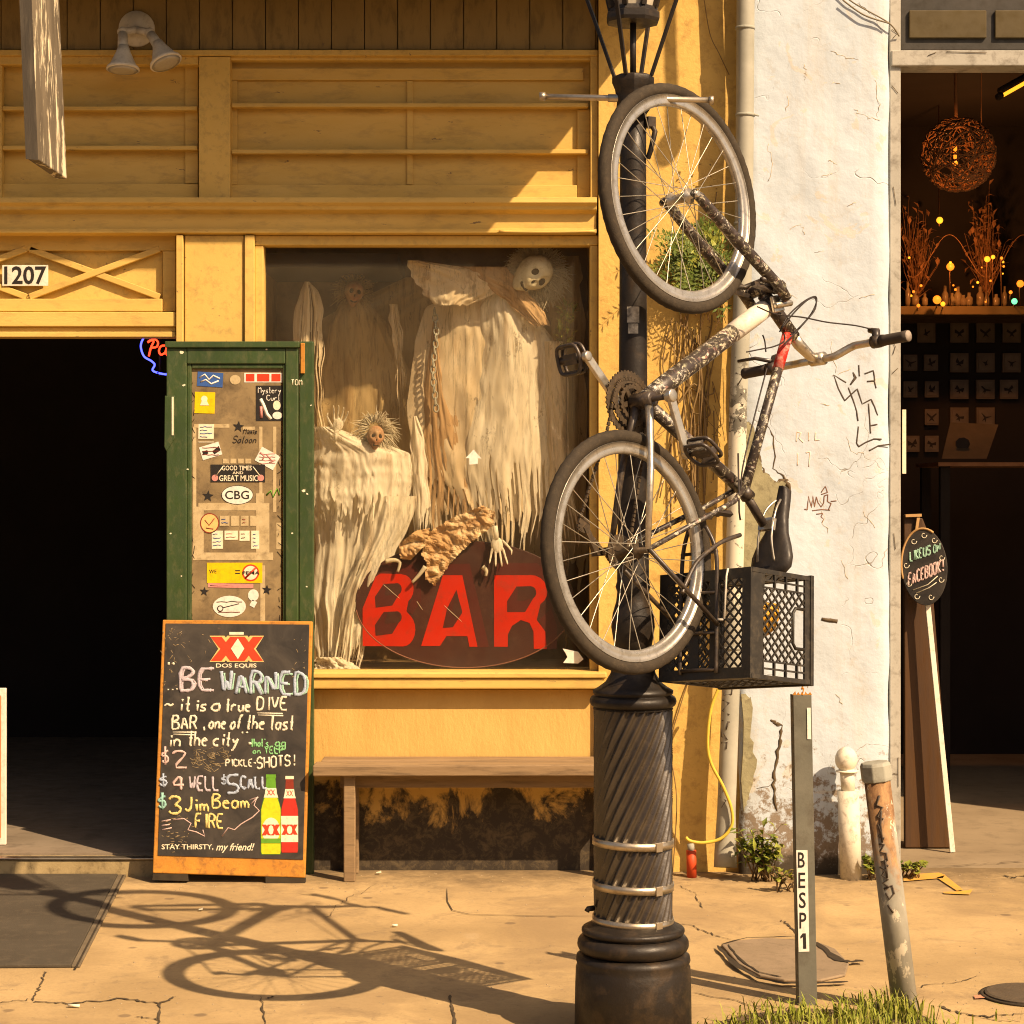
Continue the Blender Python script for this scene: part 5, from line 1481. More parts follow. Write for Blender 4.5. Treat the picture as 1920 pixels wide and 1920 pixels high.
for x0, y0, x1, y1, n_ in ((373, 797, 400, 822, 4), (377, 836, 412, 856, 3), (484, 848, 518, 872, 4), (397, 998, 416, 1026, 4), (422, 998, 444, 1010, 2), (450, 998, 466, 1012, 2), (472, 998, 485, 1027, 4), (413, 970, 430, 984, 2), (452, 970, 466, 984, 2), (392, 1095, 472, 1101, 1), (404, 1126, 456, 1130, 1), (407, 1146, 452, 1150, 1)):
    S2.pen([[(x, y0 + (y1 - y0) * (i + .5) / n_ + rk.uniform(-1, 1)) for x in [x0 + 2 + (x1 - x0 - 4) * t / 5 for t in range(rk.choice((4, 6)))]] for i in range(n_)], rk.choice((M_pbrown, M_pblue, M_pblk, M_ppink)), 0.0013, 4, 'sticker_print')
for x0, y0, x1, y1 in ((352, 700, 366, 1205), (519, 830, 533, 1205)):
    S2.pen([[(rk.uniform(x0, x1), y), (rk.uniform(x0, x1), y + rk.uniform(4, 16))] for y in range(y0, y1, 17)], M_crack, 0.0012, 2, 'scratch')
# paint chips
mb = MB()
for x, y, w in ((340, 660, 5), (570, 920, 4), (576, 926, 3), (345, 722, 3), (352, 880, 2), (548, 1000, 2), (320, 1000, 2), (575, 1100, 2), (340, 1080, 2), (500, 655, 2), (583, 760, 2)):
    dd = DY - 0.0008 if x < 559 else DY + 0.019
    mb.poly([P(x + w * cos(a) * RR.uniform(.5, 1.4), y + w * .7 * sin(a) * RR.uniform(.5, 1.4), dd) for a in [k * pi / 3 for k in range(6)]], (0, 0.0006, 0))
mb.build('paint_chip', M_pc, door)

# ------------------------------------------------------------------ things on the front
fl = thing('floodlight', 'old white twin floodlight on the boards above the transom', 'light fixture', P(256, 55, YF).to_tuple())
mb = MB()
c = P(256, 54, YF - 0.0)
mb.lathe([(0.072, 0.006), (0.074, -0.01), (0.066, -0.028), (0.04, -0.042), (0.01, -0.045)], c, 32, Matrix.Rotation(-pi / 2, 4, 'X').inverted())
mb.build('base_plate', M_white, fl)
for (jx, jy), (hx, hy), (dx_, dy_) in (((230, 60), (231, 108), (0.0, -1.0)), ((281, 62), (303, 98), (0.42, -0.95))):
    mb = MB()
    j = P(jx, jy, YF - 0.05); hd = P(hx, hy, YF - 0.11)
    ax = Vector((dx_, -0.12 if dx_ == 0 else -0.24, dy_)).normalized()
    mb.tube([P(256, 56, YF - 0.03), j], 0.016, 10); mb.ball(j, 0.022)
    mb.tube([j, hd - ax * 0.02], [0.019, 0.023], 14)
    Rz = ax.to_track_quat('Z', 'Y').to_matrix().to_4x4()
    mb.lathe([(0.020, -0.05), (0.030, -0.02), (0.052, 0.028), (0.064, 0.040), (0.067, 0.05), (0.060, 0.052)], hd, 28, Rz)
    lh = mb.build('lamp_head', M_white, fl)
    mb = MB(); mb.lathe([(0.060, 0.0525), (0.04, 0.058), (0.01, 0.060)], hd, 24, Rz)
    mb.build('lens', M_lglass, lh)
np_ = thing('house_number_plate', 'small white plate with black number 1207 over the doorway', 'number plate', P(46, 516, YF + 0.05).to_tuple())
mb = MB(); mb.pbox(4, 497, 90, 536, YF + 0.044, YF + 0.050)
mb.build('plate', M_white, np_, bevel=0.001)
text_part('1207', lambda x, y: P(x, y, YF + 0.0425), 8, 499, 87, 533, M_pblk, np_, bold=0.02)
def peel():
    m, nt, b, out = newmat('peeling_board')
    v = coords(nt, (3, 1.6, 0.35))
    wood = mix(nt, ramp(nt, noise(nt, v, 6, 8), [(0.35, 0.0), (0.65, 1.0)]), (0.085, 0.065, 0.042), (0.17, 0.135, 0.09))
    k = ramp(nt, noise(nt, v, 7, 10, 0.7, 0.5), [(0.525, 0.0), (0.565, 1.0)])
    base = mix(nt, k, wood, (0.70, 0.60, 0.42))
    nt.links.new(base, b.inputs['Base Color']); b.inputs['Roughness'].default_value = 0.8
    bump(nt, b, math_(nt, 'ADD', k, noise(nt, v, 30)), 0.5, 0.004)
    return m
M_signwood = peel()
M_signedge = surf('grey_weathered_edge', (0.065, 0.052, 0.037), (0.04, 0.033, 0.025), (0.16, 0.13, 0.09), 9, 0.6, 12, 0.85, 0.5, 60, (2, 1, 0.3))
# blade sign hung from the gallery
bs = thing('blade_sign', 'weathered peeling wooden blade sign hanging edge on at upper left', 'sign', (-1.62, 7.3, 2.66))
lean = lambda z: (z - 2.66) * -0.04
zb_, zt_ = 2.672, 3.55
mb = MB()
def bsv(x, y, z): return (x + lean(z), y, z)
xl_, xr_ = P(50, 302, 7.06).x, P(72, 302, 7.06).x
mb.hexa([bsv(xl_, 7.06, zb_), bsv(xr_, 7.06, zb_ - 0.004), bsv(xr_ + 0.004, 7.50, zb_ - 0.002), bsv(xl_ + 0.004, 7.50, zb_ - 0.002), bsv(xl_, 7.06, zt_), bsv(xr_, 7.06, zt_), bsv(xr_, 7.50, zt_), bsv(xl_, 7.50, zt_)])
mb.build('board', M_signwood, bs, bevel=0.004)
mb = MB()
mb.hexa([bsv(xl_ - 0.001, 7.052, zb_ - 0.002), bsv(xr_ + 0.0, 7.052, zb_ - 0.006), bsv(xr_ + 0.0, 7.059, zb_ - 0.006), bsv(xl_ - 0.001, 7.059, zb_ - 0.002), bsv(xl_ - 0.001, 7.052, zt_), bsv(xr_, 7.052, zt_), bsv(xr_, 7.059, zt_), bsv(xl_ - 0.001, 7.059, zt_)])
mb.build('front_edge', M_signedge, bs)
mb = MB()
for y in (7.18, 7.42): mb.tube([(xl_ + .02 + lean(zt_), y, zt_ - 0.01), (xl_ + .02 + lean(zt_), y, 3.66)], 0.006, 8)
mb.tube([(xl_ + .02 + lean(zt_), 7.05, 3.66), (xl_ + .02 + lean(zt_), 7.64, 3.66)], 0.012, 8)
mb.build('hanger', M_iron, bs)
# neon sign in the doorway
M_nr, M_nb = emit('neon_red', (1.0, 0.045, 0.02), 3.0), emit('neon_blue', (0.03, 0.06, 1.0), 4.0)
ne = thing('neon_sign', 'glowing red and blue neon sign half hidden behind the green door', 'neon sign', P(295, 670, 8.75).to_tuple())
mb = MB()
mb.tube(catm([P(x, y, 8.75) for x, y in ((279, 668), (283, 652), (288, 640), (282, 638), (277, 642), (288, 636), (296, 641), (294, 650), (284, 652))], 4), 0.004, 8)
mb.tube(catm([P(x, y, 8.75) for x, y in ((311, 648), (302, 649), (298, 658), (302, 665), (310, 660), (313, 648), (312, 664), (320, 666), (330, 650), (338, 664))], 4), 0.004, 8)
mb.build('red_tube', M_nr, ne)
mb = MB(); mb.tube(catm([P(x, y, 8.77) for x, y in ((278, 625), (268, 636), (264, 650), (270, 668), (284, 677), (290, 684), (286, 694), (296, 699), (314, 702), (340, 700), (380, 690))], 5), 0.004, 8)
mb.build('blue_tube', M_nb, ne)
mb = MB()
for x, y in ((283, 655), (305, 650), (296, 699)): mb.tube([P(x, y, 8.755), P(x, y, 8.86)], 0.004, 6)
mb.tube([P(270, 600, 8.86), P(400, 600, 8.86)], 0.006, 6); mb.tube([P(300, 600, 8.86), P(300, 705, 8.86)], 0.006, 6)
mb.tube([P(320, 600, 8.86), P(320, 380, 8.86)], 0.003, 6)
mb.build('support', M_iron, ne)
# poster board standing in the doorway at the left edge
pb = thing('poster_board', 'white framed red poster board standing on the step at the left edge', 'sign board', P(0, 1590, 8.53).to_tuple())
mb = MB()
zl0, zl1 = 0.078, P(0, 1290, 8.55).z
xr_ = P(12, 1400, 8.55).x
mb.box(xr_ - 0.62, xr_, 8.54, 8.56, zl0, zl1)
mb.build('board', M_white, pb, bevel=0.003)
M_poster = surf('red_poster', (0.60, 0.12, 0.03), (0.55, 0.3, 0.1), None, 3, rough=0.5, bmp=0)
mb = MB(); mb.box(xr_ - 0.60, xr_ - 0.02, 8.5385, 8.5395, zl0 + 0.03, zl1 - 0.03)
mb.build('poster', M_poster, pb)
# bench
be = thing('bench', 'weathered wooden bench below the display window', 'bench', (P(860, 0, 8.2).x, 8.25, 0))
zb_ = P(0, 1436, 8.10).z
bx0, bx1 = P(586, 0, 8.10).x, P(1222, 0, 8.10).x
mb = MB()
mb.hexa([(bx0, 8.105, zb_ - 0.042), (bx1, 8.105, zb_ - 0.040), (bx1, 8.235, zb_ - 0.042), (bx0, 8.235, zb_ - 0.042), (bx0, 8.105, zb_), (bx1, 8.105, zb_ + 0.004), (bx1, 8.235, zb_ + 0.001), (bx0, 8.235, zb_)])
mb.build('seat_plank', M_bench, be, bevel=0.005)
mb = MB(); mb.box(bx0 + 0.02, bx1 - 0.01, 8.242, 8.372, zb_ - 0.04, zb_ + 0.003)
mb.build('seat_plank', M_bench, be, bevel=0.005)
for px in (645, 1172):
    a = P(px, 0, 8.16).x
    for y0, y1 in ((8.14, 8.19), (8.32, 8.37)):
        mb = MB(); mb.box(a, a + 0.045, y0, y1, 0, zb_ - 0.0405)
        mb.build('leg', M_bench, be, bevel=0.004)
mb = MB(); mb.box(bx0 + 0.1, bx1 - 0.1, 8.20, 8.23, zb_ - 0.10, zb_ - 0.043)
mb.build('stretcher', M_bench, be, bevel=0.003)
# door mat
M_mat = surf('rubber_mat', (0.075, 0.062, 0.045), (0.055, 0.045, 0.032), (0.12, 0.095, 0.065), 3, 0.5, 18, 0.95, 0.6, 220)
M_matb = surf('mat_edge', (0.17, 0.135, 0.09), (0.11, 0.085, 0.055), None, 8, rough=0.9, bmp=0.3)
dm = thing('door_mat', 'worn dark doormat with pale edge strip before the doorway', 'mat', (-2.0, 7.4, 0))
mb = MB()
b0, b1, f1, f0 = G(-300, 1641), G(222, 1641), G(133, 1815), G(-300, 1818)
mb.poly([Vector((p.x, p.y, 0.012)) for p in (f0, f1, b1, b0)], (0, 0, -0.0115))
mb.build('pile', M_mat, dm, bevel=0.003)
mb = MB()
e0, e1, e2, e3 = G(222.6, 1641), G(238, 1641), G(150, 1815), G(133.6, 1815)
mb.poly([Vector((p.x, p.y, 0.009)) for p in (e0, e1, e2, e3)], (0, 0, -0.0085))
mb.build('edge_strip', M_matb, dm, bevel=0.002)
mb = MB()
a, b_ = G(231, 1641, .0092), G(142, 1815, .0092)
mb.bar(a, b_, 0.006, 0.003)
mb.build('groove', M_crack, dm)

# ------------------------------------------------------------------ posts and pipes on the right
def axis_pts(p0, p1): return Vector(p0), Vector(p1)
M_post = surf('grey_sign_post', (0.15, 0.145, 0.115), (0.10, 0.098, 0.078), (0.07, 0.055, 0.04), 9, 0.6, 16, 0.55, 0.25, 90)
PY = 6.17
sp = thing('marker_post', 'narrow grey steel post lettered BESP1 with a torn top', 'post', (P(1512, 0, PY).x, PY, 0))
mb = MB()
base, top = P(1515, 1888, PY), P(1504, 1303, PY)
base.z = -0.01
x_ax = Vector((1, 0.12, 0)).normalized()
for s_, (w0, w1, d0, d1) in enumerate(((-0.028, 0.028, -0.003, 0.003), (-0.028, -0.022, 0.0035, 0.034), (0.022, 0.028, 0.0035, 0.034))):
    cs_ = []
    for e in (base, top):
        for w, d in ((w0, d0), (w1, d0), (w1, d1), (w0, d1)):
            cs_.append(e + x_ax * w + Vector((-0.12, 1, 0)).normalized() * d)
    mb.hexa(cs_)
mb.build('channel', M_post, sp, bevel=0.001)
dn = (base - top).normalized()
mb = MB()
for k in range(5):
    c = top + x_ax * (-0.024 + 0.012 * k)
    mb.add([c + x_ax * -0.006 + Vector((0, -0.003, 0)), c + x_ax * 0.006 + Vector((0, -0.003, 0)), c + Vector((RR.uniform(-.003, .003), -0.004, RR.uniform(.006, .014))), c + x_ax * -0.006 + Vector((0, 0.003, 0)), c + x_ax * 0.006 + Vector((0, 0.003, 0)), c + Vector((0, 0.002, 0.008))], [(0, 1, 2), (3, 5, 4), (0, 2, 5, 3), (1, 4, 5, 2)])
mb.build('torn_edge', M_rust, sp)
M_orw = plain('orange_wire', (0.7, 0.25, 0.03), 0.5)
mb = MB(); mb.tube(catm([top + Vector((0.0, -0.003, 0)), top + Vector((0.004, -0.003, 0.02)), P(1503, 1292, PY), P(1507, 1283, PY)]), 0.002, 6)
mb.build('wire', M_orw, sp)
on_p = plane_on(base + Vector((0, -0.0034, 0)), Vector((0.12, -1, 0)))
nP = Vector((0.12, -1, 0)).normalized()
Sp = Stack(on_p, nP, sp, 0.0)
Sp.poly([(1493, 1594), (1514, 1594), (1517.5, 1784), (1497.5, 1785)], M_pwht, 0, 'label_plate')
for ch_, y0, y1, xx in (('B', 1598, 1627, 1496), ('E', 1636, 1665, 1497), ('S', 1673, 1703, 1498), ('P', 1711, 1741, 1499)):
    Sp.text(ch_, xx, y0, xx + (13 if ch_ != '1' else 8), y1, M_pblk, 1)
Sp.poly([(1505, 1750), (1511, 1750), (1512, 1779), (1506, 1779), (1505.5, 1757), (1501, 1760), (1500.5, 1756)], M_pblk, 1, 'lettering')
Sp.poly([(1513, 1327), (1520, 1327), (1521, 1386), (1514, 1386)], M_pwht, 0, 'sticker')
PY2 = 6.1
M_rpipe = surf('rust_stained_grey_pipe', (0.36, 0.33, 0.26), (0.24, 0.205, 0.15), (0.27, 0.12, 0.045), 8, 0.75, 9, 0.7, 0.3, 80)
def rpipe():
    m, nt, b, out = newmat('rusty_grey_pipe')
    v = coords(nt, (1, 1, 0.6))
    grey = mix(nt, ramp(nt, noise(nt, v, 9, 8), [(0.4, 0.0), (0.6, 1.0)]), (0.34, 0.325, 0.27), (0.24, 0.225, 0.18))
    rust = mix(nt, ramp(nt, noise(nt, v, 16, 9, 0.7), [(0.42, 0.0), (0.58, 1.0)]), (0.36, 0.20, 0.085), (0.16, 0.075, 0.032))
    z = zmask(nt, 0.10, 0.62)
    k = math_(nt, 'ADD', math_(nt, 'MULTIPLY', z, -0.34), noise(nt, v, 10, 9, 0.7, 0.5))
    base = mix(nt, ramp(nt, k, [(0.36, 0.0), (0.48, 1.0)]), grey, rust)
    base = mix(nt, ramp(nt, noise(nt, v, 12, 8, 0.7), [(0.58, 0.0), (0.60, 0.85)]), base, (0.58, 0.52, 0.40))
    nt.links.new(base, b.inputs['Base Color']); b.inputs['Roughness'].default_value = 0.75
    bump(nt, b, noise(nt, v, 70), 0.3, 0.003)
    return m
M_rpipe = rpipe()
lp = thing('pipe_bollard', 'leaning rusty pipe with a square grey cap and scrawled lettering', 'bollard', (P(1695, 0, PY2).x, PY2, 0))
b0, t0 = P(1699, 1905, PY2), P(1644, 1458, PY2)
b0 = b0 + (b0 - t0).normalized() * 0.05
mb = MB(); mb.tube([b0, t0], 0.0385, 28)
mb.build('pipe', M_rpipe, lp)
ax = (t0 - b0).normalized(); Rq = ax.to_track_quat('Z', 'Y').to_matrix().to_4x4()
mb = MB(); mb.lathe([(0.036, -0.010), (0.0455, -0.010), (0.047, 0.0), (0.047, 0.036), (0.042, 0.046), (0.02, 0.048)], t0, 8, Rq @ Matrix.Rotation(pi / 8, 4, 'Z'), smooth=False)
mb.build('cap', M_galv, lp, bevel=0.003)
def on_cyl(px, py):
    # point on the front of the leaning pipe
    t = (py - 1458) / (1905 - 1458)
    c = P(1644 + t * (1699 - 1644), py, PY2)
    off = (px - (1644 + t * 55)) * PY2 / F
    off = max(-0.036, min(0.036, off))
    return Vector((c.x + off, PY2 - math.sqrt(max(0, 0.0392 ** 2 - off ** 2)), c.z))
mb = MB()
cz = lambda x, y: (1220 + x / 2.743, 1240 + y / 2.743)
for s in ([(1165, 680), (1150, 730), (1180, 740), (1155, 790), (1185, 800)], [(1160, 830), (1175, 870), (1160, 890), (1190, 900)], [(1165, 930), (1190, 930), (1170, 970), (1200, 975), (1205, 1010), (1175, 1020), (1210, 1040)],
          [(1170, 1050), (1200, 1060), (1180, 1090), (1210, 1110), (1185, 1130), (1215, 1150)], [(1190, 1160), (1230, 1140), (1240, 1180), (1215, 1210), (1200, 1180)], [(1210, 1240), (1235, 1280)], [(1175, 760), (1170, 830), (1180, 920)], [(1195, 1010), (1205, 1100)]):
    mb.tube([on_cyl(*cz(*p)) for p in s], 0.0032, 5)
mb.build('graffiti', M_ink, lp)
VY = 8.21
vp = thing('vent_pipe', 'short white pipe with domed cap against the stucco pier', 'pipe', (P(1596, 0, VY).x, VY, 0))
xv = P(1596, 0, VY).x
zz = lambda py: P(0, py, VY).z
M_wpipe = surf('flaking_white_pipe', (0.70, 0.65, 0.54), (0.60, 0.54, 0.43), (0.20, 0.15, 0.10), 9, 0.8, 24, 0.7, 0.3, 60)
mb = MB(); mb.tube([(xv, VY, -0.02), (xv - 0.012, VY, zz(1482))], 0.043, 24)
mb.build('lower_pipe', M_wpipe, vp)
mb = MB(); mb.tube([(xv - 0.012, VY, zz(1484)), (xv - 0.018, VY, zz(1440))], 0.028, 20)
mb.lathe([(0.028, 0), (0.043, 0.002), (0.043, 0.007), (0.026, 0.01)], (xv - 0.018, VY, zz(1448)), 24)
mb.build('upper_pipe', M_wpipe, vp)
mb = MB(); mb.ball((xv - 0.020, VY, zz(1424)), (0.045, 0.045, 0.05))
mb.build('domed_cap', M_wpipe, vp)
# downspout in the corner
dsp = thing('downspout', 'tall galvanised downspout in the corner between yellow column and stucco pier', 'downspout', (P(1372, 0, 8.27).x, 8.27, 0))
DSY = 8.245
pts = [P(1400, -500, DSY), P(1398, 0, DSY), P(1396, 300, DSY), P(1392, 560, DSY), P(1384, 760, DSY), P(1379, 1000, DSY), P(1370, 1300, DSY), P(1362, 1520, DSY), P(1360, 1600, DSY), P(1360, 1626, DSY - 0.012)]
def dsmat():
    m, nt, b, out = newmat('galvanised_peeling_stickers')
    v = coords(nt)
    base = mix(nt, ramp(nt, noise(nt, v, 5, 8), [(0.35, 0.0), (0.7, 1.0)]), (0.36, 0.35, 0.29), (0.25, 0.245, 0.20))
    s = nd(nt, 'SeparateXYZ'); nt.links.new(nd(nt, 'NewGeometry').outputs['Position'], s.inputs[0])
    mr = nd(nt, 'MapRange'); mr.inputs[1].default_value = 1.6; mr.inputs[2].default_value = 2.25; mr.inputs[3].default_value = 1; mr.inputs[4].default_value = 0
    nt.links.new(s.outputs[2], mr.inputs[0])
    mr2 = nd(nt, 'MapRange'); mr2.inputs[1].default_value = 0.85; mr2.inputs[2].default_value = 1.3; nt.links.new(s.outputs[2], mr2.inputs[0])
    band = math_(nt, 'MULTIPLY', mr.outputs[0], mr2.outputs[0])
    k = math_(nt, 'ADD', math_(nt, 'MULTIPLY', band, 0.3), math_(nt, 'MULTIPLY', noise(nt, v, 17, 8, 0.75), 0.8))
    base = mix(nt, ramp(nt, k, [(0.54, 0.0), (0.57, 0.85)]), base, (0.09, 0.08, 0.06))
    k2 = math_(nt, 'ADD', math_(nt, 'MULTIPLY', band, 0.3), math_(nt, 'MULTIPLY', noise(nt, coords(nt, (1, 1, 1.3)), 13, 6, 0.7, 1.0), 0.8))
    base = mix(nt, ramp(nt, k2, [(0.60, 0.0), (0.62, 0.9)]), base, (0.62, 0.58, 0.46))
    nt.links.new(base, b.inputs['Base Color']); b.inputs['Roughness'].default_value = 0.6
    bump(nt, b, noise(nt, v, 60), 0.2, 0.002)
    return m
M_ds = dsmat()
mb = MB(); mb.tube(pts, [0.036] * 7 + [0.037, 0.044, 0.046], 24)
mb.build('pipe', M_ds, dsp)
for py in (53, 216, 420, 1215):
    t = P(1397 - max(0, py - 300) * 0.027, py, DSY)
    mb = MB(); mb.lathe([(0.036, -0.006), (0.039, -0.006), (0.039, 0.006), (0.036, 0.006)], t, 24)
    if py == 216: mb.tube([t + Vector((0.03, -0.02, 0)), t + Vector((0.055, 0.01, 0.0))], 0.004, 6)
    mb.build('strap', M_galv, dsp)
mb = MB()
def on_ds(px, py):
    cx = 1379 - (py - 1000) * 0.030 if py > 1000 else 1392 - max(0, py - 560) * 0.03
    off = max(-0.033, min(0.033, (px - cx) * DSY / F))
    c = P(cx, py, DSY)
    return Vector((c.x + off, DSY - math.sqrt(0.0372 ** 2 - off ** 2), c.z))
for s in ([(1358, 1290), (1372, 1286), (1370, 1300), (1356, 1302), (1358, 1290)], [(1345, 1312), (1366, 1316), (1348, 1332), (1366, 1338)], [(1366, 1352), (1346, 1350)], [(1364, 1352), (1360, 1366)], [(1352, 1366), (1346, 1380), (1362, 1384), (1356, 1374)], [(1346, 1392), (1362, 1390), (1360, 1402)],
          [(1340, 1460), (1352, 1466), (1344, 1478), (1356, 1480), (1346, 1492)], [(1350, 1494), (1360, 1498), (1352, 1512)], [(1378, 700), (1392, 706), (1382, 722)], [(1372, 730), (1390, 740), (1376, 752), (1392, 760)], [(1374, 775), (1388, 790)], [(1388, 775), (1374, 792)]):
    mb.tube([on_ds(*p) for p in s], 0.0028, 5)
mb.build('graffiti', M_ink, dsp)
# yellow hose and red pipe end
M_hose = surf('yellow_hose', (0.66, 0.48, 0.08), (0.55, 0.38, 0.06), (0.3, 0.2, 0.05), 9, 0.5, 20, 0.5, 0.05, 60)
mb = MB(); mb.tube(catm([P(x, y, 8.19) for x, y in ((1358, 1270), (1350, 1285), (1333, 1330), (1327, 1390), (1333, 1430), (1356, 1475), (1371, 1515), (1372, 1548), (1352, 1572), (1320, 1580), (1295, 1577), (1286, 1570))]), 0.0065, 10)
tag(mb.build('hose', M_hose), 'thin yellow hose looping down in front of the downspout', 'hose')
M_redp = surf('red_plastic_pipe', (0.55, 0.07, 0.02), (0.45, 0.05, 0.02), None, 9, rough=0.5, bmp=0.05)
gr = P(1297, 1632, 8.24); gr.z = 0
rp = thing('pipe_stub', 'short red pipe stub standing at the foot of the yellow column', 'pipe', gr.to_tuple())
mb = MB(); mb.tube([gr, P(1296, 1594, 8.24)], 0.020, 16); mb.build('red_pipe', M_redp, rp)
mb = MB(); mb.tube([P(1296, 1596, 8.24), P(1295, 1582, 8.24)], 0.014, 14); mb.build('connector', M_galv, rp)
# utility covers and paint on the pavement
M_cover = surf('iron_cover_concrete', (0.27, 0.20, 0.135), (0.21, 0.155, 0.10), (0.10, 0.075, 0.05), 4, 0.5, 25, 0.85, 0.4, 120)
uc = thing('utility_cover', 'low eight sided concrete utility cover in the pavement behind the grey post', 'cover', G(1475, 1795).to_tuple())
oc = [(1352, 1770), (1378, 1763), (1440, 1758), (1530, 1764), (1566, 1778), (1592, 1805), (1585, 1826), (1540, 1836), (1470, 1836), (1425, 1828), (1385, 1806)]
mb = MB(); mb.poly([G(x, y, 0.010) for x, y in oc], (0, 0, -0.0095)); mb.build('lid', M_cover, uc, bevel=0.004)
mb = MB()
for pts, w in (([(1346, 1772), (1362, 1792), (1388, 1814), (1425, 1834), (1470, 1843), (1530, 1843), (1590, 1840)], 0.010), ([(1366, 1770), (1378, 1788), (1398, 1806), (1424, 1822), (1465, 1831)], 0.004), ([(1532, 1766), (1552, 1785), (1575, 1800), (1598, 1803), (1616, 1800)], 0.014), ([(1352, 1770), (1400, 1758), (1500, 1755)], 0.005)):
    gcrack(mb, wig(pts, 1.2, 4, 8), w, 0.0125, 0.4, 4)
mb.build('gap', M_crack, uc)
M_mh = surf('cast_iron_cover', (0.10, 0.075, 0.05), (0.07, 0.052, 0.035), (0.16, 0.11, 0.07), 6, 0.5, 30, 0.6, 0.5, 90)
mc = G(1925, 1868)
mh = thing('manhole_cover', 'round iron manhole cover at the right edge of the pavement', 'manhole cover', mc.to_tuple())
mb = MB(); mb.lathe([(0.125, 0.0005), (0.125, 0.010), (0.118, 0.014), (0.02, 0.015)], mc, 40, smooth=False); mb.build('lid', M_mh, mh)
mb = MB(); mb.lathe([(0.128, 0.0005), (0.128, 0.006), (0.14, 0.006), (0.14, 0.0005)], mc, 40); mb.build('ring', M_crack, mh)
def ground_paint(name, polys, mat, label):
    mb = MB()
    for pl in polys:
        n = len(pl); mb.add([G(x, y, 0.005) for x, y in pl], [tuple(range(n))])
    o = mb.build(name, mat); tag(o, kind='structure')
M_orp = surf('orange_spray_paint', (0.66, 0.33, 0.05), (0.50, 0.27, 0.07), (0.36, 0.25, 0.14), 20, 0.8, 30, 0.9, 0.2, 120)
ground_paint('pavement_paint_arrow', [[(1694, 1640), (1760, 1636), (1772, 1640), (1768, 1646), (1694, 1652)], [(1756, 1645), (1772, 1641), (1806, 1668), (1794, 1670)], [(1768, 1672), (1800, 1671), (1824, 1667), (1818, 1677), (1770, 1675)]], M_orp, '')
M_pkp = surf('faded_red_spray_paint', (0.55, 0.20, 0.12), (0.42, 0.24, 0.15), (0.36, 0.26, 0.16), 20, 0.8, 40, 0.9, 0.2, 120)
ground_paint('pavement_paint_mark', [[(1826, 1866), (1870, 1862), (1872, 1869), (1828, 1872)]], M_pkp, '')
# litter
for k, (x, y, l, lab) in enumerate(((128, 1885, 22, 'cigarette butt on the cracked pavement at lower left'), (735, 1735, 12, 'pale cigarette butt beside the crate shadow on the pavement'), (705, 1637, 12, 'pale paper scrap under the bench'), (372, 1706, 9, 'tiny pale paper scrap in the wheel shadow'), (1130, 1697, 5, 'small pale scrap beside the lamp post'))):
    mb = MB(); a = G(x, y, 0.007); 
    if 'butt' in lab: mb.tube([a, a + Vector((l * .0016, RR.uniform(-.01, .01), 0))], 0.0045, 8)
    else: mb.poly([a, a + Vector((l * .0018, 0.0, 0.002)), a + Vector((l * .0016, .02, 0.006)), a + Vector((0, .018, 0.001))], (0, 0, -0.001))
    tag(mb.build('cigarette_butt' if 'butt' in lab else 'paper_scrap', M_pc), lab, 'litter')
# overhead wire at the top of the pier
mb = MB()
mb.tube(catm([P(1556, -30, 8.28), P(1600, 5, 8.28), P(1665, 42, 8.285), P(1686, 68, 8.32)]), 0.003, 6); mb.tube(catm([P(1580, 0, 8.275), P(1620, 28, 8.275), P(1668, 44, 8.28)]), 0.0035, 6)
M_wire = surf('old_grey_wire', (0.22, 0.18, 0.12), (0.15, 0.12, 0.08), None, 9, rough=0.7, bmp=0)
tag(mb.build('overhead_wire', M_wire), 'loose grey wires strung across the top of the stucco pier', 'wire')

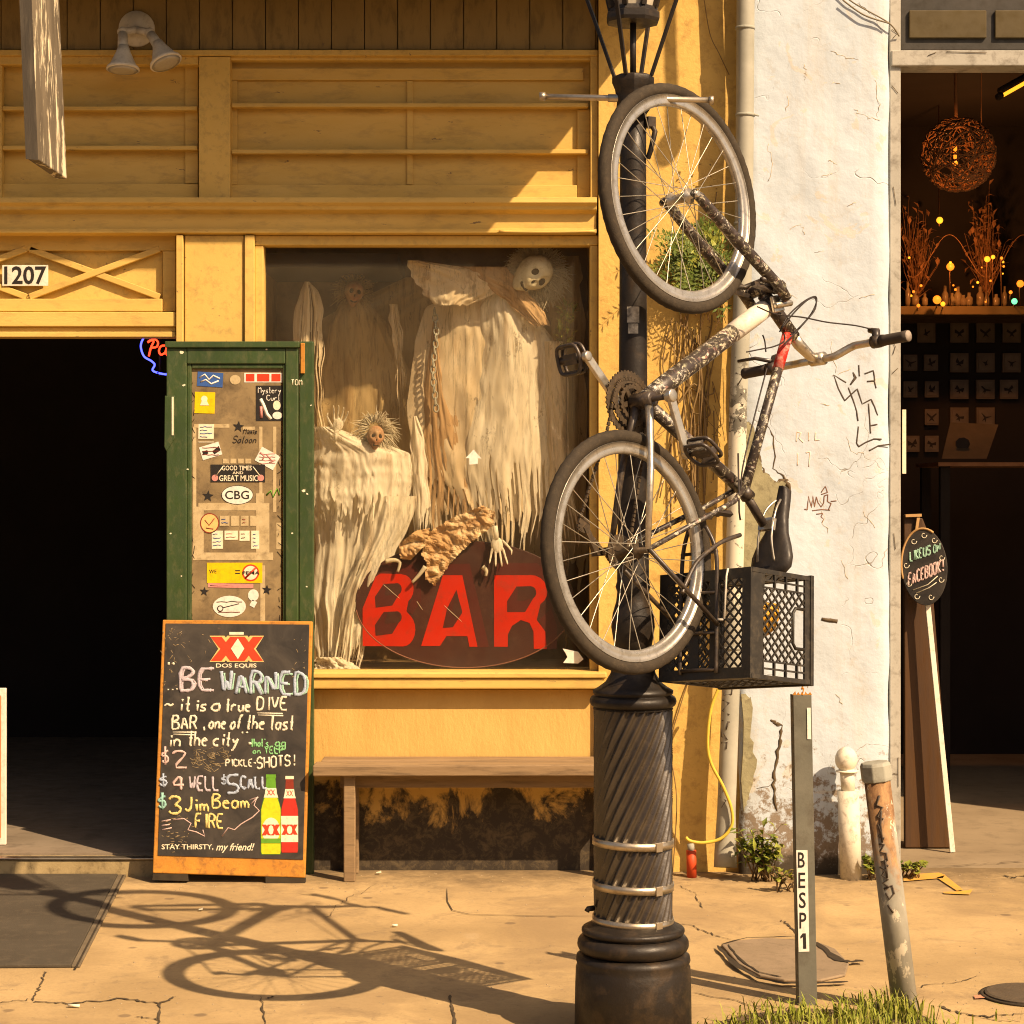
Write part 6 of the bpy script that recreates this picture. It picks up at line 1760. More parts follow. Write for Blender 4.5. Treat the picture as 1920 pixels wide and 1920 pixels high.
# ------------------------------------------------------------------ display window: ghosts and the BAR sign
def interp(tab, v):
    for (a, *pa), (b, *pb) in zip(tab, tab[1:]):
        if v <= b:
            t = 0 if b == a else max(0, (v - a) / (b - a)); t = t * t * (3 - 2 * t) if False else t
            return [x + (y - x) * t for x, y in zip(pa, pb)]
    return list(tab[-1][1:])
def drape(mb, tab, y0, amp, folds, seed, hem=0.0, nx=70, ny=70, bulge=0.05, tatter=0, wrinkle=0.008):
    """hanging cloth: tab rows are (photo y, left x, right x); folds run down, hem is ragged"""
    rnd = random.Random(seed)
    ph = [rnd.uniform(0, 6.28) for _ in range(6)]
    ya, yb = tab[0][0], tab[-1][0]
    cols = [rnd.random() for _ in range(nx + 1)]
    ln = [1.0 + hem * (mnoise.noise(Vector((i * 0.35, seed, 0))) + 0.6 * (cols[i] - 0.5)) for i in range(nx + 1)]
    vv = []
    for j in range(ny + 1):
        v = j / ny
        for i in range(nx + 1):
            u = i / nx
            py = ya + (yb - ya) * (v if hem == 0 else v * (1 + (ln[i] - 1) * v))
            xl, xr = interp(tab, min(py, yb))
            wob = 0.03 * sin(5 * v + ph[0]) + 0.02 * sin(9 * v + ph[1])
            px = xl + (xr - xl) * u
            px += (xr - xl) * 0.02 * mnoise.noise(Vector((u * 4, v * 5, seed))) + 7 * abs(2 * u - 1) * mnoise.noise(Vector((u * 2, v * 7, seed * 9.1)))
            q = u * folds * 1.5 + 0.5 * mnoise.noise(Vector((u * 3, v * 2.2, seed * 1.3))) * (0.6 + v)
            f1 = mnoise.noise(Vector((q, v * 0.7 + seed, seed * 7.7)))
            f2 = 1 - 2.2 * abs(mnoise.noise(Vector((q * 1.9 + 4, v * 1.0, seed * 2.9))))
            f3 = mnoise.noise(Vector((q * 4.3, v * 2.0, seed * 0.7)))
            d = y0 - amp * (1.5 * f1 + 0.8 * f2 + 0.35 * f3 + 0.22 * mnoise.noise(Vector((q * 10, v * 4, seed))) + 0.7 * (0.5 - abs(mnoise.noise(Vector((u * 5 + v * 3, v * 5 - u * 2, seed * 4.4)))))) * (0.35 + 0.65 * v) - bulge * (1 - (2 * u - 1) ** 2) + wrinkle * 0.8 * mnoise.noise(Vector((u * 9, v * 13, seed * 3.1))) + wrinkle * 1.5 * mnoise.noise(Vector((u * 3.5, v * 5, seed * 1.7)))
            vv.append(P(px, py, d))
    fs = []
    for j in range(ny):
        for i in range(nx):
            v = j / ny
            if tatter and v > 1 - tatter:
                # strips hang separately towards the bottom
                if mnoise.noise(Vector((i * 0.55, seed * 2.3, 0))) > 0.42 - 0.75 * (v - 1 + tatter) / tatter: continue
            if mnoise.noise(Vector((i * 0.16, j * 0.10, seed * 5.1))) > 0.74 and v > 0.35: continue
            fs.append((j * (nx + 1) + i, j * (nx + 1) + i + 1, (j + 1) * (nx + 1) + i + 1, (j + 1) * (nx + 1) + i))
    mb.add(vv, fs, 0, True)
    return mb
M_cr = cloth('cream_gauze', (0.88, 0.79, 0.62), (0.74, 0.61, 0.42))
M_wh = cloth('pale_gauze', (0.90, 0.88, 0.78), (0.80, 0.74, 0.60))
M_tan = cloth('tan_gauze', (0.64, 0.45, 0.27), (0.50, 0.33, 0.18))
M_dk = cloth('dusty_brown_gauze', (0.62, 0.47, 0.26), (0.48, 0.35, 0.18))
M_hair = cloth('white_hair', (0.80, 0.76, 0.62), (0.68, 0.62, 0.48), holes=0.0)
M_bone = surf('bone', (0.66, 0.64, 0.50), (0.52, 0.48, 0.34), (0.2, 0.15, 0.09), 12, 0.6, 30, 0.6, 0.2, 80)
M_face = surf('rotten_face', (0.30, 0.12, 0.06), (0.5, 0.36, 0.22), (0.08, 0.04, 0.03), 25, 0.6, 30, 0.6, 0.3, 80)
M_bpaper = surf('crumpled_brown_paper', (0.50, 0.32, 0.17), (0.34, 0.20, 0.10), (0.80, 0.70, 0.50), 14, 0.9, 14, 0.8, 0.4, 60)
def skull(parent, c, r, rz, ry, mat):
    Mr = Matrix.Rotation(ry, 4, 'Y') @ Matrix.Rotation(rz, 4, 'Z')
    def fn(p):
        q = p.copy()
        if q.z < -0.1: q.x *= 1 - 0.45 * min(1, (-q.z - 0.1) / 0.8); q.z *= 1.25
        for sx in (-1, 1):
            d = (Vector((sx * 0.36, -0.86, 0.05)) - p).length
            if d < 0.36: q *= 1 - 0.40 * (1 - d / 0.36)
        d = (Vector((0, -0.95, -0.28)) - p).length
        if d < 0.2: q *= 1 - 0.28 * (1 - d / 0.2)
        d = abs(p.z + 0.55) 
        if d < 0.12 and p.y < -0.4: q *= 1 - 0.06 * (1 - d / 0.12)
        return q
    mb = MB(); mb.ball(c, (r * .82, r * .95, r), Mr, 36, 28, fn=fn)
    s = mb.build('skull', mat, parent)
    mb = MB()
    for sx in (-1, 1):
        mb.ball(Vector(c) + Mr @ Vector((sx * .30 * r, -0.60 * r, .05 * r)), (.20 * r, .16 * r, .29 * r), Mr @ Matrix.Rotation(-sx * .55, 4, 'Y'), 12, 8)
    mb.ball(Vector(c) + Mr @ Vector((0, -0.74 * r, -.30 * r)), (.11 * r, .08 * r, .15 * r), Mr, 10, 6)
    mb.ball(Vector(c) + Mr @ Vector((0, -0.60 * r, -.80 * r)), (.30 * r, .10 * r, .13 * r), Mr, 12, 6)
    mb.build('eye_socket', M_crack, s)
    mb = MB()
    for k in range(-3, 4):
        mb.obox(Matrix.Translation(Vector(c)) @ Mr @ Matrix.Translation((k * .10 * r, -(.80 - .03 * abs(k)) * r * .78, -.80 * r)), .075 * r, .06 * r, .15 * r)
    mb.build('teeth', mat, s, bevel=0.001)
    return s
def hair(parent, c, r, n, ln, seed, mat=M_hair, spread=1.0):
    rnd = random.Random(seed); mb = MB()
    for k in range(n):
        a = rnd.uniform(0, 2 * pi); t = rnd.uniform(0.15, 1.0)
        d = Vector((cos(a), rnd.uniform(-0.2, 0.7), sin(a))).normalized()
        p = Vector(c) + d * r * rnd.uniform(.7, 1.0)
        m_ = p + d * ln * 0.5 * spread + Vector((rnd.uniform(-.01, .01), 0, rnd.uniform(-.01, .01)))
        e = p + d * ln * rnd.uniform(.6, 1.2) * spread + Vector((rnd.uniform(-.02, .02), rnd.uniform(-.01, .01), -ln * rnd.uniform(0, .7)))
        mb.tube([p, m_, e], [0.0024, 0.0020, 0.0008], 3, cap=False)
    return mb.build('hair', mat, parent)
def hand(parent, c, M, s, mat):
    """a skeletal hand: palm, four fingers of different length, thumb from the side"""
    mb = MB(); c = Vector(c); q = lambda x, y, z: c + M @ Vector((x * s, y * s, z * s))
    mb.ball(c, (0.032 * s, 0.012 * s, 0.042 * s), M, 12, 8)
    for k, (x, l) in enumerate(((-0.03, .072), (-.010, .08), (.011, .076), (.031, .058))):
        b0 = q(x, 0, .03); 
        mb.tube([q(x * .6, 0, 0), b0, q(x * 1.25, -.012, .03 + l * .5), q(x * 1.45, -.03, .03 + l * .85), q(x * 1.5, -.045, .03 + l)], [.006 * s, .0065 * s, .005 * s, .0045 * s, .0025 * s], 7)
    mb.tube([q(-.03, 0, -.02), q(-.055, -.008, .01), q(-.072, -.02, .035), q(-.07, -.03, .055)], [.007 * s, .006 * s, .005 * s, .0025 * s], 7)
    mb.tube([q(0, 0, -.03), q(0, 0, -.10)], [.014 * s, .012 * s], 8)
    return mb.build('hand', mat, parent)

# wide dusty sheets behind the figures
bsht = thing('backdrop_sheet', 'wide dusty tan sheet hanging behind all the figures in the display window', 'cloth', P(850, 1100, 9.08).to_tuple())
mb = MB(); drape(mb, [(520, 760, 1085), (600, 600, 1095), (800, 560, 1100), (1100, 570, 1100)], 8.95, 0.015, 5, 91, 0.04, 110, 50, 0.02, 0.1)
mb.build('sheet', M_dk, bsht)
# large ghost on the right
g1 = thing('hanging_ghost', 'large cream ghost with a skull head hanging at the right of the display window', 'ghost figure', P(940, 560, 8.72).to_tuple())
mb = MB(); drape(mb, [(556, 846, 950), (575, 800, 985), (640, 776, 1040), (760, 764, 1058), (880, 770, 1062), (960, 800, 1058), (1040, 812, 1050)], 8.68, 0.010, 3.5, 3, 0.05, 80, 80, 0.06, 0.33)
mb.build('robe', M_cr, g1)
mb = MB(); drape(mb, [(540, 928, 950), (575, 900, 990), (640, 898, 1030), (760, 884, 1050), (870, 870, 1046), (960, 880, 1050), (1030, 905, 1020)], 8.625, 0.008, 2.2, 11, 0.10, 70, 80, 0.05, 0.35)
mb.build('shroud', M_wh, g1)
mb = MB(); drape(mb, [(600, 814, 818), (680, 800, 836), (800, 792, 880), (900, 795, 912), (1020, 800, 900)], 8.655, 0.010, 3, 5, 0.08, 50, 60, 0.02, 0.5)
mb.build('under_cloth', M_tan, g1)
mb = MB(); drape(mb, [(640, 1020, 1056), (740, 1024, 1066), (900, 1030, 1070), (1010, 1044, 1092), (1050, 1060, 1082)], 8.60, 0.008, 1.5, 8, 0.12, 40, 60, 0.02, 0.4)
mb.build('sleeve', M_cr, g1)
# cloth swags between the shoulders
mb = MB(); drape(mb, [(488, 764, 782), (505, 766, 900), (530, 780, 945), (552, 796, 925), (572, 815, 880)], 8.57, 0.012, 1.5, 71, 0.05, 50, 24, 0.03)
mb.build('swag', M_cr, g1)
mb = MB(); drape(mb, [(500, 850, 950), (520, 870, 962), (545, 925, 990), (580, 965, 1015), (610, 1000, 1030)], 8.565, 0.010, 1.5, 73, 0.05, 40, 30, 0.02)
mb.build('swag', M_tan, g1)
skull(g1, P(1001, 512, 8.55), 0.084, 0.5, 0.95, M_bone)
hair(g1, P(1006, 510, 8.58), 0.085, 1500, 0.055, 4)
mb = MB(); drape(mb, [(480, 1050, 1085), (520, 1040, 1092), (580, 1030, 1085), (640, 1035, 1070)], 8.78, 0.01, 3, 21, 0.1, 24, 30, 0.01)
mb.build('veil', M_dk, g1)
hand(g1, P(932, 1022, 8.53), Matrix.Rotation(pi * 0.97, 4, 'Y'), 0.8, M_wh)
# chain on its chest
mb = MB()
for k in range(16):
    c = P(815 + 3 * sin(k * .5), 585 + k * 12, 8.60)
    th = k % 2
    mb.tube([c + Vector((0.010 * cos(a) * (1 if th else .25), 0.010 * cos(a) * (.25 if th else 1), 0.017 * sin(a))) for a in [2 * pi * i / 12 for i in range(12)]], 0.0035, 6, closed=True)
tag(mb.build('chain', M_galv), 'grey chain hanging down the front of the large cream ghost', 'chain')
# two dusty ghosts at the back left
g2 = thing('hanging_ghost', 'dusty brown ghost with a small pale face hanging at the back left of the window', 'ghost figure', P(670, 560, 8.95).to_tuple())
mb = MB(); drape(mb, [(566, 640, 690), (610, 618, 730), (700, 600, 770), (860, 596, 800), (1010, 600, 800)], 8.86, 0.012, 3, 31, 0.06, 70, 60, 0.05, 0.2)
mb.build('robe', M_dk, g2)
skull(g2, P(664, 548, 8.78), 0.050, 0.2, 0.15, M_face)
hair(g2, P(664, 546, 8.80), 0.05, 160, 0.05, 14, M_dk)
mb = MB(); drape(mb, [(570, 728, 748), (640, 738, 758), (720, 742, 764), (770, 748, 760)], 8.74, 0.008, 2, 33, 0.3, 24, 40, 0.01, 1.0)
mb.build('sash', M_cr, g2)
g3 = thing('hanging_ghost', 'thin pale ghost strips hanging beside the green door at the window edge', 'ghost figure', P(580, 560, 8.80).to_tuple())
mb = MB(); drape(mb, [(528, 572, 580), (545, 562, 594), (580, 552, 608), (680, 550, 604), (760, 560, 606), (900, 584, 630)], 8.70, 0.014, 3.5, 41, 0.22, 44, 60, 0.03, 1.0)
mb.build('robe', M_cr, g3)
# kneeling figure lower left
g4 = thing('draped_figure', 'small white draped figure with a rotten face crouching at the lower left of the window', 'ghost figure', P(680, 1250, 8.72).to_tuple())
mb = MB(); drape(mb, [(800, 590, 625), (850, 588, 770), (890, 586, 775), (930, 588, 772), (975, 590, 760)], 8.62, 0.014, 3, 51, 0.14, 70, 40, 0.06, 0.3)
mb.build('cape', M_wh, g4)
mb = MB(); drape(mb, [(900, 592, 760), (980, 590, 745), (1080, 588, 720), (1180, 590, 692), (1256, 592, 672)], 8.67, 0.014, 4, 53, 0.03, 80, 70, 0.04, 0.12)
mb.build('robe', M_wh, g4)
mb = MB(); drape(mb, [(930, 700, 790), (1000, 690, 760), (1080, 655, 722), (1180, 635, 690), (1250, 625, 680)], 8.60, 0.012, 2.5, 55, 0.06, 50, 60, 0.03, 0.2)
mb.build('train', M_wh, g4)
mb = MB(); drape(mb, [(780, 776, 780), (830, 770, 800), (920, 772, 806), (1000, 775, 800), (1040, 780, 796)], 8.62, 0.008, 1, 57, 0.1, 24, 40, 0.02, 0.4)
mb.build('sash', M_wh, g4)
skull(g4, P(704, 818, 8.56), 0.045, 0.25, 0.1, M_face)
hair(g4, P(704, 806, 8.59), 0.045, 260, 0.06, 16)
hand(g4, P(634, 796, 8.56), Matrix.Rotation(0.2, 4, 'Y'), 0.7, M_wh)
mb = MB(); drape(mb, [(1232, 592, 640), (1250, 590, 672), (1262, 588, 680)], 8.57, 0.012, 5, 61, 0.1, 40, 16, 0.03)
mb.build('hem', M_wh, g4)
# crumpled paper
def crumple(pts, y, seed, name, label, th=0.018):
    rnd = random.Random(seed); xs = [p[0] for p in pts]; ys = [p[1] for p in pts]
    def inside(x, y_):
        c = False
        for (x0, y0), (x1, y1) in zip(pts, pts[1:] + pts[:1]):
            if (y0 > y_) != (y1 > y_) and x < (x1 - x0) * (y_ - y0) / (y1 - y0) + x0: c = not c
        return c
    mb = MB(); n = 56; idx = {}; vv = []; fs = []
    x0, x1, y0, y1 = min(xs), max(xs), min(ys), max(ys)
    for j in range(n + 1):
        for i in range(n + 1):
            px, py = x0 + (x1 - x0) * i / n, y0 + (y1 - y0) * j / n
            w = Vector((px * .022 + py * .012, py * .03 - px * .01, seed))
            d = th * (abs(mnoise.noise(w)) + .5 * abs(mnoise.noise(w * 2.1)) + .3 * abs(mnoise.noise(w * 4.3)))
            vv.append(P(px, py, y - d * 2.6))
    for j in range(n):
        for i in range(n):
            if inside(x0 + (x1 - x0) * (i + .5) / n, y0 + (y1 - y0) * (j + .5) / n):
                k = j * (n + 1) + i; fs.append((k, k + 1, k + n + 2, k + n + 1))
    mb.add(vv, fs); tag(mb.build(name, M_bpaper), label, 'paper')
crumple([(800, 1000), (850, 970), (905, 948), (928, 960), (925, 985), (880, 1020), (845, 1055), (815, 1098), (797, 1085), (800, 1055), (790, 1040)], 8.545, 3, 'crumpled_paper', 'big crumpled brown paper hanging over the middle letter of the red sign')
crumple([(748, 1020), (780, 995), (806, 990), (800, 1020), (770, 1050), (750, 1048)], 8.545, 4, 'crumpled_paper', 'small crumpled brown paper above the first letter of the red sign')
# bony fingers over the sign
fb = MB()
for pts in ([(723, 1052), (740, 1050), (750, 1055), (746, 1072)], [(798, 1062), (786, 1078), (773, 1092)], [(905, 1062), (912, 1070), (911, 1080)]):
    c_ = catm([P(x, y, 8.55) for x, y in pts], 4); fb.tube([c + Vector((0, -0.015, 0)) for c in c_], [0.010 - 0.005 * i / len(c_) for i in range(len(c_))], 8)
fb.build('finger_bones', M_hair, g4)
# BAR sign
SY = 8.56
M_sign = surf('dark_maroon_sign', (0.060, 0.016, 0.011), (0.038, 0.011, 0.008), (0.10, 0.05, 0.035), 3, 0.4, 20, 0.5, 0.1, 60)
M_sgl = surf('brown_sign_glaze', (0.22, 0.09, 0.06), (0.17, 0.07, 0.045), None, 3, rough=0.5, bmp=0.05)
M_lred = surf('red_sign_letters', (0.55, 0.018, 0.006), (0.42, 0.013, 0.005), (0.16, 0.04, 0.025), 5, 0.5, 26, 0.45, 0.1, 80)
M_lshade = surf('maroon_letter_shade', (0.085, 0.012, 0.009), (0.06, 0.009, 0.007), None, 4, rough=0.5, bmp=0.05)
sg = thing('bar_sign', 'oval maroon sign with red block letters BAR on the window sill', 'sign', P(870, 1252, SY).to_tuple())
mb = MB(); mb.poly([P(872 + 206 * cos(a), 1128 + 124 * sin(a) * (1 if sin(a) > 0 else 0.92), SY) for a in [2 * pi * i / 64 for i in range(64)]], (0, 0.02, 0))
ov = mb.build('board', M_sign, sg, bevel=0.003)
mb = MB(); mb.tube([P(872 + 206 * cos(a), 1128 + 124 * sin(a), SY) for a in [pi * (0.04 + .92 * i / 40) for i in range(41)]], 0.003, 6)
mb.build('edge', M_sgl, ov)
S3 = Stack(plane_on((0, SY, 0), (0, -1, 0)), nd_, sg, 0.0)
s4 = lambda x, y: (600 + x / 3.692, 1000 + y / 3.692)
def arc(cx, cy, rx, ry, a0, a1, n=8): return [(cx + rx * cos(a0 + (a1 - a0) * i / n), cy + ry * sin(a0 + (a1 - a0) * i / n)) for i in range(n + 1)]
Bo = [(295, 780), (295, 520), (385, 300), (420, 278), (560, 282)] + arc(570, 385, 78, 100, -pi / 2, pi * .32) + [(598, 540)] + arc(575, 665, 85, 118, -pi * .28, pi / 2) + [(540, 782)]
B_up = [(430, 215), (560, 200), (640, 220), (690, 260), (640, 320), (560, 284), (420, 280), (398, 285)]
S3.poly([s4(*p) for p in B_up], M_lshade, 0, 'letter_shade')
S3.poly([s4(*p) for p in [(640, 320), (700, 360), (700, 470), (640, 560), (600, 540), (640, 450)]], M_lshade, 1, 'letter_shade')
S3.poly([s4(*p) for p in Bo], M_lred, 2, 'letter')
for cy in (430, 625):
    S3.poly([s4(*p) for p in [(385, cy + 85), (380, cy + 10), (440, cy - 80), (530, cy - 85)] + arc(530, cy - 45, 36, 42, -pi / 2, pi * .35, 6) + [(500, cy + 70)]], M_lshade, 3, 'letter_counter')
    S3.poly([s4(*p) for p in [(445, cy - 10), (470, cy - 78), (530, cy - 82)] + arc(530, cy - 45, 34, 38, -pi / 2, pi * .4, 6) + [(455, cy + 2)]], M_sign, 4, 'letter_counter')
A_ = [(700, 780), (850, 290), (985, 290), (1090, 785), (1035, 785), (1020, 712), (875, 712), (830, 780)]
S3.poly([s4(*p) for p in [(880, 215), (1035, 210), (1170, 785), (1090, 790), (985, 292), (850, 292)]], M_lshade, 0, 'letter_shade')
S3.poly([s4(*p) for p in A_], M_lred, 2, 'letter')
S3.poly([s4(*p) for p in [(850, 655), (880, 520), (945, 390), (985, 550), (920, 650)]], M_lshade, 3, 'letter_counter')
S3.poly([s4(*p) for p in [(910, 560), (945, 400), (985, 540), (950, 590)]], M_sign, 4, 'letter_counter')
R_ = [(1205, 785), (1205, 290), (1440, 290)] + arc(1455, 400, 120, 112, -pi / 2, pi * .30) + [(1500, 600), (1560, 680), (1570, 800), (1480, 800), (1478, 680), (1450, 620), (1390, 600), (1330, 640), (1300, 700), (1300, 785)]
S3.poly([s4(*p) for p in [(1205, 288), (1230, 205), (1500, 205), (1560, 260), (1590, 380), (1580, 480), (1500, 300)]], M_lshade, 0, 'letter_shade')
S3.poly([s4(*p) for p in [(1520, 600), (1600, 520), (1640, 640), (1640, 800), (1570, 805)]], M_lshade, 1, 'letter_shade')
S3.poly([s4(*p) for p in R_], M_lred, 2, 'letter')
S3.poly([s4(*p) for p in [(1295, 545), (1295, 470), (1360, 368), (1460, 365)] + arc(1460, 410, 38, 44, -pi / 2, pi * .35, 6) + [(1420, 545)]], M_lshade, 3, 'letter_counter')
S3.poly([s4(*p) for p in [(1365, 465), (1370, 372), (1460, 370)] + arc(1460, 410, 36, 40, -pi / 2, pi * .4, 6) + [(1400, 470)]], M_sign, 4, 'letter_counter')
S3.pen([[s4(440, 355), s4(550, 450)], [s4(860, 500), s4(980, 610)], [s4(670, 470), s4(710, 530)]], M_pc, 0.0008, 5, 'scratch')
# white arrow stickers on the pane
wnn = Stack(plane_on((0, YF + 0.0575, 0), (0, -1, 0)), nd_, win, 0.0)
wnn.poly([(873, 859), (888, 843), (903, 860), (896, 859), (896, 870), (880, 871), (880, 859)], M_pwht, 0, 'sticker')
wnn.poly([(1055, 1216), (1084, 1222), (1094, 1236), (1084, 1244), (1056, 1243), (1064, 1232), (1060, 1224)], M_pwht, 0, 'sticker')
# artificial plant in the corner of the window
M_leaf = surf('leaf_green', (0.13, 0.17, 0.025), (0.08, 0.12, 0.02), (0.25, 0.2, 0.05), 20, 0.4, 30, 0.5, 0.1, 60)
M_leaf2 = surf('leaf_yellow_green', (0.26, 0.27, 0.045), (0.18, 0.21, 0.03), (0.3, 0.22, 0.06), 20, 0.4, 30, 0.5, 0.1, 60)
M_stem = surf('brown_stem', (0.16, 0.10, 0.05), (0.11, 0.07, 0.035), None, 20, rough=0.8, bmp=0.1)
def leaf(mb, p, d, l, w, up=Vector((0, 0, 1)), mi=0, bend=0.15):
    d = Vector(d).normalized(); s = d.cross(up)
    s = s.normalized() if s.length > 1e-4 else Vector((1, 0, 0)); n = s.cross(d)
    a = p + d * l * .5 + n * l * bend
    mb.add([p, a + s * w, p + d * l, a - s * w, p + d * l * .5 + n * l * bend * .6], [(0, 1, 4), (1, 2, 4), (2, 3, 4), (3, 0, 4)], mi)
pl = thing('plant_sprig', 'small green plastic sprig in the right corner of the display window', 'plant', P(1062, 640, 8.55).to_tuple())
mb = MB(); st_ = MB()
r5 = random.Random(9)
for k in range(46):
    p = P(1062 + r5.uniform(-14, 14), r5.uniform(575, 650), 8.56 + r5.uniform(-.04, .04))
    leaf(mb, p, (r5.uniform(-1, 1), r5.uniform(-.8, .2), r5.uniform(-.2, 1)), r5.uniform(.03, .06), r5.uniform(.006, .012), mi=r5.random() < .6)
st_.tube([P(1062, 655, 8.56), P(1060, 610, 8.56), P(1064, 572, 8.56)], 0.003, 6); st_.tube([P(1062, 655, 8.56), P(1062, 1262, 8.60)], 0.004, 6)
mb.build('leaves', [M_leaf, M_leaf2], pl); st_.build('stem', M_stem, pl)

# ------------------------------------------------------------------ plants
M_fern = surf('fern_green', (0.10, 0.15, 0.022), (0.055, 0.09, 0.014), (0.22, 0.16, 0.04), 20, 0.5, 25, 0.55, 0.1, 60)
fe = thing('fern', 'dense green fern growing on the yellow column behind the upper bicycle wheel', 'plant', P(1310, 520, 8.28).to_tuple())
mb = MB(); r6 = random.Random(12)
for k in range(110):
    o = P(1306 + r6.gauss(0, 22), 478 + r6.gauss(0, 20), 8.30 + r6.uniform(-.03, .02))
    a = r6.uniform(-pi, pi); l = r6.uniform(.07, .19)
    d = Vector((cos(a) * .9, r6.uniform(-.9, -.1), sin(a) * .7 + .15)).normalized()
    pts = [o + d * l * t + Vector((0, 0, -l * .38 * t * t)) for t in [i / 9 for i in range(10)]]
    mi = 1 if r6.random() < .3 else 0
    for p, q in zip(pts, pts[1:]):
        t = (q - p).normalized(); s = t.cross(Vector((0, -1, 0.2))).normalized()
        for sd in (1, -1): leaf(mb, p, t * .5 + s * sd, r6.uniform(.018, .034), .0045, Vector((0, -1, 0)), mi, .05)
    mb.tube(pts, 0.0009, 3, cap=False, mi=mi)
mb.build('fronds', [M_fern, M_leaf2], fe)
M_root = surf('brown_fern_roots', (0.15, 0.075, 0.03), (0.09, 0.045, 0.02), None, 30, rough=1, bmp=0.5)
mb = MB()
for k in range(7):
    mb.ball(P(1318 + r6.uniform(-30, 34), 545 + r6.uniform(-26, 26), 8.325), (r6.uniform(.03, .06), .03, r6.uniform(.02, .05)), None, 12, 8, fn=lambda p: p * (1 + .35 * mnoise.noise(p * 3)))
for k in range(40):
    p = P(1310 + r6.uniform(-40, 50), 560 + r6.uniform(-30, 20), 8.30); mb.tube([p, p + Vector((r6.uniform(-.04, .04), r6.uniform(-.04, 0), r6.uniform(-.10, 0)))], 0.0014, 3, cap=False)
mb.build('root_ball', M_root, fe)
# dry vines
M_vine = surf('dry_vine', (0.24, 0.15, 0.06), (0.16, 0.10, 0.045), None, 30, rough=0.9, bmp=0.1)
vi = thing('vine', 'dry brown vine stems climbing the yellow plaster column', 'vine', P(1290, 1640, 8.34).to_tuple())
mb = MB(); r8 = random.Random(21)
def vine(pts, r, y=8.345, jit=3):
    c_ = catm([P(x + r8.uniform(-jit, jit), y_, y + r8.uniform(-.012, .012)) for x, y_ in pts], 6); mb.tube(c_, r, 6)
for pts, r in (([(1300, 700), (1296, 640), (1280, 600), (1268, 560), (1240, 520)], .003), ([(1322, 1000), (1320, 900), (1312, 800), (1318, 740), (1312, 680), (1330, 620), (1338, 590)], .004), ([(1298, 880), (1300, 800), (1294, 720), (1270, 660), (1248, 630)], .003),
               ([(1276, 700), (1274, 755), (1300, 720), (1330, 770), (1316, 780), (1325, 730)], .0035), ([(1290, 720), (1316, 740), (1335, 738), (1336, 728)], .003), ([(1312, 760), (1310, 850), (1306, 930), (1312, 1010)], .003), ([(1340, 660), (1330, 720), (1326, 800)], .0025),
               ([(1318, -30), (1330, 60), (1350, 100), (1368, 140)], .002), ([(1262, 1640), (1270, 1500), (1260, 1400), (1275, 1320), (1300, 1250)], .0025), ([(1265, 940), (1270, 880), (1290, 840)], .0025), ([(1335, 900), (1340, 830), (1336, 770)], .003), ([(1330, 560), (1340, 480), (1335, 420), (1345, 360)], .0025)):
    vine(pts, r)
for k in range(12):
    x = r8.uniform(1258, 1340); y_ = r8.uniform(560, 640); vine([(x, y_), (x + r8.uniform(-15, 15), y_ + 90), (x + r8.uniform(-28, 20), y_ + 180), (x + r8.uniform(-30, 25), y_ + r8.uniform(230, 380))], r8.uniform(.0022, .0042))
for k in range(26):
    x, y_ = r8.uniform(1250, 1342), r8.uniform(600, 1010); vine([(x, y_), (x + r8.uniform(-18, 18), y_ + r8.uniform(-40, 40)), (x + r8.uniform(-26, 26), y_ + r8.uniform(-70, 70))], .0014)
mb.build('stem', M_vine, vi)
mb = MB()
for k in range(90):
    p = P(r8.uniform(1262, 1345), r8.choice([r8.uniform(580, 700), r8.uniform(800, 960), r8.uniform(300, 420)]), 8.335); leaf(mb, p, (r8.uniform(-1, 1), -.5, r8.uniform(-1, .5)), r8.uniform(.012, .026), .006, mi=0)
mb.build('dry_leaves', M_vine, vi)
def weed(name, label, cx, gy, y, hpx, n, wpx, seed, lsize=(.03, .06), mats=(M_leaf, M_leaf2)):
    r = random.Random(seed); g = P(cx, gy, y); g.z = 0
    t = thing(name, label, 'weed', g.to_tuple())
    lm, sm = MB(), MB()
    for k in range(n):
        top = P(cx + r.uniform(-wpx, wpx), gy - r.uniform(.35, 1) * hpx, y + r.uniform(-.08, .05)); b = g + Vector((r.uniform(-.04, .04), r.uniform(-.03, .03), 0))
        m_ = (b + top) / 2 + Vector((r.uniform(-.02, .02), 0, .02)); sm.tube([b, m_, top], [.0028, .0022, .001], 5)
        for q in range(9):
            f = r.uniform(.3, 1.0); p = b + (m_ - b) * min(1, 2 * f) if f < .5 else m_ + (top - m_) * (2 * f - 1)
            leaf(lm, p, (r.uniform(-1, 1), r.uniform(-1, .4), r.uniform(-.4, .8)), r.uniform(*lsize), r.uniform(.008, .016), mi=1 if r.random() < .45 else 0)
    lm.build('leaves', list(mats), t); sm.build('stem', M_stem, t)
weed('weed', 'leafy yellow green weed bush at the foot of the stucco pier beside the downspout', 1428, 1640, 8.16, 100, 26, 46, 3)
weed('weed', 'thin dry weed stalks at the base left of the grey marker post', 1470, 1668, 7.95, 60, 8, 26, 4, (.02, .04), (M_vine, M_leaf2))
weed('weed', 'low green weed between the vent pipe and the leaning rusty pipe', 1640, 1640, 8.2, 36, 14, 26, 5, (.02, .035))
weed('weed', 'low moss-like weed on the pavement crack behind the rusty pipe', 1706, 1632, 8.22, 16, 14, 36, 6, (.015, .03))
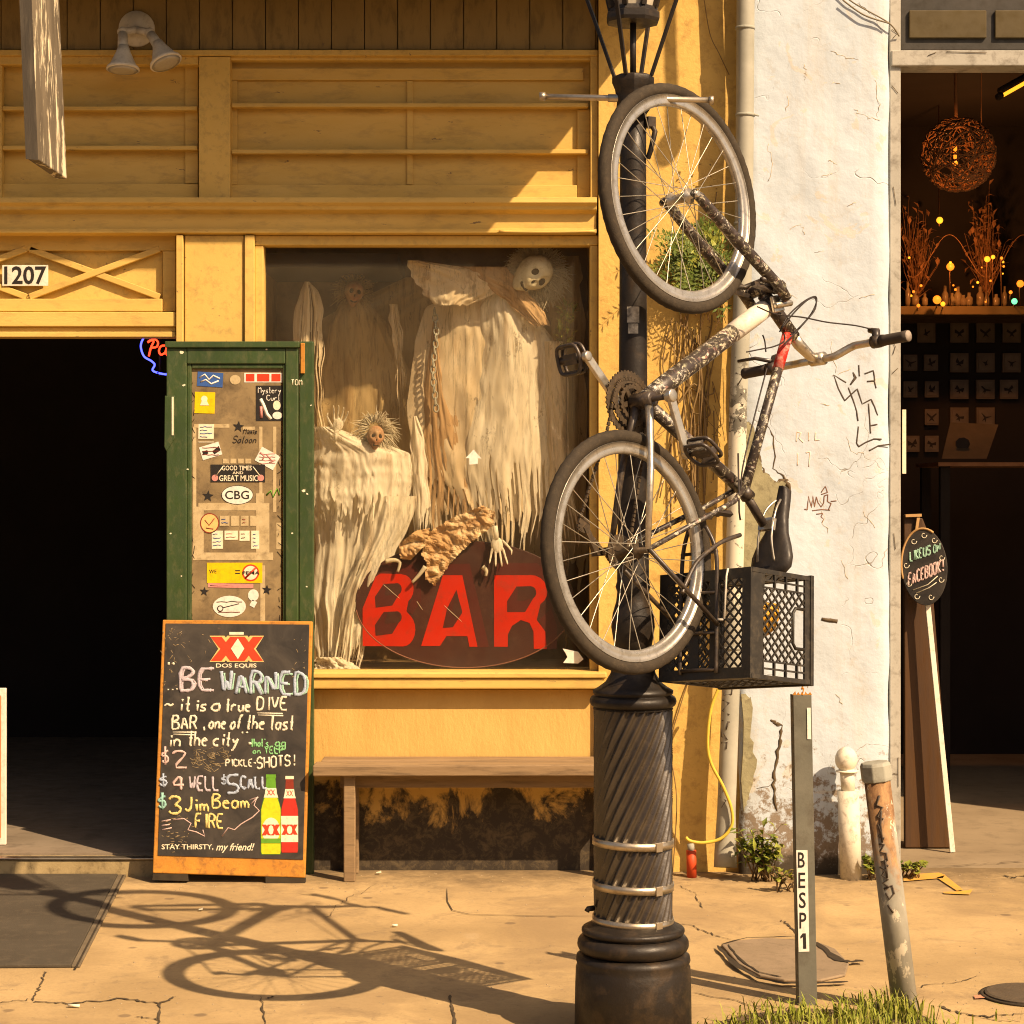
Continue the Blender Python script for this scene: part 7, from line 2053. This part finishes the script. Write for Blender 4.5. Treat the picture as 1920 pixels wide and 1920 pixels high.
# soil and grass along the kerb
M_soil = surf('dry_soil', (0.13, 0.088, 0.05), (0.085, 0.058, 0.034), (0.24, 0.18, 0.11), 12, 0.6, 30, 1.0, 0.8, 60, bdist=0.01)
rs_ = random.Random(3)
mb = MB(); mb.poly([G(x + rs_.uniform(-8, 8), y + rs_.uniform(-3, 3), 0.004) for x, y in ((1310, 1935), (1350, 1915), (1400, 1903), (1450, 1895), (1510, 1892), (1580, 1894), (1640, 1890), (1700, 1893), (1735, 1905), (1770, 1925), (1790, 1960), (1290, 1960))], (0, 0, -0.0035))
tag(mb.build('soil', M_soil), kind='structure')
M_grit = surf('grit', (0.16, 0.115, 0.07), (0.45, 0.35, 0.22), None, 300, rough=1, bmp=0)
mb = MB()
for k in range(900):
    x, y = rs_.uniform(-2.4, 2.6), rs_.choice([rs_.uniform(5.8, 8.3), rs_.uniform(7.9, 8.36), rs_.uniform(5.8, 6.6)]); r = rs_.uniform(.0012, .0045)
    if x < -1.3 and y > 6.5: continue
    a = rs_.uniform(0, 3); c_, s_ = cos(a) * r, sin(a) * r
    mb.add([(x - c_, y - s_, 0.0005), (x + s_, y - c_, 0.0005), (x + c_ * 1.4, y + s_, 0.0005), (x - s_, y + c_, 0.0005), (x, y, r * .9)], [(0, 1, 4), (1, 2, 4), (2, 3, 4), (3, 0, 4)])
tag(mb.build('grit', M_grit, loc=(0, 7, 0)), 'loose grit and leaf crumbs scattered over the pavement', 'grit', kind='stuff')
M_grass = surf('grass_blades', (0.25, 0.27, 0.035), (0.15, 0.19, 0.022), (0.36, 0.31, 0.09), 20, 0.5, 30, 0.6, 0.0, 60)
M_grass2 = surf('dry_grass_blades', (0.30, 0.28, 0.07), (0.24, 0.23, 0.05), None, 20, rough=0.7, bmp=0)
mb = MB(); r9 = random.Random(31)
def tuft(px, py, n, hgt, spread):
    g = G(px, py)
    for k in range(int(n * .24)):
        b = g + Vector((r9.gauss(0, spread), r9.gauss(0, spread * .6), 0)); a = r9.uniform(0, 2 * pi); h = hgt * r9.uniform(.25, 0.95)
        o = Vector((cos(a), sin(a) * .7, 0)) * h * r9.uniform(.25, .9); s = Vector((-sin(a), cos(a), 0)) * r9.uniform(.0018, .0034)
        m_ = b + o * .4 + Vector((0, 0, h * .65)); e = b + o + Vector((0, 0, h * r9.uniform(.7, 1)))
        mb.add([b - s, b + s, m_ - s * .8, m_ + s * .8, e], [(0, 1, 3, 2), (2, 3, 4)], 1 if r9.random() < .25 else 0)
for px, py, n, h, sp_ in ((1400, 1925, 260, .075, .05), (1460, 1912, 320, .09, .05), (1530, 1915, 300, .08, .05), (1600, 1912, 320, .10, .05), (1660, 1905, 360, .12, .045), (1700, 1915, 280, .10, .04), (1640, 1925, 300, .1, .05), (1350, 1935, 120, .05, .05), (1280, 1938, 60, .04, .06),
                         (1560, 1935, 300, .08, .06), (1740, 1925, 60, .07, .04), (1890, 1915, 24, .08, .02), (1590, 1880, 60, .05, .02), (1440, 1895, 60, .05, .03), (1750, 1940, 120, .07, .06), (1480, 1945, 300, .08, .08), (1640, 1950, 300, .08, .08)):
    tuft(px, py, n, h, sp_)
tag(mb.build('grass', [M_grass, M_grass2]), 'short green grass tufts along the kerb at lower right', 'grass', kind='stuff')

# ------------------------------------------------------------------ inside and beside the shop
M_brown = surf('brown_stained_plank', (0.085, 0.038, 0.012), (0.045, 0.02, 0.008), (0.04, 0.02, 0.01), 4, 0.7, 9, 0.5, 0.2, 40, (3, 1, 0.3))
lb_ = thing('leaning_plank', 'tall brown wooden board leaning inside the shop doorway', 'board', P(1740, 1580, 8.95).to_tuple())
mb = MB()
f = [P(1697, 1578, 8.92), P(1786, 1588, 8.92), P(1741, 1000, 9.02), P(1730, 972, 9.02), P(1695, 966, 9.02)]
f[0].z = f[1].z = 0.002
mb.poly(f, (0, 0.035, 0)); mb.build('board', M_brown, lb_, bevel=0.004)
M_ledge = surf('light_wood_edge', (0.50, 0.30, 0.13), (0.4, 0.22, 0.09), None, 12, rough=0.6, bmp=0.1)
mb = MB(); mb.bar(P(1697, 967, 9.01), P(1727, 966, 9.01), 0.03, 0.012); mb.bar(P(1722, 968, 9.005), P(1718, 995, 9.005), 0.012, 0.012)
mb.build('cleat', M_ledge, lb_)
rs = thing('round_chalk_sign', 'round black chalk sign on a white stick leaning against the brown plank', 'chalk sign', P(1786, 1582, 8.86).to_tuple())
q0, q1 = P(1786, 1586, 8.82), P(1738, 1120, 8.93); q0.z = 0.0
mb = MB(); mb.bar(q0, q1, 0.022, 0.014, up=(0, 1, 0)); mb.build('stick', M_white, rs, bevel=0.002)
on_r = plane_on(P(1734, 1062, 8.91), Vector((-0.35, -1, 0.1)))
nR = Vector((-0.35, -1, 0.1)).normalized()
mb = MB(); mb.poly([on_r(1733 + 43 * cos(a) + 3 * sin(a), 1063 + 72 * sin(a)) for a in [2 * pi * i / 48 for i in range(48)]], -nR * 0.012); mb.build('disc', M_board, rs, bevel=0.002)
mb = MB(); mb.tube([on_r(1733 + 43 * cos(a) + 3 * sin(a), 1063 + 72 * sin(a)) for a in [pi * (.9 + .75 * i / 20) for i in range(21)]], 0.005, 6); mb.build('rim', M_ledge, rs)
onr = lambda x, y: on_r(x, y, 0.0015)
mb = MB(); letter(mb, 'LIKE', 1706, 1053, 18, onr, .0026, 1728, nR, rot=-.35); letter(mb, 'US', 1731, 1044, 17, onr, .0026, 1744, nR, rot=-.35); letter(mb, 'ON', 1750, 1037, 14, onr, .0022, 1762, nR, rot=-.35)
mb.build('chalk_lettering', C_m, rs)
mb = MB(); letter(mb, 'FACEBOOK!', 1703, 1098, 22, onr, .003, 1768, nR, rot=-.42); mb.build('chalk_lettering', C_p, rs)
mb = MB()
for k in range(9):
    a = [-2.2, -1.6, -1.0, -.3, .4, 1.2, 2.0, 2.6, 3.2][k]; x, y_ = 1733 + 34 * cos(a), 1063 + 60 * sin(a)
    mb.tube([onr(x + 6 * cos(t) * (1 - t / 8), y_ + 7 * sin(t) * (1 - t / 8)) for t in [i * .6 for i in range(10)]], .0018, 4, flat=(nR, .4))
mb.tube([onr(1712, 1106), onr(1740, 1096), onr(1758, 1080)], .002, 4, flat=(nR, .4)); mb.tube([onr(1718, 1112), onr(1742, 1102), onr(1756, 1092)], .002, 4, flat=(nR, .4))
mb.build('chalk_scroll', C_w, rs)
# pendant lamp of woven twigs
M_twig = surf('woven_twigs', (0.34, 0.16, 0.08), (0.22, 0.10, 0.05), None, 12, rough=0.9, bmp=0.1)
M_bulb = emit('warm_bulb', (1.0, 0.26, 0.03), 1.3)
M_tube = emit('fluorescent_tube', (1.0, 0.40, 0.04), 1.3)
M_spark = emit('warm_light', (1.0, 0.24, 0.03), 1.25)
M_sparkg = emit('green_light', (0.05, 0.9, 0.4), 1.5)
pd = thing('pendant_lamp', 'round woven twig pendant lamp with a glowing amber bulb in the shop', 'lamp', P(1797, 290, 9.6).to_tuple())
mb = MB(); c = P(1797, 290, 9.6); R_ = 68 * 9.6 / F; ra = random.Random(8)
for k in range(95):
    n = Vector((ra.gauss(0, 1), ra.gauss(0, 1), ra.gauss(0, 1))).normalized(); u = n.orthogonal().normalized(); w = n.cross(u); off = n * R_ * ra.uniform(-.75, .75); rr = math.sqrt(max(0.01, R_ * R_ - off.length_squared))
    s0 = ra.uniform(0, 2 * pi); L = ra.uniform(1.2, 3.6)
    mb.tube([c + off + (u * cos(s0 + L * i / 14) + w * sin(s0 + L * i / 14)) * rr * (1 + .04 * sin(i * 2.1 + k)) for i in range(15)], ra.uniform(.0022, .005), 4)
mb.build('twig_shade', M_twig, pd)
mb = MB(); mb.tube([P(1791, 275, 9.6), P(1791, 297, 9.6)], .008, 8); mb.ball(P(1791, 306, 9.6), .012, seg=10, rings=8); mb.build('bulb', M_bulb, pd)
mb = MB(); mb.tube([P(1793, 222, 9.6), P(1792, 190, 9.6), P(1790, -20, 9.6)], .008, 6); mb.tube([P(1840, 235, 9.7), P(1841, -20, 9.7)], .003, 5); mb.build('cord', M_twig, pd)
def lamp_light(name, loc, w, par):
    l = bpy.data.lights.new(name, 'POINT'); l.energy = w; l.color = (1.0, 0.42, 0.14); l.shadow_soft_size = 0.03
    o = bpy.data.objects.new(name, l); COL.objects.link(o); o.location = loc
lamp_light('pendant_glow', P(1791, 290, 9.6), 1.0, pd)
lamp_light('shelf_glow', P(1800, 470, 11.2), 13, None)
ft = thing('tube_light', 'glowing yellow tube light slanting under the shop ceiling', 'lamp', P(1895, 160, 10).to_tuple())
mb = MB(); mb.tube([P(1876, 179, 10.0), P(1960, 132, 10.4)], .014, 10); mb.build('tube', M_tube, ft)
mb = MB(); mb.tube([P(1872, 182, 9.98), P(1876, 179, 10.0)], .018, 10); mb.tube([P(1876, 170, 10.0) , P(1960, 123, 10.4)], .018, 8); mb.build('housing', M_dark, ft)
for k, (x, y_, r, m_, lab) in enumerate(((1762, 413, .011, M_tube, 'small yellow light below the twig pendant lamp'), (1782, 500, .013, M_spark, 'orange candle light above the middle of the shop shelf'), (1757, 562, .014, M_spark, 'orange candle light standing at the left of the shop shelf'), (1768, 570, .008, M_tube, 'tiny yellow light right of the left candle on the shelf'),
                                          (1851, 486, .010, M_tube, 'yellow light over the right of the shelf, left of its twin'), (1862, 482, .007, M_tube, 'dim yellow light over the right of the shelf, right of its twin'), (1913, 532, .012, M_spark, 'orange candle light near the right picture edge'), (1902, 565, .010, M_sparkg, 'small green light standing at the right of the shop shelf'), (1722, 573, .006, M_spark, 'faint light at the far left end of the shop shelf'), (1895, 548, .006, M_spark, 'faint light above the green light'), (1878, 484, .005, M_spark, 'tiny faint light right of the pair of yellow lights'))):
    mb = MB(); c = P(x, y_, 11.5); mb.ball(c, r * 1.7, seg=10, rings=8)
    t = thing('small_light', lab, 'light', c.to_tuple()); mb.build('bulb', m_, t)
    mb = MB(); mb.tube([c + Vector((0, 0, -r)), c + Vector((0, 0.02, -r - .02)), P(x, 574, 11.62) if y_ > 480 else c + Vector((0, 0.05, 2.2))], .003, 5); mb.build('holder', M_twig, t)
rl = random.Random(41)
for k in range(16):
    c = P(rl.uniform(1700, 1915), rl.uniform(470, 568), rl.uniform(11.3, 11.9)); mb = MB(); mb.ball(c, rl.uniform(.004, .008), seg=8, rings=6)
    tag(mb.build('fairy_light', M_spark if k % 3 else M_tube), 'tiny warm light in the string of lights over the shop shelf', 'light', 'fairy lights over the shop shelf')
mb = MB(); mb.tube(catm([P(x, 480 + 40 * sin(x * .045), 11.6) for x in range(1700, 1930, 12)], 3), .0015, 4)
tag(mb.build('light_wire', M_twig), 'thin wire of the string lights over the shop shelf', 'wire')
# jars and ornaments on the shelf
M_jar = surf('dim_glassware', (0.30, 0.22, 0.13), (0.2, 0.13, 0.08), None, 20, rough=0.15, bmp=0)
rj = random.Random(77)
for k, x in enumerate((1702, 1716, 1734, 1772, 1785, 1796, 1806, 1817, 1838, 1850, 1868, 1884)):
    b = P(x, 574, 11.8); h = rj.uniform(.06, .16); r = rj.uniform(.012, .024)
    mb = MB(); mb.lathe([(r * .7, 0.001), (r, h * .15), (r, h * .6), (r * .45, h * .75), (r * .45, h), (r * .3, h)], b, 14)
    tag(mb.build('glass_jar', M_jar, loc=b), 'small dim glass bottle in the row on the shop shelf', 'bottle', 'bottles in a row on the shop shelf')
# dried plants above the shelf
for k, (x, y_, w, lab) in enumerate(((1718, 470, 26, 'brown dried bush at the left above the shop shelf'), (1850, 455, 30, 'brown dried bush at the right above the shop shelf'))):
    t = thing('dried_bush', lab, 'plant', P(x, 574, 11.9).to_tuple()); mb = MB()
    for q in range(130):
        a = P(x + rj.uniform(-3, 3), 560, 11.9); e = P(x + rj.gauss(0, w * .6), y_ + rj.gauss(0, 42), 11.9 + rj.uniform(-.12, .12)); mb.tube([a, (a + e) / 2 + Vector((rj.uniform(-.03, .03), 0, .03)), e], [.003, .002, .001], 4, cap=False)
        leaf(mb, e, (rj.uniform(-1, 1), -.4, rj.uniform(-1, 1)), .05, .012)
    mb.build('twigs', M_twig, t)
# framed pictures on the back wall
M_pframe = surf('dim_picture_frame', (0.20, 0.145, 0.105), (0.15, 0.11, 0.08), None, 9, rough=0.6, bmp=0)
M_card = surf('dim_card', (0.11, 0.075, 0.045), (0.07, 0.048, 0.03), None, 9, rough=0.8, bmp=0)
M_pic = surf('dim_picture_paper', (0.26, 0.20, 0.15), (0.14, 0.105, 0.08), None, 9, rough=0.7, bmp=0)
M_bug = surf('dark_picture_motif', (0.03, 0.022, 0.02), (0.045, 0.035, 0.03), None, 9, rough=0.9, bmp=0)
rows = [('top', 624, (1737, 1799, 1848, 1897)), ('second', 680, (1707, 1746, 1799, 1848, 1897)), ('third', 730, (1707, 1747, 1799, 1848, 1892)), ('fourth', 782, (1747, 1799, 1848)), ('bottom', 832, (1711, 1747))]
ordn = ['first', 'second', 'third', 'fourth', 'fifth']
for rn, y_, xs in rows:
    for i, x in enumerate(xs):
        big = x > 1780 or rn == 'top'; hw, hh = (17, 18) if big else (13, 15)
        t = thing('picture_frame', '%s framed insect picture from the left in the %s row on the shop wall' % (ordn[i], rn), 'picture', P(x, y_ + hh, 12.18).to_tuple(), 'framed pictures on the shop wall')
        mb = MB(); mb.pbox(x - hw, y_ - hh, x + hw, y_ + hh, 12.17, 12.199); mb.build('frame', M_pframe, t)
        mb = MB(); mb.pbox(x - hw + 4, y_ - hh + 4, x + hw - 4, y_ + hh - 4, 12.166, 12.169); mb.build('paper', M_pic, t)
        mb = MB()
        q1, q2, q3, rt = rl.uniform(4, 10), rl.uniform(3, 9), rl.uniform(-4, 5), rl.uniform(-.5, .5)
        rp = lambda a_, b2: P(x + a_ * cos(rt) - b2 * sin(rt), y_ + a_ * sin(rt) + b2 * cos(rt), 12.164)
        for sx in (1, -1): mb.poly([rp(0, -1), rp(sx * q1, -q2), rp(sx * (q1 + 1), q3 - 2), rp(sx * 2, 2), rp(sx * q2 * .7, q1), rp(0, 5)], (0, .0015, 0))
        mb.build('motif', M_bug, t)
# table with a book display
tb = thing('display_table', 'dim wooden table standing deep inside the shop', 'table', P(1830, 1100, 11).to_tuple())
mb = MB(); mb.box(P(1745, 0, 11).x, P(2050, 0, 11).x, 10.8, 11.4, P(0, 868, 11).z - .02, P(0, 868, 11).z); mb.build('top', M_twig, tb)
for x in (1752, 2030):
    for yy in (10.84, 11.34):
        mb = MB(); a = P(x, 0, 11).x; mb.box(a, a + .05, yy, yy + .05, -.003, P(0, 868, 11).z - .0205); mb.build('leg', M_dark, tb)
mb = MB(); zt2 = P(0, 866, 11).z
mb.poly([P(1766, 860, 10.9), P(1850, 860, 10.9), P(1872, 796, 11.1), P(1782, 792, 11.1)], (0, .01, 0))
mb.poly([P(1805 + 14 * cos(t), 832 + 12 * sin(t), 10.96) for t in [k * .7 for k in range(9)]], (0, .002, 0), 1)
tag(mb.build('display_card', [M_card, M_bug]), 'pale tilted display card with a dark blot on the shop table', 'card')
# jamb paper strip inside the frame
mb = MB(); mb.pbox(1692, 768, 1699, 888, 8.40, 8.405); tag(mb.build('paper_strip', M_pc), 'narrow pale paper strip taped inside the white door frame', 'paper')
for o in list(bpy.data.objects):
    if o.type == 'MESH' and len(o.data.polygons) == 0: bpy.data.objects.remove(o)
